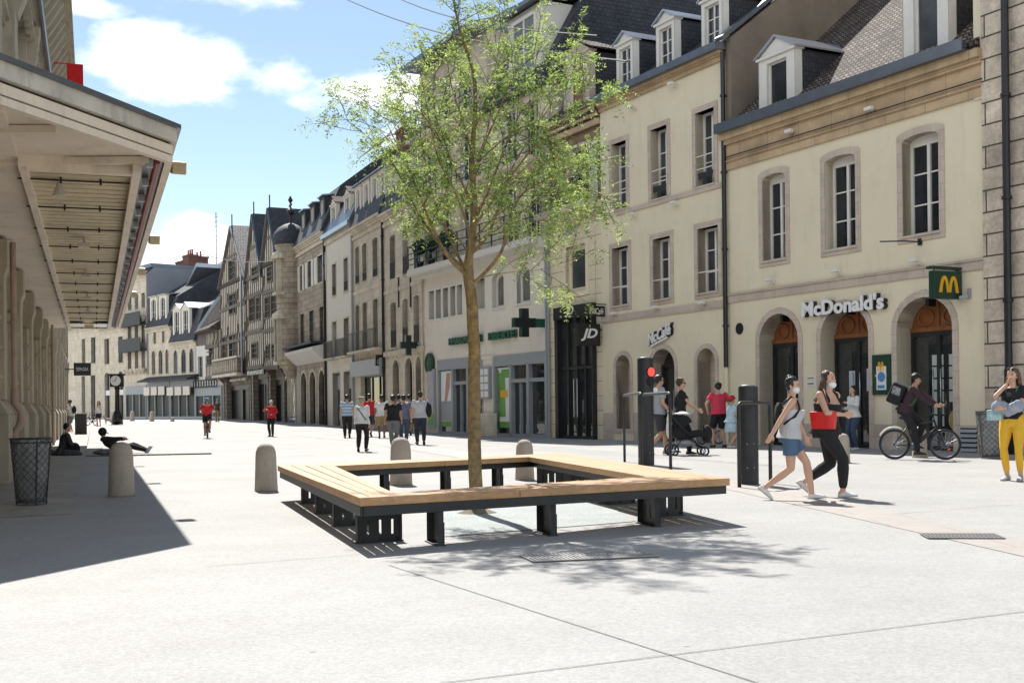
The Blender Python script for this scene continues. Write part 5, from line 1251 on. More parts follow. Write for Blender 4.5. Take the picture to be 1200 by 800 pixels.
# soffit: edge beam along the street with a dark channel, slatted field, plain slab by the wall
def band(d0,d1,z0,z1,m,name,za=14.5,zb=42,chamf=True):
    a0,a1,a9=inset(0,d0); b0,b1,b9=inset(0,d1); mb=MB()
    mb.prism([loc(a0),loc(a1),loc(b1),loc(b0)],'z',z0,z1)
    if chamf: mb.prism([loc(a9),loc(a0),loc(b0),loc(b9)],'z',z0,z1-.001)
    return mb.obj(name,M[m],cp)
band(.05,.14,4.12,4.20,'soffit','edge_beam',chamf=True)
band(.14,.40,4.17,4.199,'black','lamp_channel',chamf=False)
mb=MB(); t0,t1,_=inset(0,.22); mb.tube([(*loc(t0),4.13),(*loc(t1),4.13)],.03,6); mb.obj('tube_lamp',M['red_strip'],cp)
mb=MB()
for k in range(24):
    p=t0+(t1-t0)*(k/24)+PL.n*(-.08); q=loc(p); mb.box(q[0],q[0]+.10,q[1]-.03,q[1]+.05,4.07,4.16)
pieces(mb,'lamp_clip',M['grey_frame'],cp)
band(.40,.50,4.02,4.199,'soffit','inner_beam',chamf=False)
zs0,zs1=13.9,42
mb=MB(); st_=[]
us,ue=LP(zs0),LP(zs1)
wall_y=0; edge_y=YX(*C0)[1]   # negative
ya,yb=edge_y+.5,-1.02
n=90
for k in range(n):
    u=us+(ue-us)*k/n; w_=(ue-us)/n
    if 38.0<13.9+28.1*k/n<40.8: continue
    mb.box(u+.012,u+w_*.80,ya,yb,4.13,4.18); 
mb.obj('soffit_slats',M['soffit_slat'],cp)
mb=MB(); mb.box(us,ue,ya,yb,4.185,4.199); mb.obj('soffit_board',M['soffit_slat'],cp)
mb=MB(); mb.box(us-.12,ue,yb,yb+.09,4.05,4.2); mb.box(us-.12,us,ya,yb,4.02,4.2); mb.box(0.4,ue,yb+.09,-.001,4.155,4.2)
mb.obj('soffit_trim',M['soffit'],cp)
mb=MB(); u=LP(15.3)-.5; mb.box(LP(39.0),LP(40.6),ya,(ya+yb)/2-.15,4.10,4.13); mb.box(LP(39.0),LP(40.6),(ya+yb)/2+.15,yb,4.10,4.13); mb.obj('light_panel',M['zinc_light'],cp)
mb=MB()
for k in range(14):
    u=us+(ue-us)*(k+.4)/14; mb.tube([(u,ya-.05,4.09),(u,yb+.15,4.09)],.012,5)
    for f in (.3,.7): y=ya+(yb-ya)*f; mb.tube([(u,y,4.13),(u,y,4.05)],.015,5)
pieces(mb,'hanging_rod',M['iron'],cp)
# large cross beams of the near bay
mb=MB(); k0,_,k9=inset(0,.3); a=loc(k0); 
for f in (.0,.22,.5,.8):
    p=c0+(cc9-c0)*f*.8; q=W0-ch*(9.5*f*.8); mb.obox((*loc(p+Vector((-.2,0))),4.15),(*loc(q),4.15),.10,.08)
pieces(mb,'soffit_rib',M['soffit'],cp)
for i,(Z,f) in enumerate(((14.9,.72),(19.8,.5),(24.3,.5),(29,.5),(33,.5))):
    u=LP(Z); y=ya+(yb-ya)*f; off=(u,y,4.1); t=b.thing('soffit_lamp',['round lamp hanging under the near corner of the canopy','first small square lamp under the slatted soffit from the near end','second small square lamp under the slatted soffit from the near end','third small square lamp under the slatted soffit from the near end','farthest small square lamp under the slatted soffit'][i],'lamp',off,'lamps under the canopy')
    mb=MB(); mb.tube([(u,y,4.15),(u,y,4.0)],.02,8)
    if i==0: mb.lathe([(.03,.10),(.05,.04),(.085,-.05),(.08,-.06)],(u,y,3.98),14); mb.tube([(u,y,4.14),(u,y,4.11)],.09,14)
    else: mb.box(u-.09,u+.09,y-.09,y+.09,3.96,4.02)
    mb.obj('lamp_body',M['zinc_light'] if 0 else M['fascia'],t,off=off)
for i,(px,py) in enumerate(((208,197),(180,281),(165,318),(156,345))):
    e0,e1,_=inset(0,-.16)
    a_,b_=ray(px,py); P0=e0; dd=PL.d
    t=P0.dot(PL.n)/(a_*PL.n.x+PL.n.y); z=EYE-b_*t; pt=Vector((a_*t,t)); q=loc(pt); off=(q[0],q[1],z)
    th=b.thing('floodlight',['boxy floodlight on the canopy edge nearest the front corner','boxy floodlight on the canopy edge, second from the front','boxy floodlight on the canopy edge, third from the front','farthest boxy floodlight on the canopy edge'][i],'floodlight',off,'floodlights along the canopy edge')
    mb=MB(); mb.obox((off[0]-.1,off[1]-.02,z-.02),(off[0]+.12,off[1]+.0,z+.03),.19,.17); mb.obj('lamp_body',mat('lamp_housing',(.42,.33,.18),.5,.2,4),th,off=off,bevel=.015)
    mb=MB(); mb.obox((off[0],off[1]+.1,z+.05),(off[0],off[1]+.3,4.3),.03,.03); mb.obj('arm',M['grey_frame'],th,off=off)
# drain pipes on the arcade
u=LP(20.6); pipe(b,u,1.5,HC,.05,'pipe_pink',-.45); mb=MB(); mb.tube([(u,-.45,1.6),(u,-.45,1.35),(u+.0,-.55,1.2),(u,-.55,1.0),(u,-.45,.85),(u,-.45,-.1)],[.06,.07,.055,.07,.06,.06],10); mb.obj('pipe_boot',M['pipe_pink'],b.root,smooth=True)
pipe(b,LP(40),-.1,HC,.045,'pipe_pink',-.45)
# red banner and dark projecting sign
a_,b_=ray(88,88); Z=50; p=at(88,88,Z); off=(*YX(p.x,p.y),p.z); t=b.thing('banner','small bright red banner hanging high on the department store','banner',off)
mb=MB(); mb.box(off[0]-.02,off[0]+.02,off[1]-.32,off[1]+.32,off[2]-.5,off[2]+.42); mb.box(off[0]-.01,off[0]+.01,off[1]-.31,1,off[2]+.42,off[2]+.46); mb.obj('cloth',mat('red_cloth',(.65,.012,.012),.8,.1,4),t,off=off)
p=at(96.5,432.5,62); off=(*YX(p.x,p.y),p.z); t=b.thing('hanging_sign','flat black projecting sign with pale lettering at the end of the arcade','sign',off)
hw=9.5/1400*62; mb=MB(); mb.box(off[0]-.08,off[0]+.08,off[1]-hw,off[1]+hw,off[2]-.33,off[2]+.33); mb.tube([(off[0],off[1]+hw,off[2]),(off[0],0,off[2])],.03,6); mb.obj('sign_box',M['black'],t,off=off)
text_mesh('SEPHORA',0,1,off[2]-.09,off[2]+.09,0,.01,M['white_sign'],'letters',t,(0,0,0))
o=t.children[-1] if t.children else None
for o in [c for c in COL.objects if c.parent==t and c.name.startswith('letters')]:
    for v in o.data.vertices:
        x,y,z=v.co; v.co=(-.09-y, -(x-.5)*hw*1.4, z-off[2])
# continuing facades beyond the arcade on the left
b=Bld('pale_corner_building','tall pale house at the end of the arcade behind the black sign',PL,0,0,u=(PL.d.length*66+0,82)); W=b.W
b.wall(12,M['stone_tan'],depth=8,ops=[]); mould(b,11.6,12.1,[(1,.3)],'stone_tan')
mb=MB()
for k in range(4):
    for z in (5,8.5): mb.box(1.5+k*3.6,2.7+k*3.6,-.06,0,z,z+2.2)
pieces(mb,'window',M['glass'],b.root)
slab_roof(b,[(-.3,12),(3,14.5),(8,14.5),(8,11),(0,11)],'slate',0,W)
# ================================================================ square bench round the tree
def gp(px,py,h): # point at height h above flat ground
    return ground(px,py,h)
BH=.45
A,B_,C_,D_=[gp(*p,BH) for p in ((422,583),(325.4,545.2),(855.4,560),(656,530.5))]
wood=mat('larch_board',(.46,.27,.135),.6,.16,2.2,bump=.25,bs=30,dirt=.18,ds=3,dc=(.30,.17,.08))
nt=wood.node_tree; p_=nt.nodes['Principled BSDF']; tc=N(nt,'ShaderNodeTexCoord')
wv=N(nt,'ShaderNodeTexNoise'); mpn=N(nt,'ShaderNodeMapping'); mpn.inputs['Rotation'].default_value=(0,0,R(20)); mpn.inputs['Scale'].default_value=(9,40,60); L(nt,tc.outputs['Object'],mpn.inputs[0]); L(nt,mpn.outputs[0],wv.inputs['Vector']); wv.inputs['Scale'].default_value=.6; wv.inputs['Detail'].default_value=5
old=p_.inputs['Base Color'].links[0].from_socket; mr=N(nt,'ShaderNodeMapRange'); L(nt,wv.outputs['Fac'],mr.inputs[0]); mr.inputs[1].default_value=.3; mr.inputs[2].default_value=.7; mr.inputs[3].default_value=.82; mr.inputs[4].default_value=1.12
vm=N(nt,'ShaderNodeVectorMath',operation='SCALE'); L(nt,old,vm.inputs[0]); L(nt,mr.outputs[0],vm.inputs['Scale']); L(nt,vm.outputs[0],p_.inputs['Base Color'])
wood_light=mat('larch_board_light',(.58,.40,.23),.55,.14,2.0,bump=.2,bs=30)
bc=(A+B_+C_+D_)/4
bench=empty('square_bench',(bc.x,bc.y,0),0,'large four-sided timber bench on dark steel legs around the young tree','bench')
boff=(bc.x,bc.y,0)
V2=lambda v:Vector((v.x,v.y))
Aq,Bq,Cq,Dq=V2(A),V2(B_),V2(C_),V2(D_)
inn=[V2(gp(*p,BH)) for p in ((462.5,577),(392,545.5),(757,557.5),(620,535))]  # inner A,B,C,D
Ai,Bi,Ci,Di=inn
def boards(o0,o1,i0,i1,nb,name):
    """trapezoid between outer edge o0-o1 and inner edge i0-i1 cut into boards"""
    mb=MB(); g=.006; wid=(o0-i0).length
    for k in range(nb):
        a=k/nb+ (g/wid if k else 0); b=(k+1)/nb-(g/wid if k<nb-1 else 0)
        p=[o0.lerp(i0,a),o1.lerp(i1,a),o1.lerp(i1,b),o0.lerp(i0,b)]
        mid=random.uniform(.35,.65)
        d=(p[1]-p[0]).normalized()*.002
        q=[p[0],p[0].lerp(p[1],mid)-d,p[3].lerp(p[2],mid)-d,p[3]]; r=[p[0].lerp(p[1],mid)+d,p[1],p[2],p[3].lerp(p[2],mid)+d]
        for s_ in (q,r): mb.prism([(v.x,v.y) for v in s_],'z',BH-.072,BH+random.uniform(-.0015,.0015))
    return mb.obj(name,wood,bench,off=boff,bevel=.006)
boards(Aq,Bq,Ai,Bi,4,'seat'); boards(Aq,Cq,Ai,Ci,4,'seat'); boards(Bq,Dq,Bi,Di,4,'seat'); boards(Cq,Dq,Ci,Di,4,'seat')
# steel frame below
def shrink(o,i,f): return o.lerp(i,f)
mb=MB(); fz0,fz1=BH-.155,BH-.074
O4=[shrink(a,b,.07) for a,b in ((Aq,Ai),(Bq,Bi),(Dq,Di),(Cq,Ci))]; I4=[shrink(a,b,.86) for a,b in ((Aq,Ai),(Bq,Bi),(Dq,Di),(Cq,Ci))]
for P4 in (O4,I4):
    for k in range(4):
        a,b=P4[k],P4[(k+1)%4]; mb.obox((a.x,a.y,(fz0+fz1)/2),(b.x,b.y,(fz0+fz1)/2),.05,fz1-fz0-.002*(k%2))
for k in range(4):
    for f in (.2,.4,.6,.8):
        a=O4[k].lerp(O4[(k+1)%4],f); b=I4[k].lerp(I4[(k+1)%4],f); mb.obox((a.x,a.y,fz1-.02),(b.x,b.y,fz1-.02),.05,.03)
mb.obj('frame',M['metal_post'],bench,off=boff)
def leg(pos,dirw,w,fl=.16):
    """bent sheet: slotted front plate plus two flanges, plate runs along dirw"""
    d=Vector(dirw).normalized(); n=Vector((d.y,-d.x)); h=fz0; mb=MB()
    ops=[O_(w*(f)-.012,w*f+.012,.07,.20) for f in (.22,.5,.78)]
    m2=MB(); wall_mb(m2,0,w,0,lambda u:h,ops,y=0)
    o=Vector((pos.x,pos.y))-d*w/2
    def T(v,e): q=o+d*v[0]+n*(-v[1]+e); return (q.x,q.y,v[2])
    for e in (.004,-.004): mb.add([T(v,e) for v in m2.v],m2.f)
    for x in (0,w):
        a=o+d*x; b=a-n*fl; mb.obox((a.x,a.y,h/2+.001),(b.x,b.y,h/2+.001),.009,h-.004)
    a=o-d*.01-n*fl/2; b=o+d*(w+.01)-n*fl/2; mb.obox((a.x,a.y,.006),(b.x,b.y,.006),fl+.04,.010)
    mb.box(0,0,0,0,0,0) if 0 else None
    # folded foot cover, lower half thicker
    for f in (.03,.97): a=o+d*w*f+n*.008; mb.obox((a.x,a.y,.0),(a.x,a.y,.20),.02,.008,up=(n.x,n.y,0))
    for f in (.1,.5,.9): a=o+d*w*f+n*.012; mb.ell((a.x,a.y,.03),.010,.010,.010,seg=6,st=4)
    mb.obj('leg',M['metal_post'],bench,off=boff)
dL=(Aq-Ai).normalized()
acA=(Cq-Aq).normalized(); abA=(Bq-Aq).normalized()
def legs_on(o0,o1,i0,i1,fr,along=None):
    for f in fr:
        c=o0.lerp(o1,f).lerp(i0.lerp(i1,f),.5); w_=(o0.lerp(o1,f)-i0.lerp(i1,f)); leg(c,along or w_,min(.42,w_.length*.8))
for f in (.08,.36,.63,.90): leg(Aq.lerp(Bq,f).lerp(Ai.lerp(Bi,f),.5)+acA*.10,acA,.42,.05)
for f in (.165,.505): c=Aq.lerp(Cq,f).lerp(Ai.lerp(Ci,f),.5); leg(c,abA,.40,.05)
c=Aq.lerp(Cq,.86).lerp(Ai.lerp(Ci,.86),.5); leg(c,abA,.42,.05)
legs_on(Cq,Dq,Ci,Di,(.10,.37,.63,.9),along=acA)
for f in (.3,.55,.78): c=Bq.lerp(Dq,f).lerp(Bi.lerp(Di,f),.5); leg(c,abA,.4,.05)
# tree pit with gravel resin
pit=mat('tree_pit_gravel',(.33,.36,.36),.85,.1,2,fine=.35,fs=70,bump=.4,bs=80)
c_=[v.lerp(sum(inn,Vector((0,0)))/4,.10) for v in (Ai,Ci,Di,Bi)]
sheet('tree_pit',[G(497,592),G(520,629),G(745,611),G(690,580)],pit,.006)
edge=mat('pit_edge',(.62,.60,.56),.7)
# ================================================================ young street tree
bark=mat('bark',(.23,.16,.075),.9,.5,14,bump=1,bs=45,dirt=.9,ds=5,dc=(.42,.25,.04))
twigm=mat('twig_bark',(.085,.07,.045),.85,.3,9,bump=.3)
def leafmat(name,c1,c2,tr):
    m,nt,p=_nt(name); tc=N(nt,'ShaderNodeTexCoord'); n=N(nt,'ShaderNodeTexNoise'); n.inputs['Scale'].default_value=2.2; n.inputs['Detail'].default_value=5; L(nt,tc.outputs['Object'],n.inputs['Vector'])
    wn=N(nt,'ShaderNodeTexWhiteNoise'); gi=N(nt,'ShaderNodeNewGeometry'); L(nt,gi.outputs['Random Per Island'],wn.inputs[0]) if 0 else None
    ad=N(nt,'ShaderNodeMath',operation='MULTIPLY_ADD'); L(nt,gi.outputs['Random Per Island'],ad.inputs[0]); ad.inputs[1].default_value=.6; L(nt,n.outputs['Fac'],ad.inputs[2])
    r=N(nt,'ShaderNodeValToRGB'); L(nt,ad.outputs[0],r.inputs['Fac']); r.color_ramp.elements[0].position=.50; r.color_ramp.elements[1].position=1.0
    r.color_ramp.elements[0].color=(*c1,1); r.color_ramp.elements[1].color=(*c2,1)
    L(nt,r.outputs[0],p.inputs['Base Color']); p.inputs['Roughness'].default_value=.55; p.inputs['Specular IOR Level'].default_value=.3
    t=N(nt,'ShaderNodeBsdfTranslucent'); hs=N(nt,'ShaderNodeHueSaturation'); hs.inputs['Value'].default_value=2.0; hs.inputs['Hue'].default_value=.485; L(nt,r.outputs[0],hs.inputs['Color']); L(nt,hs.outputs[0],t.inputs['Color'])
    mx=N(nt,'ShaderNodeMixShader'); mx.inputs[0].default_value=tr; out=nt.nodes['Material Output']
    L(nt,p.outputs[0],mx.inputs[1]); L(nt,t.outputs[0],mx.inputs[2]); L(nt,mx.outputs[0],out.inputs[0]); return m
leafm_=leafmat('small_leaf',(.035,.072,.018),(.27,.36,.11),.48)
random.seed(21)
TY=ground(559,601).y
TB=ground(559,601); tree=empty('street_tree',TB,0,'slender young street tree with airy light green foliage growing inside the square bench','tree')
def tp(px,py,dy=0): p=at(px,py,TY+dy); return p
RS=.66
br=MB(); tw=MB()
def curve(pts,n=8):
    """Catmull-Rom"""
    P=[pts[0]]+list(pts)+[pts[-1]]; out=[]
    for i in range(1,len(P)-2):
        for k in range(n):
            t=k/n; a,b,c,d=P[i-1],P[i],P[i+1],P[i+2]
            out.append(.5*((2*b)+(c-a)*t+(2*a-5*b+4*c-d)*t*t+(3*b-a-3*c+d)*t**3))
    out.append(P[-2]); return out
trunk=curve([TB+Vector((0,0,-.05)),tp(556,520),tp(556,440),tp(553,360),tp(549,318),tp(553,280),tp(556,240),tp(553,190),tp(556,140,.1),tp(556,90,.1),tp(540,40,.0),tp(528,-20,-.1),tp(520,-70,-.1)],6)
nT=len(trunk)
def trr(i):
    f=i/(nT-1); return .088*(1-f)**.62+.008 if f>.3 else .088-(.088-.0705)*f/.3+.0
rad=[.088-.02*min(1,i/24) if i<=24 else max(.007,(.066-.016*min(1,(i-24)/4))*(1-(i-24)/(nT-24))**.8) for i in range(nT)]
rad=[max(.007,r*.9) for r in rad]; rad[0]=.12; rad[1]=.10
tr_=[p+Vector((noise.noise(p*3)*.012,noise.noise(p*3+Vector((5,0,0)))*.012,0)) for p in trunk]
tmb=MB(); tmb.tube(tr_,rad,14)
tmb.obj('trunk',bark,tree,smooth=True,off=tuple(TB))
# main limbs : (start px,py) , waypoints , end, depth of end, radius
limbs=[((551,322),[(520,300),(497,262),(475,215)],(432,150),-.6,.036),((551,322),[(530,292),(508,250),(492,200)],(470,120),.5,.030),
((557,335),[(590,300),(604,262),(625,225)],(700,190),-.5,.036),((556,300),[(575,275),(590,240),(612,190)],(668,110),.5,.036),
((555,310),[(548,270),(530,225),(505,180)],(480,95),-.9,.026),((556,262),[(575,225),(600,170),(630,120)],(690,85),.2,.024),
((555,250),[(540,215),(515,165),(500,120)],(505,60),.7,.022),((554,215),[(570,170),(590,130),(610,90)],(640,60),-.6,.020),
((556,180),[(540,140),(525,100),(520,60)],(532,20),-.4,.016),((556,150),[(572,115),(585,80),(590,50)],(597,10),.4,.014),
((551,318),[(515,292),(480,250),(440,185)],(368,140),.1,.028),((552,328),[(580,322),(615,318),(650,315)],(700,300),.1,.012),
((560,290),[(600,262),(650,230),(690,215)],(732,232),.2,.020),((556,270),[(590,225),(640,170),(680,140)],(722,120),-.2,.022),
((553,300),[(535,280),(515,262),(490,235)],(455,225),.8,.018),((555,230),[(560,190),(575,150),(580,110)],(560,70),.9,.016),
((556,240),[(530,200),(500,150),(470,130)],(425,165),-1.1,.018),((557,250),[(600,220),(640,200),(670,205)],(690,250),.9,.018),
((556,285),[(575,262),(600,245),(625,240)],(655,262),-1.0,.016),((556,200),[(580,175),(620,150),(655,150)],(700,165),-.9,.016)]
def nearest(px,py):
    p=tp(px,py); return min(range(nT),key=lambda i:(trunk[i]-p).length)
leaf=MB()
LV=[];LF=[]
def leaflet(p,d,up,l,w):
    s=d.cross(up)
    if s.length<1e-3: return
    s.normalize(); b=len(LV); m=p+d*l*.45
    LV.extend([tuple(p),tuple(m+s*w*.5),tuple(p+d*l),tuple(m-s*w*.5)]); LF.append((b,b+1,b+2,b+3))
def compound(p,d):
    """pinnate leaf"""
    n=random.randint(4,6); Lr=random.uniform(.10,.17); d=d.normalized(); nrm=Vector((random.gauss(0,.5),random.gauss(0,.5),1)).normalized()
    side=d.cross(nrm).normalized(); nrm=side.cross(d)
    q=p.copy()
    for k in range(n):
        f=(k+1)/n; q=p+d*Lr*f-Vector((0,0,1))*Lr*.35*f*f
        for sg in (-1,1):
            dd=(side*sg+d*.55+Vector((random.gauss(0,.18),random.gauss(0,.18),random.gauss(-.12,.22)))).normalized()
            leaflet(q,dd,(nrm+Vector((random.gauss(0,.35),random.gauss(0,.35),0))).normalized(),random.uniform(.030,.052),random.uniform(.010,.015))
    leaflet(q,(d-Vector((0,0,.5))).normalized(),nrm,.035,.016)
def twig(p,d,l,r=.0035,dens=1.0):
    pts=[p]; q=p.copy(); n=5; dd=d.normalized()
    for k in range(n):
        dd=(dd+Vector((random.gauss(0,.16),random.gauss(0,.16),random.gauss(-.01,.14)))).normalized(); q=q+dd*l/n; pts.append(q)
    tw.tube(pts,[r*(1-.13*k) for k in range(n+1)],4,cap=False)
    for k in range(1,n+1):
        for _ in range(2 if random.random()<.38*dens else 1):
            a=random.uniform(0,2*PI); side=dd.orthogonal().normalized(); side.rotate(Matrix.Rotation(a,3,dd)); compound(pts[k],side+dd*.7+Vector((0,0,.15)))
    compound(pts[-1],dd)
def branch(pts,r,level):
    n=len(pts)
    (br if r>.006 else tw).tube(pts,[max(.0035,r*(1-.8*i/(n-1))) for i in range(n)],8 if r>.012 else 5,cap=False)
    tot=sum((pts[i+1]-pts[i]).length for i in range(n-1))
    if level==0:
        m=int(tot/.23); st=.30
    else:
        m=int(tot/.135); st=.15
    for k in range(m):
        f=st+(1-st)*(k+random.random()*.8)/m; i=min(n-2,int(f*(n-1))); p=pts[i].lerp(pts[i+1],f*(n-1)-i); d=(pts[i+1]-pts[i]).normalized()
        side=d.orthogonal().normalized(); side.rotate(Matrix.Rotation(random.uniform(0,2*PI),3,d))
        nd=(d*.8+side*.85+Vector((0,0,.12))).normalized()
        if level==0:
            l=random.uniform(.35,.75)*(1-.35*f)
            q=p.copy(); pp=[q.copy()]; dd=nd
            for j in range(6):
                dd=(dd+Vector((random.gauss(0,.1),random.gauss(0,.1),random.gauss(.02,.09)))).normalized(); q=q+dd*l/6; pp.append(q.copy())
            branch(pp,max(.004,r*.32*(1-.5*f)),1)
        else: twig(p,nd,random.uniform(.10,.20))
    twig(pts[-1],pts[-1]-pts[-2],.22)
for (sx,sy),mid,(ex,ey),dz,r in limbs:
    mid=[(553+(x-553)*.86,y) for x,y in mid]; ex=553+(ex-553)*(.80 if ex<553 else .88)
    i=nearest(sx,sy); p0=trunk[i]; pts=[p0]
    for k,(x,y) in enumerate(mid): pts.append(tp(x,y,dz*(k+1)/4*1.0+random.uniform(-.05,.05)))
    pts.append(tp(ex,ey,dz)); branch(curve(pts,5),r*RS,0)
top=[trunk[i] for i in range(int(nT*.78),nT)]; branch(top,.01,0)
br.obj('branch',bark,tree,smooth=True,off=tuple(TB)); tw.obj('twigs',twigm,tree,off=tuple(TB)); 
leaf.v=LV; leaf.f=LF; leaf.mi=[0]*len(LF); leaf.obj('crown',leafm_,tree,off=tuple(TB))
print('leaflets',len(LF))
# dry leaves / root collar
mb=MB(); mb.lathe([(.22,.008),(.18,.02),(.11,.05),(.085,.09)],(TB.x,TB.y,0),18); mb.obj('root_collar',mat('dry_mulch',(.22,.18,.13),.95,.3,12,bump=1,bs=60),tree,off=tuple(TB))
# ================================================================ stone bollards
bol0=None
bl=[(312,575,299,325,'stone bollard standing left of the far corner of the bench'),(142.5,581,128,157.5,'stone bollard standing in the shade left of the hall shadow edge'),(470,568,457,483,'stone bollard behind the far left side of the bench'),(615,562,604,626,'stone bollard behind the tree, right of the green shop posters'),
    (988,542,980,996,'stone bollard behind the two women in face masks'),(1078,536,1069,1086,'stone bollard behind the bicycle courier'),
    (155,494,152.3,157.7,'tiny far bollard just right of the street clock'),(178,494,175.3,180.7,'tiny far bollard second to the right of the street clock'),(202,494,199.7,204.5,'low far bollard in front of the right grey shopfront'),(132.5,494,130,135,'tiny far bollard left of the street clock')]
mb=MB(); r=.125; hh=.58
mb.lathe([(r*1.12,0),(r*1.12,.02),(r*1.08,.1),(r*.99,hh-.16),(r*.95,hh-.10),(r*.80,hh-.045),(r*.55,hh-.015),(r*.25,hh-.002),(.01,hh)],(0,0,0),28)
bme=mb.mesh('bollard',[M['concrete_bollard']],True)
for k,(x,y,xl,xr,lab) in enumerate(bl):
    p=ground(x,y); o=bpy.data.objects.new('bollard',bme); COL.objects.link(o); o.location=p
    s_=(xr-xl)/F*p.y/(2*r*1.08); s_=min(max(s_,.75),1.6)
    o.scale=(s_,s_,s_*1.0 if k!=8 else .5*s_); o.rotation_euler=(0,0,k)
    tag(o,lab,'bollard','stone bollards on the square')
# ================================================================ retractable bollard columns and hoops
def column(px,pyb,pxl,pxr,pyt,lab,light):
    g=ground(px,pyb); w=(pxr-pxl)/F*g.y; r=w/2; p=g+Vector((0,r,0)); h=EYE-ray(px,pyt)[1]*p.y
    t=empty('traffic_column',p,0,lab,'traffic column','dark columns beside the crossing')
    mb=MB(); mb.lathe([(r,0),(r,h-.03),(r*.985,h-.012),(r*.9,h),(0.01,h)],(0,0,0),32); mb.box(-r*.12,r*.12,-r*1.02,-r*.9,.1,.35); mb.obj('post',M['metal_post'],t,autos=True)
    mb=MB(); mb.tube([(-r*.9,-r*.5,.12),(-r*.9,-r*.52,.12)],.01,6)
    for a in (-1.9,-1.2):
        for z in (.25,.6): mb.ell((r*math.cos(a),r*math.sin(a),z),.012,.012,.012,seg=6,st=4)
    mb.obj('bolt',M['zinc_light'],t)
    if light:
        a=-PI/2+R(38); c=Vector((r*math.cos(a)*.98,r*math.sin(a)*.98,EYE-ray(px,436)[1]*p.y)); n=Vector((math.cos(a),math.sin(a),0))
        for k,(dz,mm,nm) in enumerate(((0,mat('red_signal',(1,.05,.04),.3,.0,emit=1.1),'signal_lamp'),(-.19,M['black'],'signal_lamp'))):
            mb=MB(); q=c+Vector((0,0,dz)); mb.tube([q-n*.02,q+n*.012],.088,20); l_=mb.obj(nm,mm,t)
            if k: l_['label']='unlit lower lamp'
            mb=MB(); mb.tube([q-n*.02,q+n*.006],.10,20); mb.obj('lamp_ring',M['black'],t)
    mb=MB(); mb.lathe([(r*1.0,-.005),(r*.6,.03),(.01,.035)],(0,0,h),24); mb.obj('cap',mat('cap_grey',(.12,.12,.12),.5),t,smooth=True)
    return p,r,h
cA=column(758.5,545,749,768,420,'dark cylindrical traffic column with a lit red lamp behind the bench',True)
cB=column(880,568,868.5,891.5,453,'dark cylindrical traffic column without a lamp beside the woman in a grey top',False)
def hoop(x0,y0,x1,y1,pt,lab):
    a=ground(x0,y0); b=ground(x1,y1); h=EYE-ray(x0,pt)[1]*a.y; r_=.09
    t=empty('metal_hoop',(a+b)/2,0,lab,'guard hoop','black guard hoops at the crossing'); d=(b-a).normalized(); pts=[a+Vector((0,0,-.02)),a+Vector((0,0,h-r_))]
    for k in range(1,6): th=PI/2*k/5; pts.append(a+d*r_*(1-math.cos(th))+Vector((0,0,h-r_+r_*math.sin(th))))
    for k in range(0,6): th=PI/2*k/5; pts.append(b-d*r_*(1-math.sin(th))+Vector((0,0,h-r_+r_*math.cos(th))))
    pts.append(b+Vector((0,0,-.02)))
    mb=MB(); mb.tube(pts,.028,10); mb.obj('tube',M['metal_post'],t,smooth=True,off=tuple((a+b)/2))
hoop(732,541,752,552,463,'black guard hoop left of the column with the red lamp'); hoop(755,546,786,553,462,'black guard hoop in front of the column with the red lamp'); hoop(866.5,571,903,566,472,'black guard hoop around the column without a lamp')
# ================================================================ mesh litter bins
def bin_(px,pyb,w_top,w_bot,h,lab,rot=0):
    p=ground(px,pyb); t=empty('litter_bin',p,rot,lab,'litter bin','wire mesh litter bins')
    mb=MB(); n=15; rt,rb=w_top/2,w_bot/2
    def q(a,z): r_=rb+(rt-rb)*z/h; return (r_*math.cos(a),r_*math.sin(a)*.8,z)
    for k in range(n):
        for sg in (1,-1):
            pts=[q(2*PI*k/n+sg*2*PI*j/10*.55,.04+(h-.06)*j/10) for j in range(11)]; mb.tube(pts,.0035,3,cap=False)
    mb.obj('mesh_basket',M['mesh_metal'],t)
    mb=MB(); 
    for z,r_ in ((h,.012),(h-.05,.008),(.05,.012)): mb.tube([q(2*PI*k/24,z) for k in range(25)],r_,6)
    for k in range(4): a=2*PI*k/4+.4; mb.tube([q(a,.0),q(a,h)],.010,5)
    mb.obj('rim',M['mesh_metal'],t)
    mb=MB(); r0=.9; mb.lathe([(rb*.8,.06),(rb*.95,.12),(rb*1.0,h*.45),(rt*.9,h*.86),(rt*.96,h+.01),(rt*.93,h-.02),(rb*.5,h*.4)],(0,0,0),18,1,.8)
    random.seed(5); mb.v=[(x+random.uniform(-.02,.02),y+random.uniform(-.02,.02),z) for x,y,z in mb.v]
    bg_=bpy.data.materials.get('bin_bag') or mat('bin_bag',(.22,.225,.23),.3,.3,7,bump=.8,bs=12)
    mb.obj('bin_bag',bg_,t,smooth=True); return t
bin_(37,592,.50,.36,.85,'wire mesh litter bin with a grey bag by the first arcade pillar',R(15))
bin_(1163,537,.66,.5,.98,'dark wire mesh litter bin against the wall of the cream house')
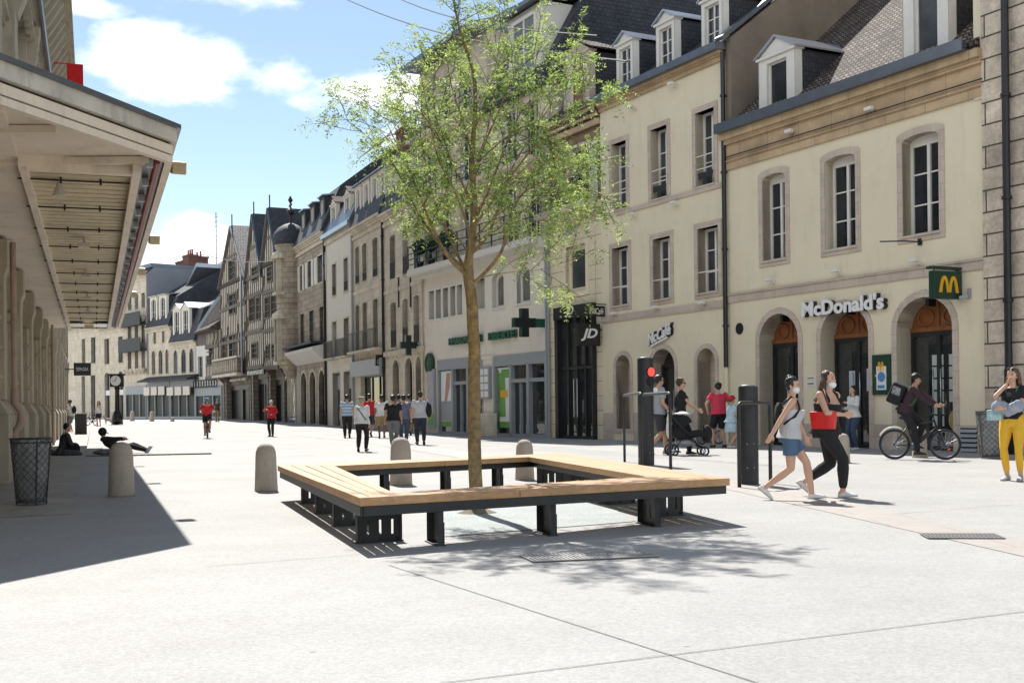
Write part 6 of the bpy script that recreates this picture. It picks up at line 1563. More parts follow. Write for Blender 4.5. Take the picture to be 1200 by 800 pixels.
# grates in the paving
def grate(px,py,w,d,rot,lab,holes):
    p=ground(px,py); t=empty('drain_grate',p,rot,lab,'drain grate')
    mb=MB(); mb.box(-w/2,w/2,-d/2,d/2,.0,.007); mb.obj('grate_plate',mat('grate_bed_%d'%holes,((.03,.03,.03),(.12,.12,.12))[holes],.9),t)
    mb=MB(); n=int(w/.034)
    for k in range(n+1): x=-w/2+w*k/n; mb.box(x-.011,x+.011,-d/2,d/2,.008,.014)
    for y in (-d/2,0,d/2): mb.box(-w/2,w/2,y-.012,y+.012,.009,.015)
    mb.obj('grate_bars',mat('grate_%d'%holes,((.14,.14,.14),(.30,.295,.285))[holes],.7),t)
grate(1127,629,.62,.36,R(-8),'rectangular iron drain grate set in the paving on the right',0)
grate(690,652,1.0,.42,R(14),'long iron drain grate under the tree shadow in front of the bench',1)
# ================================================================ street clock, cabinet, wires
p=ground(137.5,497); s_=F/p.y; t=empty('street_clock',p,0,'black street clock on a post in the far left of the square','clock')
hz=EYE-ray(137.5,446)[1]*p.y-p.z
mb=MB(); mb.lathe([(.42,0),(.38,.5),(.25,.9),(.17,1.0),(.14,hz-.7),(.2,hz-.5),(.1,hz-.4)],(0,0,0),14); mb.obj('post',M['black'],t,smooth=True)
mb=MB(); mb.box(-.43,.43,-.25,.25,hz-.45,hz+.4); mb.box(-.52,.52,-.3,.3,hz+.38,hz+.5); cb=mb.obj('clock_case',M['black'],t)
mb=MB(); mb.tube([(0,-.30,hz),(0,-.25,hz)],.37,24); mb.obj('clock_face',M['white_sign'],cb); mb=MB(); mb.obox((0,-.32,hz),(.07,-.32,hz+.28),.04,.02); mb.obox((0,-.32,hz),(-.18,-.32,hz-.07),.05,.02); mb.obj('clock_hand',M['black'],cb)
p=ground(95,511); t=empty('utility_cabinet',p,R(18),'tall dark street cabinet standing at the end of the arcade','cabinet'); mb=MB(); w_=.26; mb.box(-w_,w_,-.3,.3,0,1.05); mb.obj('cabinet_body',mat('cabinet_brown',(.045,.04,.035),.6,.2,3),t,bevel=.02); mb=MB(); mb.box(-w_-.04,w_+.04,-.34,.34,1.05,1.1); mb.obj('cabinet_top',M['plaster_grey'],t,bevel=.02)
p=ground(229,490); t=empty('advertising_column',p,0,'dark narrow post in front of the white house','post'); mb=MB(); mb.box(-.3,.3,-.15,.15,0,2.3); mb.obj('post',M['dark_frame'],t,bevel=.02)
for a,b,Ya,Yb,lab in (((400,-3),(735,72),60,30,'thin overhead cable crossing behind the top of the tree'),((440,-14),(700,42),60,32,'upper thin overhead cable at the top of the picture'),((236,298),(352,300),90,84,'thin overhead cable in front of the timbered gables')):
    P,Q=at(*a,Ya),at(*b,Yb); pts=[P.lerp(Q,k/12)-Vector((0,0,1))*(.0 if k in(0,12) else .5*math.sin(PI*k/12)) for k in range(13)]
    mb=MB(); mb.tube(pts,.022 if Ya<80 else .03,5,cap=False); o=mb.obj('overhead_cable',M['cable'] if Ya<80 else M['plaster_grey'],None,off=tuple(P)); tag(o,lab,'cable')
# wall lantern on the far grey house
# ================================================================ people
def rot2(v,a): return Vector((v.x*math.cos(a)-v.y*math.sin(a),v.x*math.sin(a)+v.y*math.cos(a),v.z))
def ik(a,t,l1,l2,pole):
    d=t-a; L_=d.length; L_=min(L_,(l1+l2)*.999); dn=d.normalized(); t=a+dn*L_
    x=(l1*l1-l2*l2+L_*L_)/(2*L_); h=math.sqrt(max(0,l1*l1-x*x)); p=Vector(pole)-dn*Vector(pole).dot(dn)
    p.normalize(); return a+dn*x+p*h,t
SK={'light':mat('skin_light',(.56,.33,.23),.5,.06,6),'tan':mat('skin_tan',(.45,.25,.16),.5,.06,6),'dark':mat('skin_dark',(.22,.12,.075),.5,.06,6)}
HR={'brown':mat('hair_brown',(.05,.028,.016),.5,.4,30,bump=.4,bs=60),'dark':mat('hair_dark',(.012,.009,.008),.45,.4,30,bump=.4,bs=60),'grey':mat('hair_grey',(.30,.24,.17),.6,.3,30,bump=.4,bs=60),'auburn':mat('hair_auburn',(.10,.05,.028),.5,.4,30,bump=.4,bs=60)}
def cloth(name,c,var=.08,rough=.9): return mat('cloth_'+name,c,rough,var,6,bump=.15,bs=40)
CL={k:cloth(k,c) for k,c in dict(white=(.72,.71,.69),grey=(.36,.37,.40),black=(.014,.014,.016),denim=(.075,.13,.22),jeans=(.045,.07,.12),red=(.55,.02,.03),pinkred=(.62,.045,.09),yellow=(.72,.42,.035),khaki=(.30,.21,.12),navy=(.02,.028,.05),bluegrey=(.13,.16,.24),darkgrey=(.05,.05,.055),midgrey=(.15,.15,.155),maroon=(.045,.022,.032),paleblue=(.50,.62,.68),ltgrey=(.50,.50,.52),blue=(.05,.15,.42)).items()}
def striped():
    m,nt,p=_nt('cloth_striped'); tc=N(nt,'ShaderNodeTexCoord'); sp=N(nt,'ShaderNodeSeparateXYZ'); L(nt,tc.outputs['Object'],sp.inputs[0])
    mm=N(nt,'ShaderNodeMath',operation='FRACT'); ml=N(nt,'ShaderNodeMath',operation='MULTIPLY'); ml.inputs[1].default_value=8; L(nt,sp.outputs[2],ml.inputs[0]); L(nt,ml.outputs[0],mm.inputs[0])
    gt=N(nt,'ShaderNodeMath',operation='GREATER_THAN'); gt.inputs[1].default_value=.6; L(nt,mm.outputs[0],gt.inputs[0])
    mx=N(nt,'ShaderNodeMix',data_type='RGBA'); L(nt,gt.outputs[0],mx.inputs['Factor']); mx.inputs['A'].default_value=(.25,.40,.58,1); mx.inputs['B'].default_value=(.70,.70,.68,1); L(nt,mx.outputs['Result'],p.inputs['Base Color']); p.inputs['Roughness'].default_value=.9; return m
CL['striped']=striped()
def floral():
    m=mat('cloth_floral',(.55,.66,.72),.9,.3,14,c2=(.30,.45,.55)); return m
CL['floral']=floral()
SH={'white':mat('shoe_white',(.68,.67,.66),.6,.05,8),'black':mat('shoe_black',(.02,.02,.02),.6,.1,8),'brown':mat('shoe_brown',(.10,.04,.02),.6,.1,8),'grey':mat('shoe_grey',(.35,.35,.37),.6,.1,8)}
MASKM=mat('mask_white',(.74,.77,.78),.8,.03,8)
def orient(d,up=Vector((0,0,1))):
    """matrix whose Z column is d"""
    z=d.normalized(); x=up.cross(z)
    if x.length<1e-3: x=Vector((1,0,0))
    x.normalize(); y=z.cross(x); return Matrix((x,y,z)).transposed()
def person(px,py,pyt,yaw,label,pose,top='white',sleeve=1,bottom='jeans',blen=1.0,shoes='black',hair=('short','brown'),skin='light',cap=None,mask=False,near=0,group=None,build=1.0,female=False,H=None,loc=None,tuck=False,dress=None,glasses=False,helmet=None,strap=False,z0=0,extra=None):
    """pose: dict lean, pel(z), la, ra (ankle targets), lw, rw (wrist targets), head(yaw,pitch), lp/rp elbow poles, kl/kr knee poles"""
    g=ground(px,py) if loc is None else Vector(loc)
    hh=pose.get('hh',1.70)
    if H is None: H=(py-pyt)/F*g.y*pose.get('hk',1.0)
    S=H/hh
    root=empty('person',g+Vector((0,0,z0)),yaw,label,'person',group)
    vox=(.0085 if near==2 else .0115 if near==1 else .017)*S if S>.7 else .010
    fw=Vector((0,1,0)); lean=R(pose.get('lean',3)); pel=Vector((0,0,pose.get('pel',.93)))+Vector(pose.get('po',(0,0,0)))
    Rl=Matrix.Rotation(-lean,3,'X')@Matrix.Rotation(R(pose.get('roll',0)),3,'Y'); Tw=Matrix.Rotation(R(pose.get('twist',0)),3,'Z')
    def tor(x,y,z): return pel+Rl@(Tw@Vector((x,y,z)))
    hipw=.088*(1.08 if female else 1)*build**.5; shw=(.155 if female else .185)*build**.4
    neck=tor(0,-.01,.50); 
    shL,shR=tor(-shw,0,.455),tor(shw,0,.455); hpL,hpR=pel+Vector((-hipw,0,-.03)),pel+Vector((hipw,0,-.03))
    hy,hp=pose.get('head',(0,0)); Rh=Matrix.Rotation(R(hy),3,'Z')@Matrix.Rotation(R(-hp),3,'X')
    hrl=Rl@Matrix.Rotation(lean*.75,3,'X') if not pose.get('lying') else Rl
    Rh=hrl@Rh
    hc=neck+hrl@Vector((0,.02,.165)); 
    # limbs
    la,ra=Vector(pose.get('la',(-.09,.0,.09))),Vector(pose.get('ra',(.09,0,.09)))
    knL,anL=ik(hpL,la,.43,.42,pose.get('kl',(-.1,1,.15))); knR,anR=ik(hpR,ra,.43,.42,pose.get('kr',(.1,1,.15)))
    def W_(k,df):
        v=pose.get(k,df); return Vector(v) if len(v)==3 else Vector(v)
    lw,rw=W_('lw',(-.26,.02,.80)),W_('rw',(.26,.02,.80))
    elL,wrL=ik(shL,lw,.285,.25,pose.get('lp',(-.3,-1,-.2))); elR,wrR=ik(shR,rw,.285,.25,pose.get('rp',(.3,-1,-.2)))
    s=S; sc=lambda v:Vector(v)*s
    b=build
    def limb(mb,pts,rs,seg=10,steps=4):
        P=[];Rr=[]
        for i in range(len(pts)-1):
            for k in range(steps):
                f=k/steps; P.append(sc(pts[i].lerp(pts[i+1],f))); Rr.append((rs[i]*(1-f)+rs[i+1]*f)*s)
        P.append(sc(pts[-1])); Rr.append(rs[-1]*s)
        mb.tube(P,Rr,seg); mb.ell(P[0],*(Rr[0],)*3,seg=seg); mb.ell(P[-1],*(Rr[-1],)*3,seg=seg)
    def torso(mb,e=0,z0_=-.10,z1_=.50,flare=0):
        prof=[(-.12,.150,.105),(-.06,.165,.118),(0,.160,.115),(.08,.142 if female else .148,.100),(.15,.128 if female else .145,.098),(.25,.142 if female else .158,.108),(.34,.158 if female else .176,.118 if female else .115),(.42,.150 if female else .178,.098),(.47,.105,.080),(.50,.062,.062)]
        rs=[]
        for z,rx,ry in prof:
            if z<z0_-.001 or z>z1_+.001: continue
            k=1+(flare*max(0,(.15-z))/.25)
            rx_=rx*(b if z<.4 else b**.4)*k+e; ry_=ry*(b if z<.4 else b**.5)*k+e
            ring=[]
            for q in range(18):
                a=2*PI*q/18; x=rx_*math.cos(a); y=ry_*math.sin(a)
                if female and .22<z<.38 and y>0: y+=.032*abs(math.sin(a))**2*(1 if z<.37 else .4)*b
                if z<0 and y<0: y*=1.12
                ring.append(sc(tor(x,y,z)))
            rs.append(ring)
        mb.rings(rs)
    def footdir(an,kn,flat):
        f=Vector((0,1,0)); return f
    # ---------- body
    mb=MB(); torso(mb,-.008)
    limb(mb,[neck-Rl@Vector((0,0,.05)),hc-Rh@Vector((0,.0,.06))],[.058,.050])
    # head: skull, face, jaw, nose, ears, brow
    def he(x,y,z): return sc(hc+Rh@Vector((x,y,z)))
    Rh4=Rh
    mb.ell(he(0,-.012,.022),.076*s,.092*s,.088*s,Rh4,16,12); mb.ell(he(0,.022,-.028),.058*s,.066*s,.078*s,Rh4,14,10); mb.ell(he(0,.045,-.078),.034*s,.034*s,.028*s,Rh4,10,8)
    mb.ell(he(0,.088,-.022),.013*s,.020*s,.022*s,Rh4,8,8); mb.ell(he(0,.078,-.002),.011*s,.015*s,.028*s,Rh4,8,8)
    for sx in (-1,1): mb.ell(he(sx*.076,-.01,-.015),.012*s,.018*s,.03*s,Rh4,8,8)
    ab=b**.7*(.9 if female else 1)
    for sh,el,wr in ((shL,elL,wrL),(shR,elR,wrR)):
        limb(mb,[sh,sh.lerp(el,.35),el],[.052*ab,.048*ab,.038*ab]); limb(mb,[el,el.lerp(wr,.3),wr],[.039*ab,.040*ab,.026])
    lb=b**.6
    for hp_,kn,an in ((hpL,knL,anL),(hpR,knR,anR)):
        limb(mb,[hp_,hp_.lerp(kn,.35),kn],[.088*lb,.082*lb,.054*lb]); limb(mb,[kn,kn.lerp(an,.32),an],[.053*lb,.058*lb,.036])
        limb(mb,[an,an+Vector((0,-.03,-.03))],[.036,.034])
    # hands
    hv={}
    for side,el,wr in ((-1,elL,wrL),(1,elR,wrR)):
        d=(wr-el).normalized(); gd=pose.get('gl' if side<0 else 'gr')
        if gd: d=Vector(gd).normalized()
        lat=Vector((-side,0,0)) # palm normal-ish
        nrm=lat-d*lat.dot(d)
        if nrm.length<.1: nrm=Vector((0,0,-1))-d*d.z*-1
        nrm.normalize(); wid=d.cross(nrm).normalized()
        c=wr+d*.045
        Rm=Matrix((wid,nrm,d)).transposed()
        mb.ell(sc(c),.040*s,.017*s,.052*s,Rm,12,8); mb.ell(sc(wr+d*.075),.036*s,.014*s,.025*s,Rm,12,8)
        curl=pose.get('curl',.45)
        if near:
            for k,(o_,ln) in enumerate(((-.028,.066),(-.0095,.076),(.0095,.070),(.027,.054))):
                q=wr+d*.085+wid*o_; dd=d; pts=[q]
                for j in range(3):
                    dd=(dd+nrm*curl).normalized(); q=q+dd*ln*(.42 if j==0 else .32 if j==1 else .26); pts.append(q)
                limb(mb,pts,[.0095,.009,.0085,.007],6,2)
            fwd_=wid if wid.y>0 else -wid
            q=wr+d*.03+fwd_*.03; limb(mb,[q,q+(d*.8+fwd_*.7).normalized()*.035,q+(d*.8+fwd_*.7).normalized()*.035+(d+nrm*.4+fwd_*.1).normalized()*.028],[.013,.011,.008],6,2)
        else: limb(mb,[wr+d*.08,wr+d*.115+nrm*.02,wr+d*.135+nrm*.045],[.026,.022,.014],8,2)
    body=remeshed(mb,SK[skin],'body',vox,root,3 if near else 2)
    # ---------- trousers / shorts
    if bottom:
        mb=MB(); e=.012
        torso(mb,e,-.12,.08)
        for hp_,kn,an in ((hpL,knL,anL),(hpR,knR,anR)):
            if blen>=.9: 
                wl=pose.get('loose',1.0)
                limb(mb,[hp_+Vector((0,0,.02)),hp_.lerp(kn,.35),kn],[.094*lb+e,.088*lb+e,.060*lb*wl+e]); end=kn.lerp(an,min(1,.96 if blen>=1 else (blen)*.88)); limb(mb,[kn,kn.lerp(an,.32),end],[.059*lb*wl+e,.062*lb*wl+e,.046*wl+e])
            else:
                f=blen*2; end=hp_.lerp(kn,min(1,f)); wd=.012+.01*f
                limb(mb,[hp_+Vector((0,0,.02)),hp_.lerp(end,.5)],[.094*lb+e,.090*lb+e]); P=[hp_.lerp(end,.4),end]; mb.tube([sc(q) for q in P],[(.092*lb+e)*s,(.085*lb*(1-.25*f)+e+wd)*s],12)
        remeshed(mb,CL[bottom],'trousers' if blen>=.8 else 'shorts',vox,root,2,(.004 if near else .005)*s,9,px)
    # ---------- top
    if top:
        mb=MB(); e=(.028 if near else .020) if not tuck else .015
        torso(mb,e,-.06 if not tuck else .0,.47 if sleeve else .40,(.28 if sleeve else .14) if not tuck else 0)
        if sleeve==0: 
            for sx in (-1,1):
                pts=[tor(sx*.085,.085,.36),tor(sx*.10,.04,.47),tor(sx*.10,-.03,.475),tor(sx*.09,-.085,.38)]; limb(mb,[q+(q-tor(0,0,.3))*.07*b for q in pts],[.026,.022,.022,.026],8,3)
        else:
            for sh,el,wr in ((shL,elL,wrL),(shR,elR,wrR)):
                if sleeve<2:
                    en=sh.lerp(el,.62); limb(mb,[sh,sh.lerp(en,.5)],[.058*ab+e*.5,.060*ab+e*.4]); mb.tube([sc(sh.lerp(en,.3)),sc(en)],[(.058*ab+e*.5)*s,(.062*ab+e*.5)*s],12)
                else:
                    limb(mb,[sh,sh.lerp(el,.35),el],[.058*ab+.012,.056*ab+.012,.046*ab+.012]); limb(mb,[el,wr-(wr-el)*.06],[.046*ab+.012,.034+.010])
        remeshed(mb,CL[top],'shirt' if not dress else 'dress_top',vox,root,2,(.011 if near else .008)*s,9,px+3)
    if dress:
        mb=MB(); rs=[]
        for z,rx,ry in ((.30,.14,.11),(.15,.15,.12),(0,.19,.15),(-.15,.22,.17),(-.36,.245,.19),(-.365,.23,.18)):
            rs.append([sc(tor(rx*math.cos(2*PI*q/24)*(1+.04*math.sin(6*2*PI*q/24)*(z<.1)),ry*math.sin(2*PI*q/24),z)) for q in range(24)])
        mb.rings(rs); d_=mb.obj('dress',CL[dress],root,smooth=True)
    # ---------- shoes
    for k,(an,kn) in enumerate(((anL,knL),(anR,knR))):
        tip=R(pose.get('tl' if k==0 else 'tr',0)); fy=R(pose.get('fl' if k==0 else 'fr',(8 if k==0 else -8)))
        mb=MB(); heel=an
        def fp(y,x,z):
            v=Vector((x,y,z)); v=Matrix.Rotation(tip,3,'X')@v; v=Matrix.Rotation(fy,3,'Z')@v; return sc(an+v)
        rs=[]
        for y,wd,h in ((-.075,.018,.03),(-.062,.032,.075),(-.02,.036,.085),(.04,.038,.07),(.10,.044,.05),(.15,.040,.036),(.178,.022,.022)):
            ring=[]
            for q in range(12):
                a=2*PI*q/12; x=wd*math.cos(a); z=-.085+h*.5+h*.5*math.sin(a)
                if math.sin(a)<-.3: z=-.085
                ring.append(fp(y,x,z))
            rs.append(ring)
        mb.rings(rs); 
        sh_=mb.obj('shoe',SH[shoes],root,smooth=True)
        if near and shoes=='white':
            mb=MB(); mb.rings([[fp(y,wd*1.08*math.cos(2*PI*q/10),-.083+.008*math.sin(2*PI*q/10)) for q in range(10)] for y,wd in ((-.08,.02),(-.06,.034),(.04,.04),(.10,.046),(.155,.042),(.185,.02))]); mb.obj('sole',SH['grey'],sh_)
    # ---------- hair
    if hair:
        st,hc_=hair; mb=MB()
        if st!='bald': 
            mb.ell(he(0,-.030,.040),.085*s,.092*s,.088*s,Rh4,16,12); mb.ell(he(0,-.050,-.005),.078*s,.060*s,.075*s,Rh4,14,10)
            for sx in (-1,1): mb.ell(he(sx*.070,-.02,.015),.018*s,.045*s,.05*s,Rh4,10,8)
        if st=='long':
            for k in range(9):
                a=PI*(.02+.96*k/8); x=.082*math.cos(a); y=-.03-.075*math.sin(a)
                p0=hc+Rh@Vector((x*.9,y*.8,.02)); p1=hc+Rh@Vector((x*1.15,y*1.05,-.11)); p2=tor(x*1.35+noise.noise(Vector((k,px,0)))*.03,y*1.2-.035,.36+noise.noise(Vector((px,k,0)))*.04)
                limb(mb,[p0,p1,p2],[.030,.034,.014],8,3)
        if st=='bun': mb.ell(he(0,-.075,.105),.038*s,.038*s,.036*s,Rh4,10,8)
        if st=='ponytail': limb(mb,[hc+Rh@Vector((0,-.10,.04)),hc+Rh@Vector((0,-.14,-.03)),hc+Rh@Vector((0,-.11,-.13))],[.026,.03,.012],8,3)
        if st=='curly':
            for k in range(14): a=k*2.4; mb.ell(he(.07*math.cos(a),-.035+.07*math.sin(a),.05+.04*math.sin(k*1.7)),.035*s,.035*s,.035*s,None,8,6)
        if st!='bald': remeshed(mb,HR[hc_],'hair',max(vox*.9,.008),root,1,.012*s,26,px)
    if near or glasses:
        if near:
            for sx in (-1,1): mb=MB(); mb.ell(he(sx*.030,.074,.004),.011*s,.006*s,.006*s,Rh4,8,6); mb.obj('eye',M['black'],root,smooth=True); mb=MB(); mb.tube([he(sx*.018,.083,.024),he(sx*.032,.082,.029),he(sx*.046,.070,.024)],.0035*s,5); mb.obj('eyebrow',HR['dark'],root)
            if not mask: mb=MB(); mb.ell(he(0,.080,-.056),.022*s,.008*s,.007*s,Rh4,10,6); mb.obj('mouth',mat('lips',(.40,.12,.10),.5),root,smooth=True)
        if glasses:
            mb=MB()
            for sx in (-1,1): mb.ell(he(sx*.033,.086,.004),.028*s,.009*s,.020*s,Rh4,12,8); mb.obox(he(sx*.058,.075,.008),he(sx*.080,-.01,.006),.006*s,.006*s)
            mb.obox(he(-.02,.092,.008),he(.02,.092,.008),.005*s,.005*s); mb.obj('glasses',M['black'],root,smooth=True)
    if mask:
        mb=MB(); mb.ell(he(0,.044,-.052),.061*s,.056*s,.055*s,Rh4,14,10); mk=mb.obj('face_mask',MASKM,root,smooth=True)
        mb=MB()
        for sx in (-1,1):
            mb.tube([he(sx*.05,.06,-.03),he(sx*.080,-.012,.008)],.002*s,4); mb.tube([he(sx*.05,.055,-.08),he(sx*.079,-.012,-.03)],.002*s,4)
        mb.obj('mask_loop',MASKM,mk)
    if cap:
        mb=MB(); rs=[]
        for j in range(7):
            t=PI/2*j/6; rs.append([he(.088*math.cos(t)*math.cos(2*PI*q/18),-.012+.102*math.cos(t)*math.sin(2*PI*q/18),.035+.080*math.sin(t)) for q in range(18)])
        mb.rings(rs); 
        bs=-1 if cap[1:]==('back',) else 1
        rs=[]
        for y,wd,z in ((.06,.070,.040),(.11,.066,.040),(.15,.045,.030),(.165,.015,.024)):
            rs.append([he(wd*math.cos(2*PI*q/12),bs*y,z+.006*math.sin(2*PI*q/12)) for q in range(12)])
        mb.rings(rs); mb.obj('cap',CL[cap[0]],root,smooth=True)
    if helmet:
        mb=MB(); mb.ell(he(0,-.015,.055),.098*s,.125*s,.085*s,Rh4,18,10); h_=mb.obj('helmet',CL[helmet[0]],root,smooth=True)
        mb=MB()
        for x in (-.045,0,.045): mb.tube([he(x,.10,.07),he(x,.02,.138),he(x,-.10,.105)],.009*s,6)
        mb.obj('helmet_vent',CL[helmet[1]],h_,smooth=True)
    J=dict(S=S,root=root,tor=lambda x,y,z:sc(tor(x,y,z)),he=he,shL=sc(shL),shR=sc(shR),elL=sc(elL),elR=sc(elR),wrL=sc(wrL),wrR=sc(wrR),hc=sc(hc),sc=sc,hpL=sc(hpL),knL=sc(knL),hpR=sc(hpR),knR=sc(knR),yaw=yaw,g=g+Vector((0,0,z0)))
    return J
def held(J,name,label,cat):
    """thing carried by a person: own top-level object sharing the person's frame"""
    return empty(name,J['g'],J['yaw'],label,cat)
def clo(a,b,sw=.2,lift=.0,arm=.22,pel=.915):
    """walking: a = left foot forward amount, arms opposite"""
    def ft(v): return (v>0) and .095 or .095+abs(v)*.32
    return dict(pel=pel,la=(-.085,a,ft(a)+( -.0 if a>0 else 0)),ra=(.085,b,ft(b)),lw=(-.25,-a*arm/.25+.03,.83),rw=(.25,-b*arm/.25+.03,.83),tl=(12 if a>0 else -38),tr=(12 if b>0 else -38),lean=4)
# ---- the two women in face masks
w1=person(926,585,443,R(-97),'woman in a grey tank top, denim shorts and white face mask walking right',
   dict(pel=.895,la=(-.07,.30,.09),ra=(.07,-.33,.18),tl=6,tr=-40,lw=(-.24,.26,.80),rw=(.25,-.30,.83),lp=(-.2,-1,-.3),rp=(.3,-1,-.1),lean=5,head=(-22,8),hh=1.66),
   top='ltgrey',sleeve=0,bottom='denim',blen=.30,shoes='white',hair=('bun','dark'),skin='light',mask=True,near=2,female=True,build=1.03,glasses=False,tuck=False)
J=w1; t=held(J,'backpack','small black backpack worn by the woman in denim shorts','backpack')
mb=MB(); S=J['S']; rs=[]
for z,h in ((.12,.0),(.16,.7),(.26,1),(.36,.95),(.42,.5)): rs.append([J['tor'](.115*math.cos(2*PI*q/14)*(.6+.4*h),-.165+.06*math.sin(2*PI*q/14)*h,z) for q in range(14)])
mb.rings(rs); mb.obj('bag',CL['black'],t,smooth=True); mb=MB()
for sx in (-1,1): mb.tube([J['tor'](sx*.10,-.12,.40),J['tor'](sx*.115,-.03,.51),J['tor'](sx*.125,.06,.46),J['tor'](sx*.15,.095,.36),J['tor'](sx*.172,.04,.25),J['tor'](sx*.13,-.10,.13)],.014*S,8,rx=1.6)
mb.obj('strap',CL['black'],t,smooth=True)
w2=person(969,582,435,R(-112),'woman in black tank top and trousers with a red bag and white face mask',
   dict(pel=.905,la=(-.07,-.30,.20),ra=(.08,.22,.09),tl=-42,tr=6,twist=-34,lw=(-.10,-.22,.86),rw=(.10,.24,1.10),lp=(-.3,-1,-.1),rp=(1,-.6,-.5),lean=4,head=(-30,-2),hh=1.68,gl=(0,0,-1),gr=(-.3,.9,.1)),
   top='black',sleeve=0,bottom='black',blen=.92,shoes='white',hair=('long','brown'),skin='light',mask=False,near=2,female=True,build=1.18)
J=w2; S=J['S']; he=J['he']; mb=MB(); mb.ell(he(0,.040,-.072),.061*S,.058*S,.048*S,None,14,10); mb.obj('face_mask',MASKM,J['root'],smooth=True)
t=held(J,'handbag','red handbag with a brown strap held by the woman in black','handbag')
c=Vector((.17,-.01,1.03))*S*1.0; mb=MB(); rs=[]
ax=Vector((.25,1,0)).normalized(); ay=Vector((-1,.25,0)).normalized()
for z,w_,d_ in ((-.12,.13,.045),(-.115,.15,.06),(.0,.165,.06),(.11,.18,.045),(.115,.175,.035)):
    rs.append([c+ax*(w_*S*max(-1,min(1,1.25*math.cos(2*PI*q/20))))+ay*(d_*S*max(-1,min(1,1.25*math.sin(2*PI*q/20))))+Vector((0,0,z*S)) for q in range(20)])
mb.rings(rs); mb.obj('bag',mat('red_leather',(.62,.012,.012),.4,.1,5,bump=.3,bs=9),t,autos=True)
mb=MB(); mb.tube([c-ax*.12*S+Vector((0,0,.11*S)),J['tor'](.135,.135,.33),J['tor'](.13,.03,.525),J['tor'](.135,-.12,.38),c+ax*.10*S-ay*.02+Vector((0,0,.11*S))],.011*S,6,rx=1.4); mb.obj('strap',mat('brown_leather',(.16,.06,.025),.5),t,smooth=True)
# ---- woman in yellow trousers at the right edge
w3=person(1188,563,432,R(140),'woman in mustard yellow trousers and a black top raising her hand to her mouth',
   dict(pel=.935,la=(-.11,.02,.09),ra=(.10,-.01,.09),lw=(.05,.26,1.10),rw=(.04,.15,1.46),lp=(-1,-.1,-.8),rp=(.9,.2,-1),lean=0,loose=.8,head=(-8,0),hh=1.70,gl=(.8,.3,0),gr=(-.3,0,.8)),
   top='black',sleeve=1,bottom='yellow',blen=.90,shoes='grey',hair=('long','auburn'),near=1,female=True,build=.98,tuck=True)
J=w3; S=J['S']; t=held(J,'jacket','folded blue and grey denim jacket carried by the woman in yellow trousers','jacket'); mb=MB()
for k in range(5): mb.ell(Vector((-.14+.075*k,.20+.02*math.sin(k*2),1.10+.03*math.cos(k*1.7)))*S,.09*S,.075*S,.10*S,None,12,8)
remeshed(mb,mat('jacket_denim',(.20,.27,.36),.9,.35,9,c2=(.38,.38,.42)),'cloth',.012,t,2,.015,9)
t=held(J,'handbag','small patterned turquoise shoulder bag worn by the woman in yellow trousers','handbag'); mb=MB(); cc=Vector((.22,.16,1.0))*S
mb.box(cc.x-.11,cc.x+.11,cc.y-.03,cc.y+.04,cc.z-.08,cc.z+.08); mb.obj('bag',mat('bag_turquoise',(.10,.40,.46),.5,.5,22,c2=(.55,.6,.6)),t,bevel=.02); mb=MB(); mb.tube([(cc.x-.1,cc.y,cc.z+.07),J['tor'](-.02,.16,.25),J['tor'](-.10,.06,.50),J['tor'](-.08,-.10,.40),J['tor'](.10,-.14,.2),(cc.x+.1,cc.y,cc.z+.07)],.008,6); mb.obj('strap',mat('strap_teal',(.03,.16,.16),.6),t)
mb=MB(); he=J['he']
for sx in (-1,1): mb.ell(he(sx*.035,.055,.095),.028*S,.016*S,.022*S,None,10,6)
mb.obj('sunglasses',M['black'],J['root'],smooth=True)
# ---- woman in the middle doorway
person(1001,527,453,R(115),'woman in a loose white blouse and jeans standing in the middle arched doorway',dict(pel=.93,lw=(-.12,.30,1.25),rw=(.12,.2,1.1),lp=(-1,-.4,-.5),lean=2,hh=1.68),top='white',sleeve=2,bottom='jeans',shoes='white',hair=('long','dark'),female=True,near=0)
# ---- family with the pushchair
YW=R(-80)
fm=person(771,532,435,R(-78),'man in a light grey T-shirt, shorts and sunglasses pushing beside the pushchair',dict(pel=.92,la=(-.08,.2,.09),ra=(.08,-.22,.15),tl=8,tr=-30,lw=(-.2,.30,.96),rw=(.2,.22,.92),lp=(-.5,-1,-.4),rp=(.5,-1,-.4),lean=5,hh=1.78,head=(-5,5)),top='grey',sleeve=1,bottom='darkgrey',blen=.46,shoes='grey',hair=('short','dark'),near=1,glasses=True)
fw_=person(797,532,444,R(-95),'woman in a black T-shirt and dark sunglasses behind the pushchair',dict(pel=.92,la=(-.08,-.15,.12),ra=(.08,.2,.09),lw=(-.16,.40,1.0),rw=(.16,.40,1.0),lp=(-.6,-1,-.4),rp=(.6,-1,-.4),lean=4,hh=1.68,head=(-5,4)),top='black',sleeve=1,bottom='black',shoes='black',hair=('curly','brown'),near=1,female=True,glasses=True)
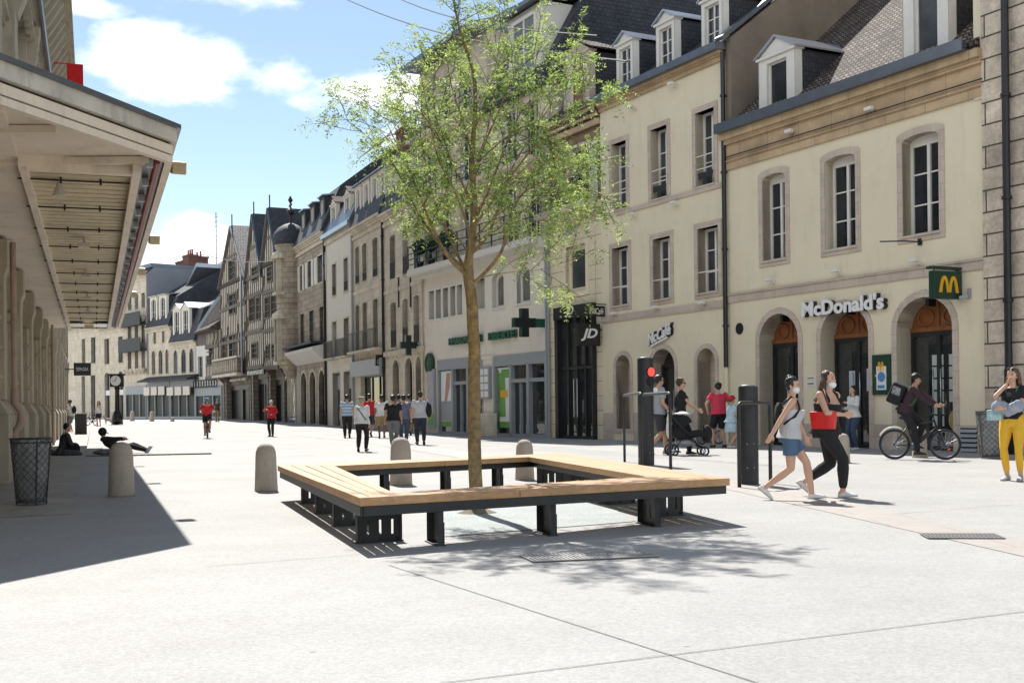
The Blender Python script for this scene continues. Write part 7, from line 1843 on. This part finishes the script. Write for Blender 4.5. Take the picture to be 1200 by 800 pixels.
def stroller():
    p=ground(806,533); t=empty('pushchair',p,R(-90),'black pushchair with a grey basket and a white cloth over its hood','pushchair')
    k=MB()
    S=1.0
    blk=M['black']
    def wheel(y,x,r):
        m=MB(); m.tube([(x,y+r*math.cos(a*PI/10),r+r*math.sin(a*PI/10)) for a in range(21)],.022,8); w_=m.obj('wheel',blk,t,smooth=True)
        m=MB(); m.tube([(x-.02,y,r),(x+.02,y,r)],.03,10)
        for q in range(5): a=q*2*PI/5; m.obox((x,y,r),(x,y+(r-.02)*math.cos(a),r+(r-.02)*math.sin(a)),.015,.012)
        m.obj('spoke',M['zinc_light'],w_)
    for x in (-.25,.25): wheel(-.38,x,.125); wheel(.36,x,.095)
    m=MB()
    for x in (-.23,.23):
        m.tube([(x,-.38,.125),(x,-.10,.45),(x,.36,.16)],.014,6); m.tube([(x,.30,.15),(x,-.05,.55),(x,-.42,.95),(x,-.48,1.02)],.015,6)
    m.tube([(-.23,-.48,1.02),(.23,-.48,1.02)],.018,8); m.tube([(-.25,-.38,.125),(.25,-.38,.125)],.012,6); m.tube([(-.23,-.05,.5),(.23,-.05,.5)],.012,6); m.obj('frame',blk,t,smooth=True)
    m=MB(); rs=[]
    for y,z0,z1,w_ in ((-.34,.42,.72,.18),(-.2,.38,.62,.21),(.05,.40,.56,.21),(.28,.44,.60,.19),(.42,.40,.52,.15)):
        rs.append([(w_*c,y,z0 if s_<0 else z1) for c,s_ in ((-1,-1),(-.8,-1.1),(.8,-1.1),(1,-1),(1,1),(.8,1),(-.8,1),(-1,1))])
    m.rings(rs); m.obj('seat',CL['black'],t,smooth=True)
    m=MB(); rs=[]
    for a in range(7):
        th=R(150-20*a); rs.append([(.22*math.cos(b*PI/8),-.16+.32*math.cos(th)*max(.15,math.sin(b*PI/8)),.62+.36*math.sin(th)*math.sin(b*PI/8)**.7) for b in range(9)])
    m.rings(rs,cap=False); m.obj('hood',CL['black'],t,smooth=True)
    m=MB(); m.ell((0,-.05,.30),.20,.27,.10,None,16,8); m.obj('basket',mat('basket_grey',(.35,.36,.38),.8),t,smooth=True)
    m=MB(); m.ell((.0,.46,.50),.17,.13,.22,None,12,8); m.obj('foot_muff',CL['black'],t,smooth=True)
    c=empty('white_cloth',p,R(-90),'crumpled white cloth draped over the hood of the pushchair','cloth'); m=MB()
    m.ell((0,-.12,.98),.20,.24,.035,None,16,8); m.ell((.0,-.44,.72),.20,.05,.34,None,12,8); remeshed(m,CL['white'],'cloth',.015,c,2,.03,10)
stroller()
person(843,524,446,R(14),'man in a bright red T-shirt, black shorts and dark cap seen from behind',dict(pel=.93,la=(-.13,.08,.09),ra=(.13,-.06,.09),lw=(-.27,.12,.95),rw=(.26,.10,.92),lp=(-1,-.6,0),rp=(1,-.6,0),hh=1.76,head=(-5,8)),top='pinkred',sleeve=1,bottom='black',blen=.46,shoes='black',hair=('short','dark'),cap=('navy',),near=1,build=1.1,group=None)
person(857,525,468,R(-70),'small child in a pale blue dress and a red and green helmet',dict(pel=.88,la=(-.07,.12,.09),ra=(.07,-.10,.1),lw=(-.16,.3,1.0),rw=(.16,.3,1.0),lp=(-.5,-1,-.5),rp=(.5,-1,-.5),hh=1.55,head=(0,6)),top='floral',sleeve=1,bottom=None,shoes='white',hair=('short','brown'),dress='floral',helmet=('red','navy'),near=1,female=True,build=1.15)
# ---- group walking away
GW='people walking away down the street'
grp_=[(407,513,461,8,'man in a blue and white striped T-shirt walking away, leftmost of the group','striped',1,'black',1,('short','dark'),('navy',),'light',.22),
 (424.5,529,463,-4,'woman in a white blouse with a thin black strap across her back','white',2,'black',1,('bob','grey'),None,'light',-.18),
 (433,511.5,460,0,'man in a red T-shirt and dark cap walking away behind the woman in white','red',1,'darkgrey',.46,('short','dark'),('navy',),'light',.2),
 (447.5,513,461,4,'man in a white T-shirt and khaki shorts walking away','white',1,'khaki',.46,('short','dark'),None,'dark',-.15),
 (461,524,461,-3,'man in a black T-shirt and grey trousers walking away in the middle of the group','black',1,'midgrey',1,('short','dark'),None,'tan',.25),
 (467.5,511,461,0,'man in a dark cap half hidden behind the man in the black T-shirt','navy',1,'jeans',1,('short','dark'),('darkgrey',),'tan',.15),
 (473.5,520,461,6,'man in a blue grey T-shirt and jeans walking away','bluegrey',1,'jeans',1,('short','dark'),None,'tan',-.24),
 (479.5,509.5,461,-5,'man in a white T-shirt and dark shorts with a red rimmed cap','white',1,'darkgrey',.48,('short','dark'),('red',),'tan',.16),
 (493,521,457,10,'man in a grey T-shirt and navy trousers carrying a black bag, rightmost of the group','ltgrey',1,'navy',1,('short','dark'),('navy',),'light',.2)]
random.seed(9)
for (x,y,yt,yw,lab,tp_,sl_,bt,bl_,hr,cp_,sk,st) in grp_:
    fem=lab.startswith('woman'); ps=clo(st,-st); ps['hh']=1.74
    if 'leftmost' in lab or 'bag' in lab: ps['lw']=(-.27,.05,.84)
    if hr[0]=='bob': hr=('curly','grey')
    J=person(x,y,yt,R(yw),lab,ps,top=tp_,sleeve=sl_,bottom=bt,blen=bl_,hair=hr,cap=cp_,skin=sk,group=GW,female=fem,shoes='white' if 'black T-shirt' in lab and 'hidden' not in lab else 'black',build=1.18)
    if fem and 'strap' in lab:
        t=held(J,'shoulder_bag','small black shoulder bag on a thin strap worn by the woman in the white blouse','handbag'); mb=MB(); mb.tube([J['tor'](-.12,-.14,.42),J['tor'](0,-.16,.28),J['tor'](.16,-.14,.05)],.012,6); mb.box(*[v for p in ((.17,.30),(-.10,.08),(.80,.98)) for v in p]); mb.obj('bag',CL['black'],t)
    if 'carrying a black bag' in lab:
        t=held(J,'shoulder_bag','large black bag hanging from the shoulder of the rightmost man of the group','bag'); mb=MB(); mb.ell(J['tor'](.27,-.05,.18),.10,.11,.24,None,12,8); mb.tube([J['tor'](.25,-.05,.38),J['tor'](.17,-.02,.52)],.03,6); mb.obj('bag',CL['black'],t,smooth=True)
# ---- people further away
person(318.5,511,470,R(172),'woman in a red jacket and dark trousers with a pale cap, alone in mid street',dict(pel=.93,lw=(-.12,.22,1.05),rw=(.20,.20,1.25),rp=(1,-.3,-.6),lp=(-1,-.3,-.6),la=(-.07,.06,.09),hh=1.66),top='red',sleeve=2,bottom='black',shoes='black',hair=('short','grey'),cap=('ltgrey',),female=True)
person(255,494,468,R(170),'person in a dark vest and light trousers behind the racing cyclist',dict(hh=1.7),top='darkgrey',sleeve=1,bottom='khaki',hair=('short','dark'))
person(285.5,491,469,R(185),'person in a red coat standing before the open timbered shop',dict(hh=1.7),top='red',sleeve=2,bottom='khaki',hair=('short','dark'),cap=('ltgrey',))
person(295.5,491,468,R(180),'person in a white shirt and dark jacket before the open timbered shop',dict(hh=1.7),top='darkgrey',sleeve=2,bottom='khaki',hair=('short','brown'))
person(329.5,490,467,R(60),'man in a black T-shirt and khaki trousers near the stone turret',dict(hh=1.75,la=(-.09,.2,.1),ra=(.09,-.2,.12)),top='black',sleeve=1,bottom='khaki',hair=('short','dark'))
person(336,490,470,R(70),'person in a grey top walking just right of the man near the stone turret',dict(hh=1.7,la=(-.09,.2,.1),ra=(.09,-.2,.12)),top='midgrey',sleeve=1,bottom='khaki',hair=('short','brown'))
person(116,499,470,R(180),'woman in a white top and dark skirt walking a small dog in the far left',dict(hh=1.68,lw=(-.1,.2,1.25),rw=(.3,.1,.9)),top='white',sleeve=1,bottom='navy',blen=.46,hair=('long','auburn'),female=True)
person(187,490.5,473,R(100),'dark figure passing the left grey shopfront far away',dict(hh=1.7),top='navy',sleeve=2,bottom='jeans',hair=('short','dark'))
person(194,490.5,472,R(150),'dark figure in black beside the other one by the grey shopfront',dict(hh=1.7),top='black',sleeve=2,bottom='black',hair=('short','dark'))
person(83.5,507,467,R(75),'man in a white T-shirt and grey shorts leaning towards the arcade wall',dict(hh=1.74,pel=.92,lean=6,lw=(-.15,.35,1.15),rw=(.15,.35,1.1),lp=(-.4,-1,-.6),rp=(.4,-1,-.6)),top='white',sleeve=1,bottom='midgrey',blen=.46,hair=('short','brown'),near=0)
J=held(dict(g=ground(83.5,507),yaw=R(75)),'backpack','dark backpack on the man leaning towards the arcade wall','backpack'); mb=MB(); mb.ell((0,-.20,1.22),.14,.09,.22,None,12,8); mb.obj('bag',CL['black'],J,smooth=True)
# small dog
p=ground(127.5,497.5); t=empty('dog',p,R(80),'small brown and white dog on a lead beside the far woman','dog'); mb=MB()
mb.ell((0,0,.36),.11,.27,.12,None,12,8); mb.ell((0,.22,.40),.10,.12,.13,None,10,8)
mb.tube([(0,.28,.44),(0,.36,.56)],[.07,.06],8); mb.ell((0,.40,.60),.065,.085,.07,None,10,8); mb.tube([(0,.45,.58),(0,.54,.565)],[.04,.028],8)
for sx in (-1,1):
    mb.ell((sx*.05,.36,.66),.02,.025,.05,None,6,6)
    mb.tube([(sx*.07,.24,.34),(sx*.07,.22,.18),(sx*.07,.25,.02)],[.045,.028,.026],6); mb.tube([(sx*.07,-.20,.34),(sx*.07,-.12,.20),(sx*.07,-.26,.13),(sx*.07,-.24,.02)],[.055,.035,.025,.024],6)
mb.tube([(0,-.26,.42),(0,-.36,.5),(0,-.42,.62)],[.028,.02,.012],6)
remeshed(mb,mat('dog_fur',(.22,.12,.06),.9,.2,4,c2=(.65,.6,.55)),'body',.02,t,2)
# ---- seated and lying people in the hall shade
hoodm='black'
g=ground(150,534)
J=person(150,534,0,R(-90),'person in a black hoodie sitting on the paving with legs stretched out',
  dict(pel=.13,lean=-52,la=(-.09,.80,.09),ra=(.10,.82,.09),kl=(-.2,0,1),kr=(.2,0,1),lw=(-.10,.20,.40),rw=(.12,.22,.44),lp=(-1,-.2,-.8),rp=(1,-.2,-.8),tl=55,tr=60,head=(0,35),hh=1.72),H=1.72,top='black',sleeve=2,bottom='black',shoes='grey',hair=('short','dark'),near=0,cap=('black',),build=1.12,loc=ground(138,531))
mb=MB(); he=J['he']; mb.ell(he(0,-.02,.02),.108,.122,.125,None,14,10); mb.obj('hood',CL['black'],J['root'],smooth=True)
g2=ground(135,532.5); o=MB(); o.ell((0,0,.07),.42,.20,.08,None,16,8); t=empty('bundle',g2+Vector((-.15,-.15,0)),0,'light grey bundle lying under the person in the black hoodie','bundle'); remeshed(o,CL['midgrey'],'cloth',.02,t,2,.03,9)
o=sheet('x',[(0,0)]*3,CL['black']); bpy.data.objects.remove(o)
mb=MB(); a=ground(100,535); bq=ground(248,532); mb.obox((a.x,a.y,.02),(bq.x,bq.y,.02),.10,.035); o=mb.obj('ground_bar',mat('drain_rail',(.16,.17,.10),.7),None,off=tuple(a)); tag(o,'long thin dark bar lying across the paving beside the seated person','bar')
J=person(73,534,0,R(-60),'person in a grey top sitting cross-legged on the pavement against the arcade wall',
  dict(pel=.13,lean=14,la=(.10,.34,.09),ra=(-.06,.42,.09),kl=(-1,.5,.6),kr=(1,.5,.6),lw=(-.10,.32,.32),rw=(.10,.34,.32),lp=(-1,-.4,-.6),rp=(1,-.4,-.6),hh=1.72,head=(-10,10)),H=1.70,top='darkgrey',sleeve=2,bottom='black',shoes='black',hair=('short','dark'),near=0,build=1.1)
o=MB(); o.ell((-.45,.0,.09),.35,.24,.12,None,12,8); o.ell((.25,-.25,.10),.40,.20,.11,None,12,8); t=empty('sleeping_bag',ground(73,536),0,'dark bedding heaped around the cross-legged person','bedding'); remeshed(o,CL['darkgrey'],'cloth',.02,t,2,.03,9)
# ================================================================ bicycles
def bicycle(loc,yaw,label,frame='black',r=.34,bask=False,S=1.0,battery=False,steer=0,detail=True):
    t=empty('bicycle',loc,yaw,label,'bicycle'); fm_=M[frame] if frame in M else CL[frame]
    wb=1.08; yr,yf=-.46,wb-.46
    def wheel(y,rotz=0):
        m=MB(); P=lambda a,q:(math.sin(rotz)*-q*0,y+q*math.cos(a),r+q*math.sin(a))
        m.tube([P(2*PI*k/32,r-.022) for k in range(33)],.024,8); w_=m.obj('wheel',M['black'],t,smooth=True)
        m=MB(); m.tube([P(2*PI*k/32,r-.055) for k in range(33)],.010,6); m.tube([(-.045,y,r),(.045,y,r)],.022,8); m.obj('rim',M['zinc'],w_,smooth=True)
        m=MB()
        for k in range(18): a=2*PI*k/18; m.tube([(.03*(-1)**k,y,r),P(a+.1,r-.055)],.0022,3)
        m.tube([(.02,y+.08*math.cos(a*PI/8),r+.08*math.sin(a*PI/8)) for a in range(17)],.004,4); m.obj('spoke',M['zinc_light'],w_)
    wheel(yr); wheel(yf)
    m=MB(); bb=(0,yr+.43,.29); st=(0,yr+.28,.78); hd=(0,yf-.22,.86); hb=(0,yf-.17,.70)
    m.tube([bb,st],.019,8); m.tube([st,(0,st[1]-.02,.90)],.015,8); m.tube([bb,hb],.030 if battery else .022,8); m.tube([(0,st[1],.73),hd],.019,8); m.tube([hd,hb],.022,8)
    for x in (-.05,.05):
        m.tube([(x*.4,bb[1],bb[2]),(x,yr,r)],.011,6); m.tube([(x*.3,st[1],.73),(x,yr,r)],.010,6); m.tube([(x*.9,hb[1],hb[2]),(x,yf,r)],.014,6)
    m.tube([hd,(0,hd[1]-.03,.98)],.015,8); m.obj('frame',fm_,t,smooth=True)
    m=MB(); hy=hd[1]-.02
    m.tube([(-.30,hy-.06,1.02),(-.12,hy+.02,1.01),(0,hy+.01,.985),(.12,hy+.02,1.01),(.30,hy-.06,1.02)],.012,8); h_=m.obj('handlebar',M['black'],t,smooth=True)
    m=MB(); rs=[]
    for y,w_,h in ((-.14,.07,.03),(-.08,.075,.035),(.02,.035,.03),(.13,.018,.02)): rs.append([(w_*math.cos(2*PI*q/10),st[1]-.02+y,.925+h*math.sin(2*PI*q/10)) for q in range(10)])
    m.rings(rs); m.obj('saddle',M['black'],t,smooth=True)
    m=MB(); m.tube([(.0,bb[1],bb[2]),(.07,bb[1],bb[2])],.09,16); m.tube([(.08,bb[1],bb[2]),(.08,bb[1]+.04,bb[2]-.165)],.010,6); m.tube([(-.08,bb[1],bb[2]),(-.08,bb[1]-.04,bb[2]+.165)],.010,6); m.tube([(-.1,bb[1],bb[2]),(.1,bb[1],bb[2])],.018,8)
    m.box(.08,.17,bb[1]-.0,bb[1]+.09,bb[2]-.185,bb[2]-.16); m.box(-.17,-.08,bb[1]-.09,bb[1]+.0,bb[2]+.15,bb[2]+.175); m.tube([(.05,yr,r+.04),(.05,bb[1],bb[2]+.09)],.005,4); m.tube([(.05,yr,r-.04),(.05,bb[1],bb[2]-.09)],.005,4); m.obj('crank',M['zinc'],t,smooth=True)
    if battery:
        m=MB(); m.obox((0,yr+.55,.42),(0,yf-.30,.62),.07,.09); m.obj('battery',M['black'],t,bevel=.01); m=MB()
        m.tube([(0,yr+.36*math.cos(R(a)),r+.385*math.sin(R(a))) for a in range(60,160,10)],.022,6,rx=1.3); m.obj('mudguard',M['white_frame'],t,smooth=True)
        m=MB(); m.tube([(0,yf+.07,r-.09),(0,yf+.085,r-.12)],.03,8); m.obj('reflector',mat('orange_reflector',(.8,.18,.02),.3),t)
    t.scale=(S,S,S); return t
def rider(J0,loc,yaw,label,**k):
    ps=dict(pel=1.02,po=(0,-.20,0),lean=k.pop('lean',32),la=(-.10,-.02+.0,.33),ra=(.10,.05,.19),kl=(-.1,1,.3),kr=(.1,1,.3),lw=(-.27,.40,1.10),rw=(.27,.40,1.10),lp=(-.6,-.5,-1),rp=(.6,-.5,-1),tl=-8,tr=0,fl=0,fr=0,gl=(0,1,-.1),gr=(0,1,-.1),hh=1.74,head=(0,k.pop('hp',0)))
    return person(0,0,0,yaw,label,ps,H=1.76,loc=loc,**k)
g=(ground(1051,535.5)+ground(1098,541.5))/2; yw=R(-88)
yw=R(-118); 
bicycle(g,yw,'black electric bicycle with a white rear mudguard ridden past the cream house',battery=True,S=.93)
J=rider(None,g,yw,'bicycle courier in a dark maroon jacket, black cap and black trousers',top='maroon',sleeve=2,bottom='black',shoes='black',hair=('short','dark'),cap=('black',),near=1,skin='tan',lean=24,hp=6)
t=held(J,'delivery_backpack','large boxy black delivery backpack on the courier','backpack'); mb=MB(); tor=J['tor']
cs=[]
for z in (.02,.46):
    for x,y in ((-.19,-.13),(.19,-.13),(.19,-.42),(-.19,-.42)): cs.append(tor(x,y,z))
mb.add(cs,[(3,2,1,0),(4,5,6,7),(0,1,5,4),(1,2,6,5),(2,3,7,6),(3,0,4,7)]); mb.obj('bag',CL['black'],t,bevel=.055); mb=MB()
for sx in (-1,1): mb.tube([tor(sx*.11,-.14,.44),tor(sx*.12,-.02,.515),tor(sx*.12,.13,.38),tor(sx*.15,.10,.15),tor(sx*.14,-.13,.08)],.014,6)
mb.obj('strap',mat('green_strap',(.03,.16,.06),.6),t,smooth=True); mb=MB(); mb.add([tor(-.12,-.425,.12),tor(.12,-.425,.12),tor(.12,-.425,.32),tor(-.12,-.425,.32)],[(0,1,2,3)]); mb.add([tor(.195,-.18,.22),tor(.195,-.36,.22),tor(.195,-.38,.38),tor(.195,-.22,.38)],[(0,1,2,3)]); mb.obj('print',mat('print_silver',(.4,.4,.42),.5,.5,18,c2=(.05,.05,.05)),t)
g=ground(243,513); yw=R(196); bicycle(g,yw,'racing bicycle ridden straight towards the camera in mid street',S=.95)
rider(None,g,yw,'cyclist in a red and black jersey and blue helmet riding towards the camera',top='red',sleeve=1,bottom='black',blen=.42,hair=('short','dark'),helmet=('blue','white'),near=0,lean=38,skin='tan',hp=20)
bicycle(ground(741,513.5),R(-70),'parked bicycle leaning by the left niche of the tall cream house',S=.95)
bicycle(ground(108,498.5),R(170),'small parked bicycle by the street cabinet in the far left',S=.9)
bicycle(ground(831,520.5),R(-60),'small child bicycle parked behind the man in the red T-shirt',frame='grey_frame',S=.6)
# small folded scooter behind the second column

if TMP.name in bpy.data.scenes: bpy.data.scenes.remove(TMP)
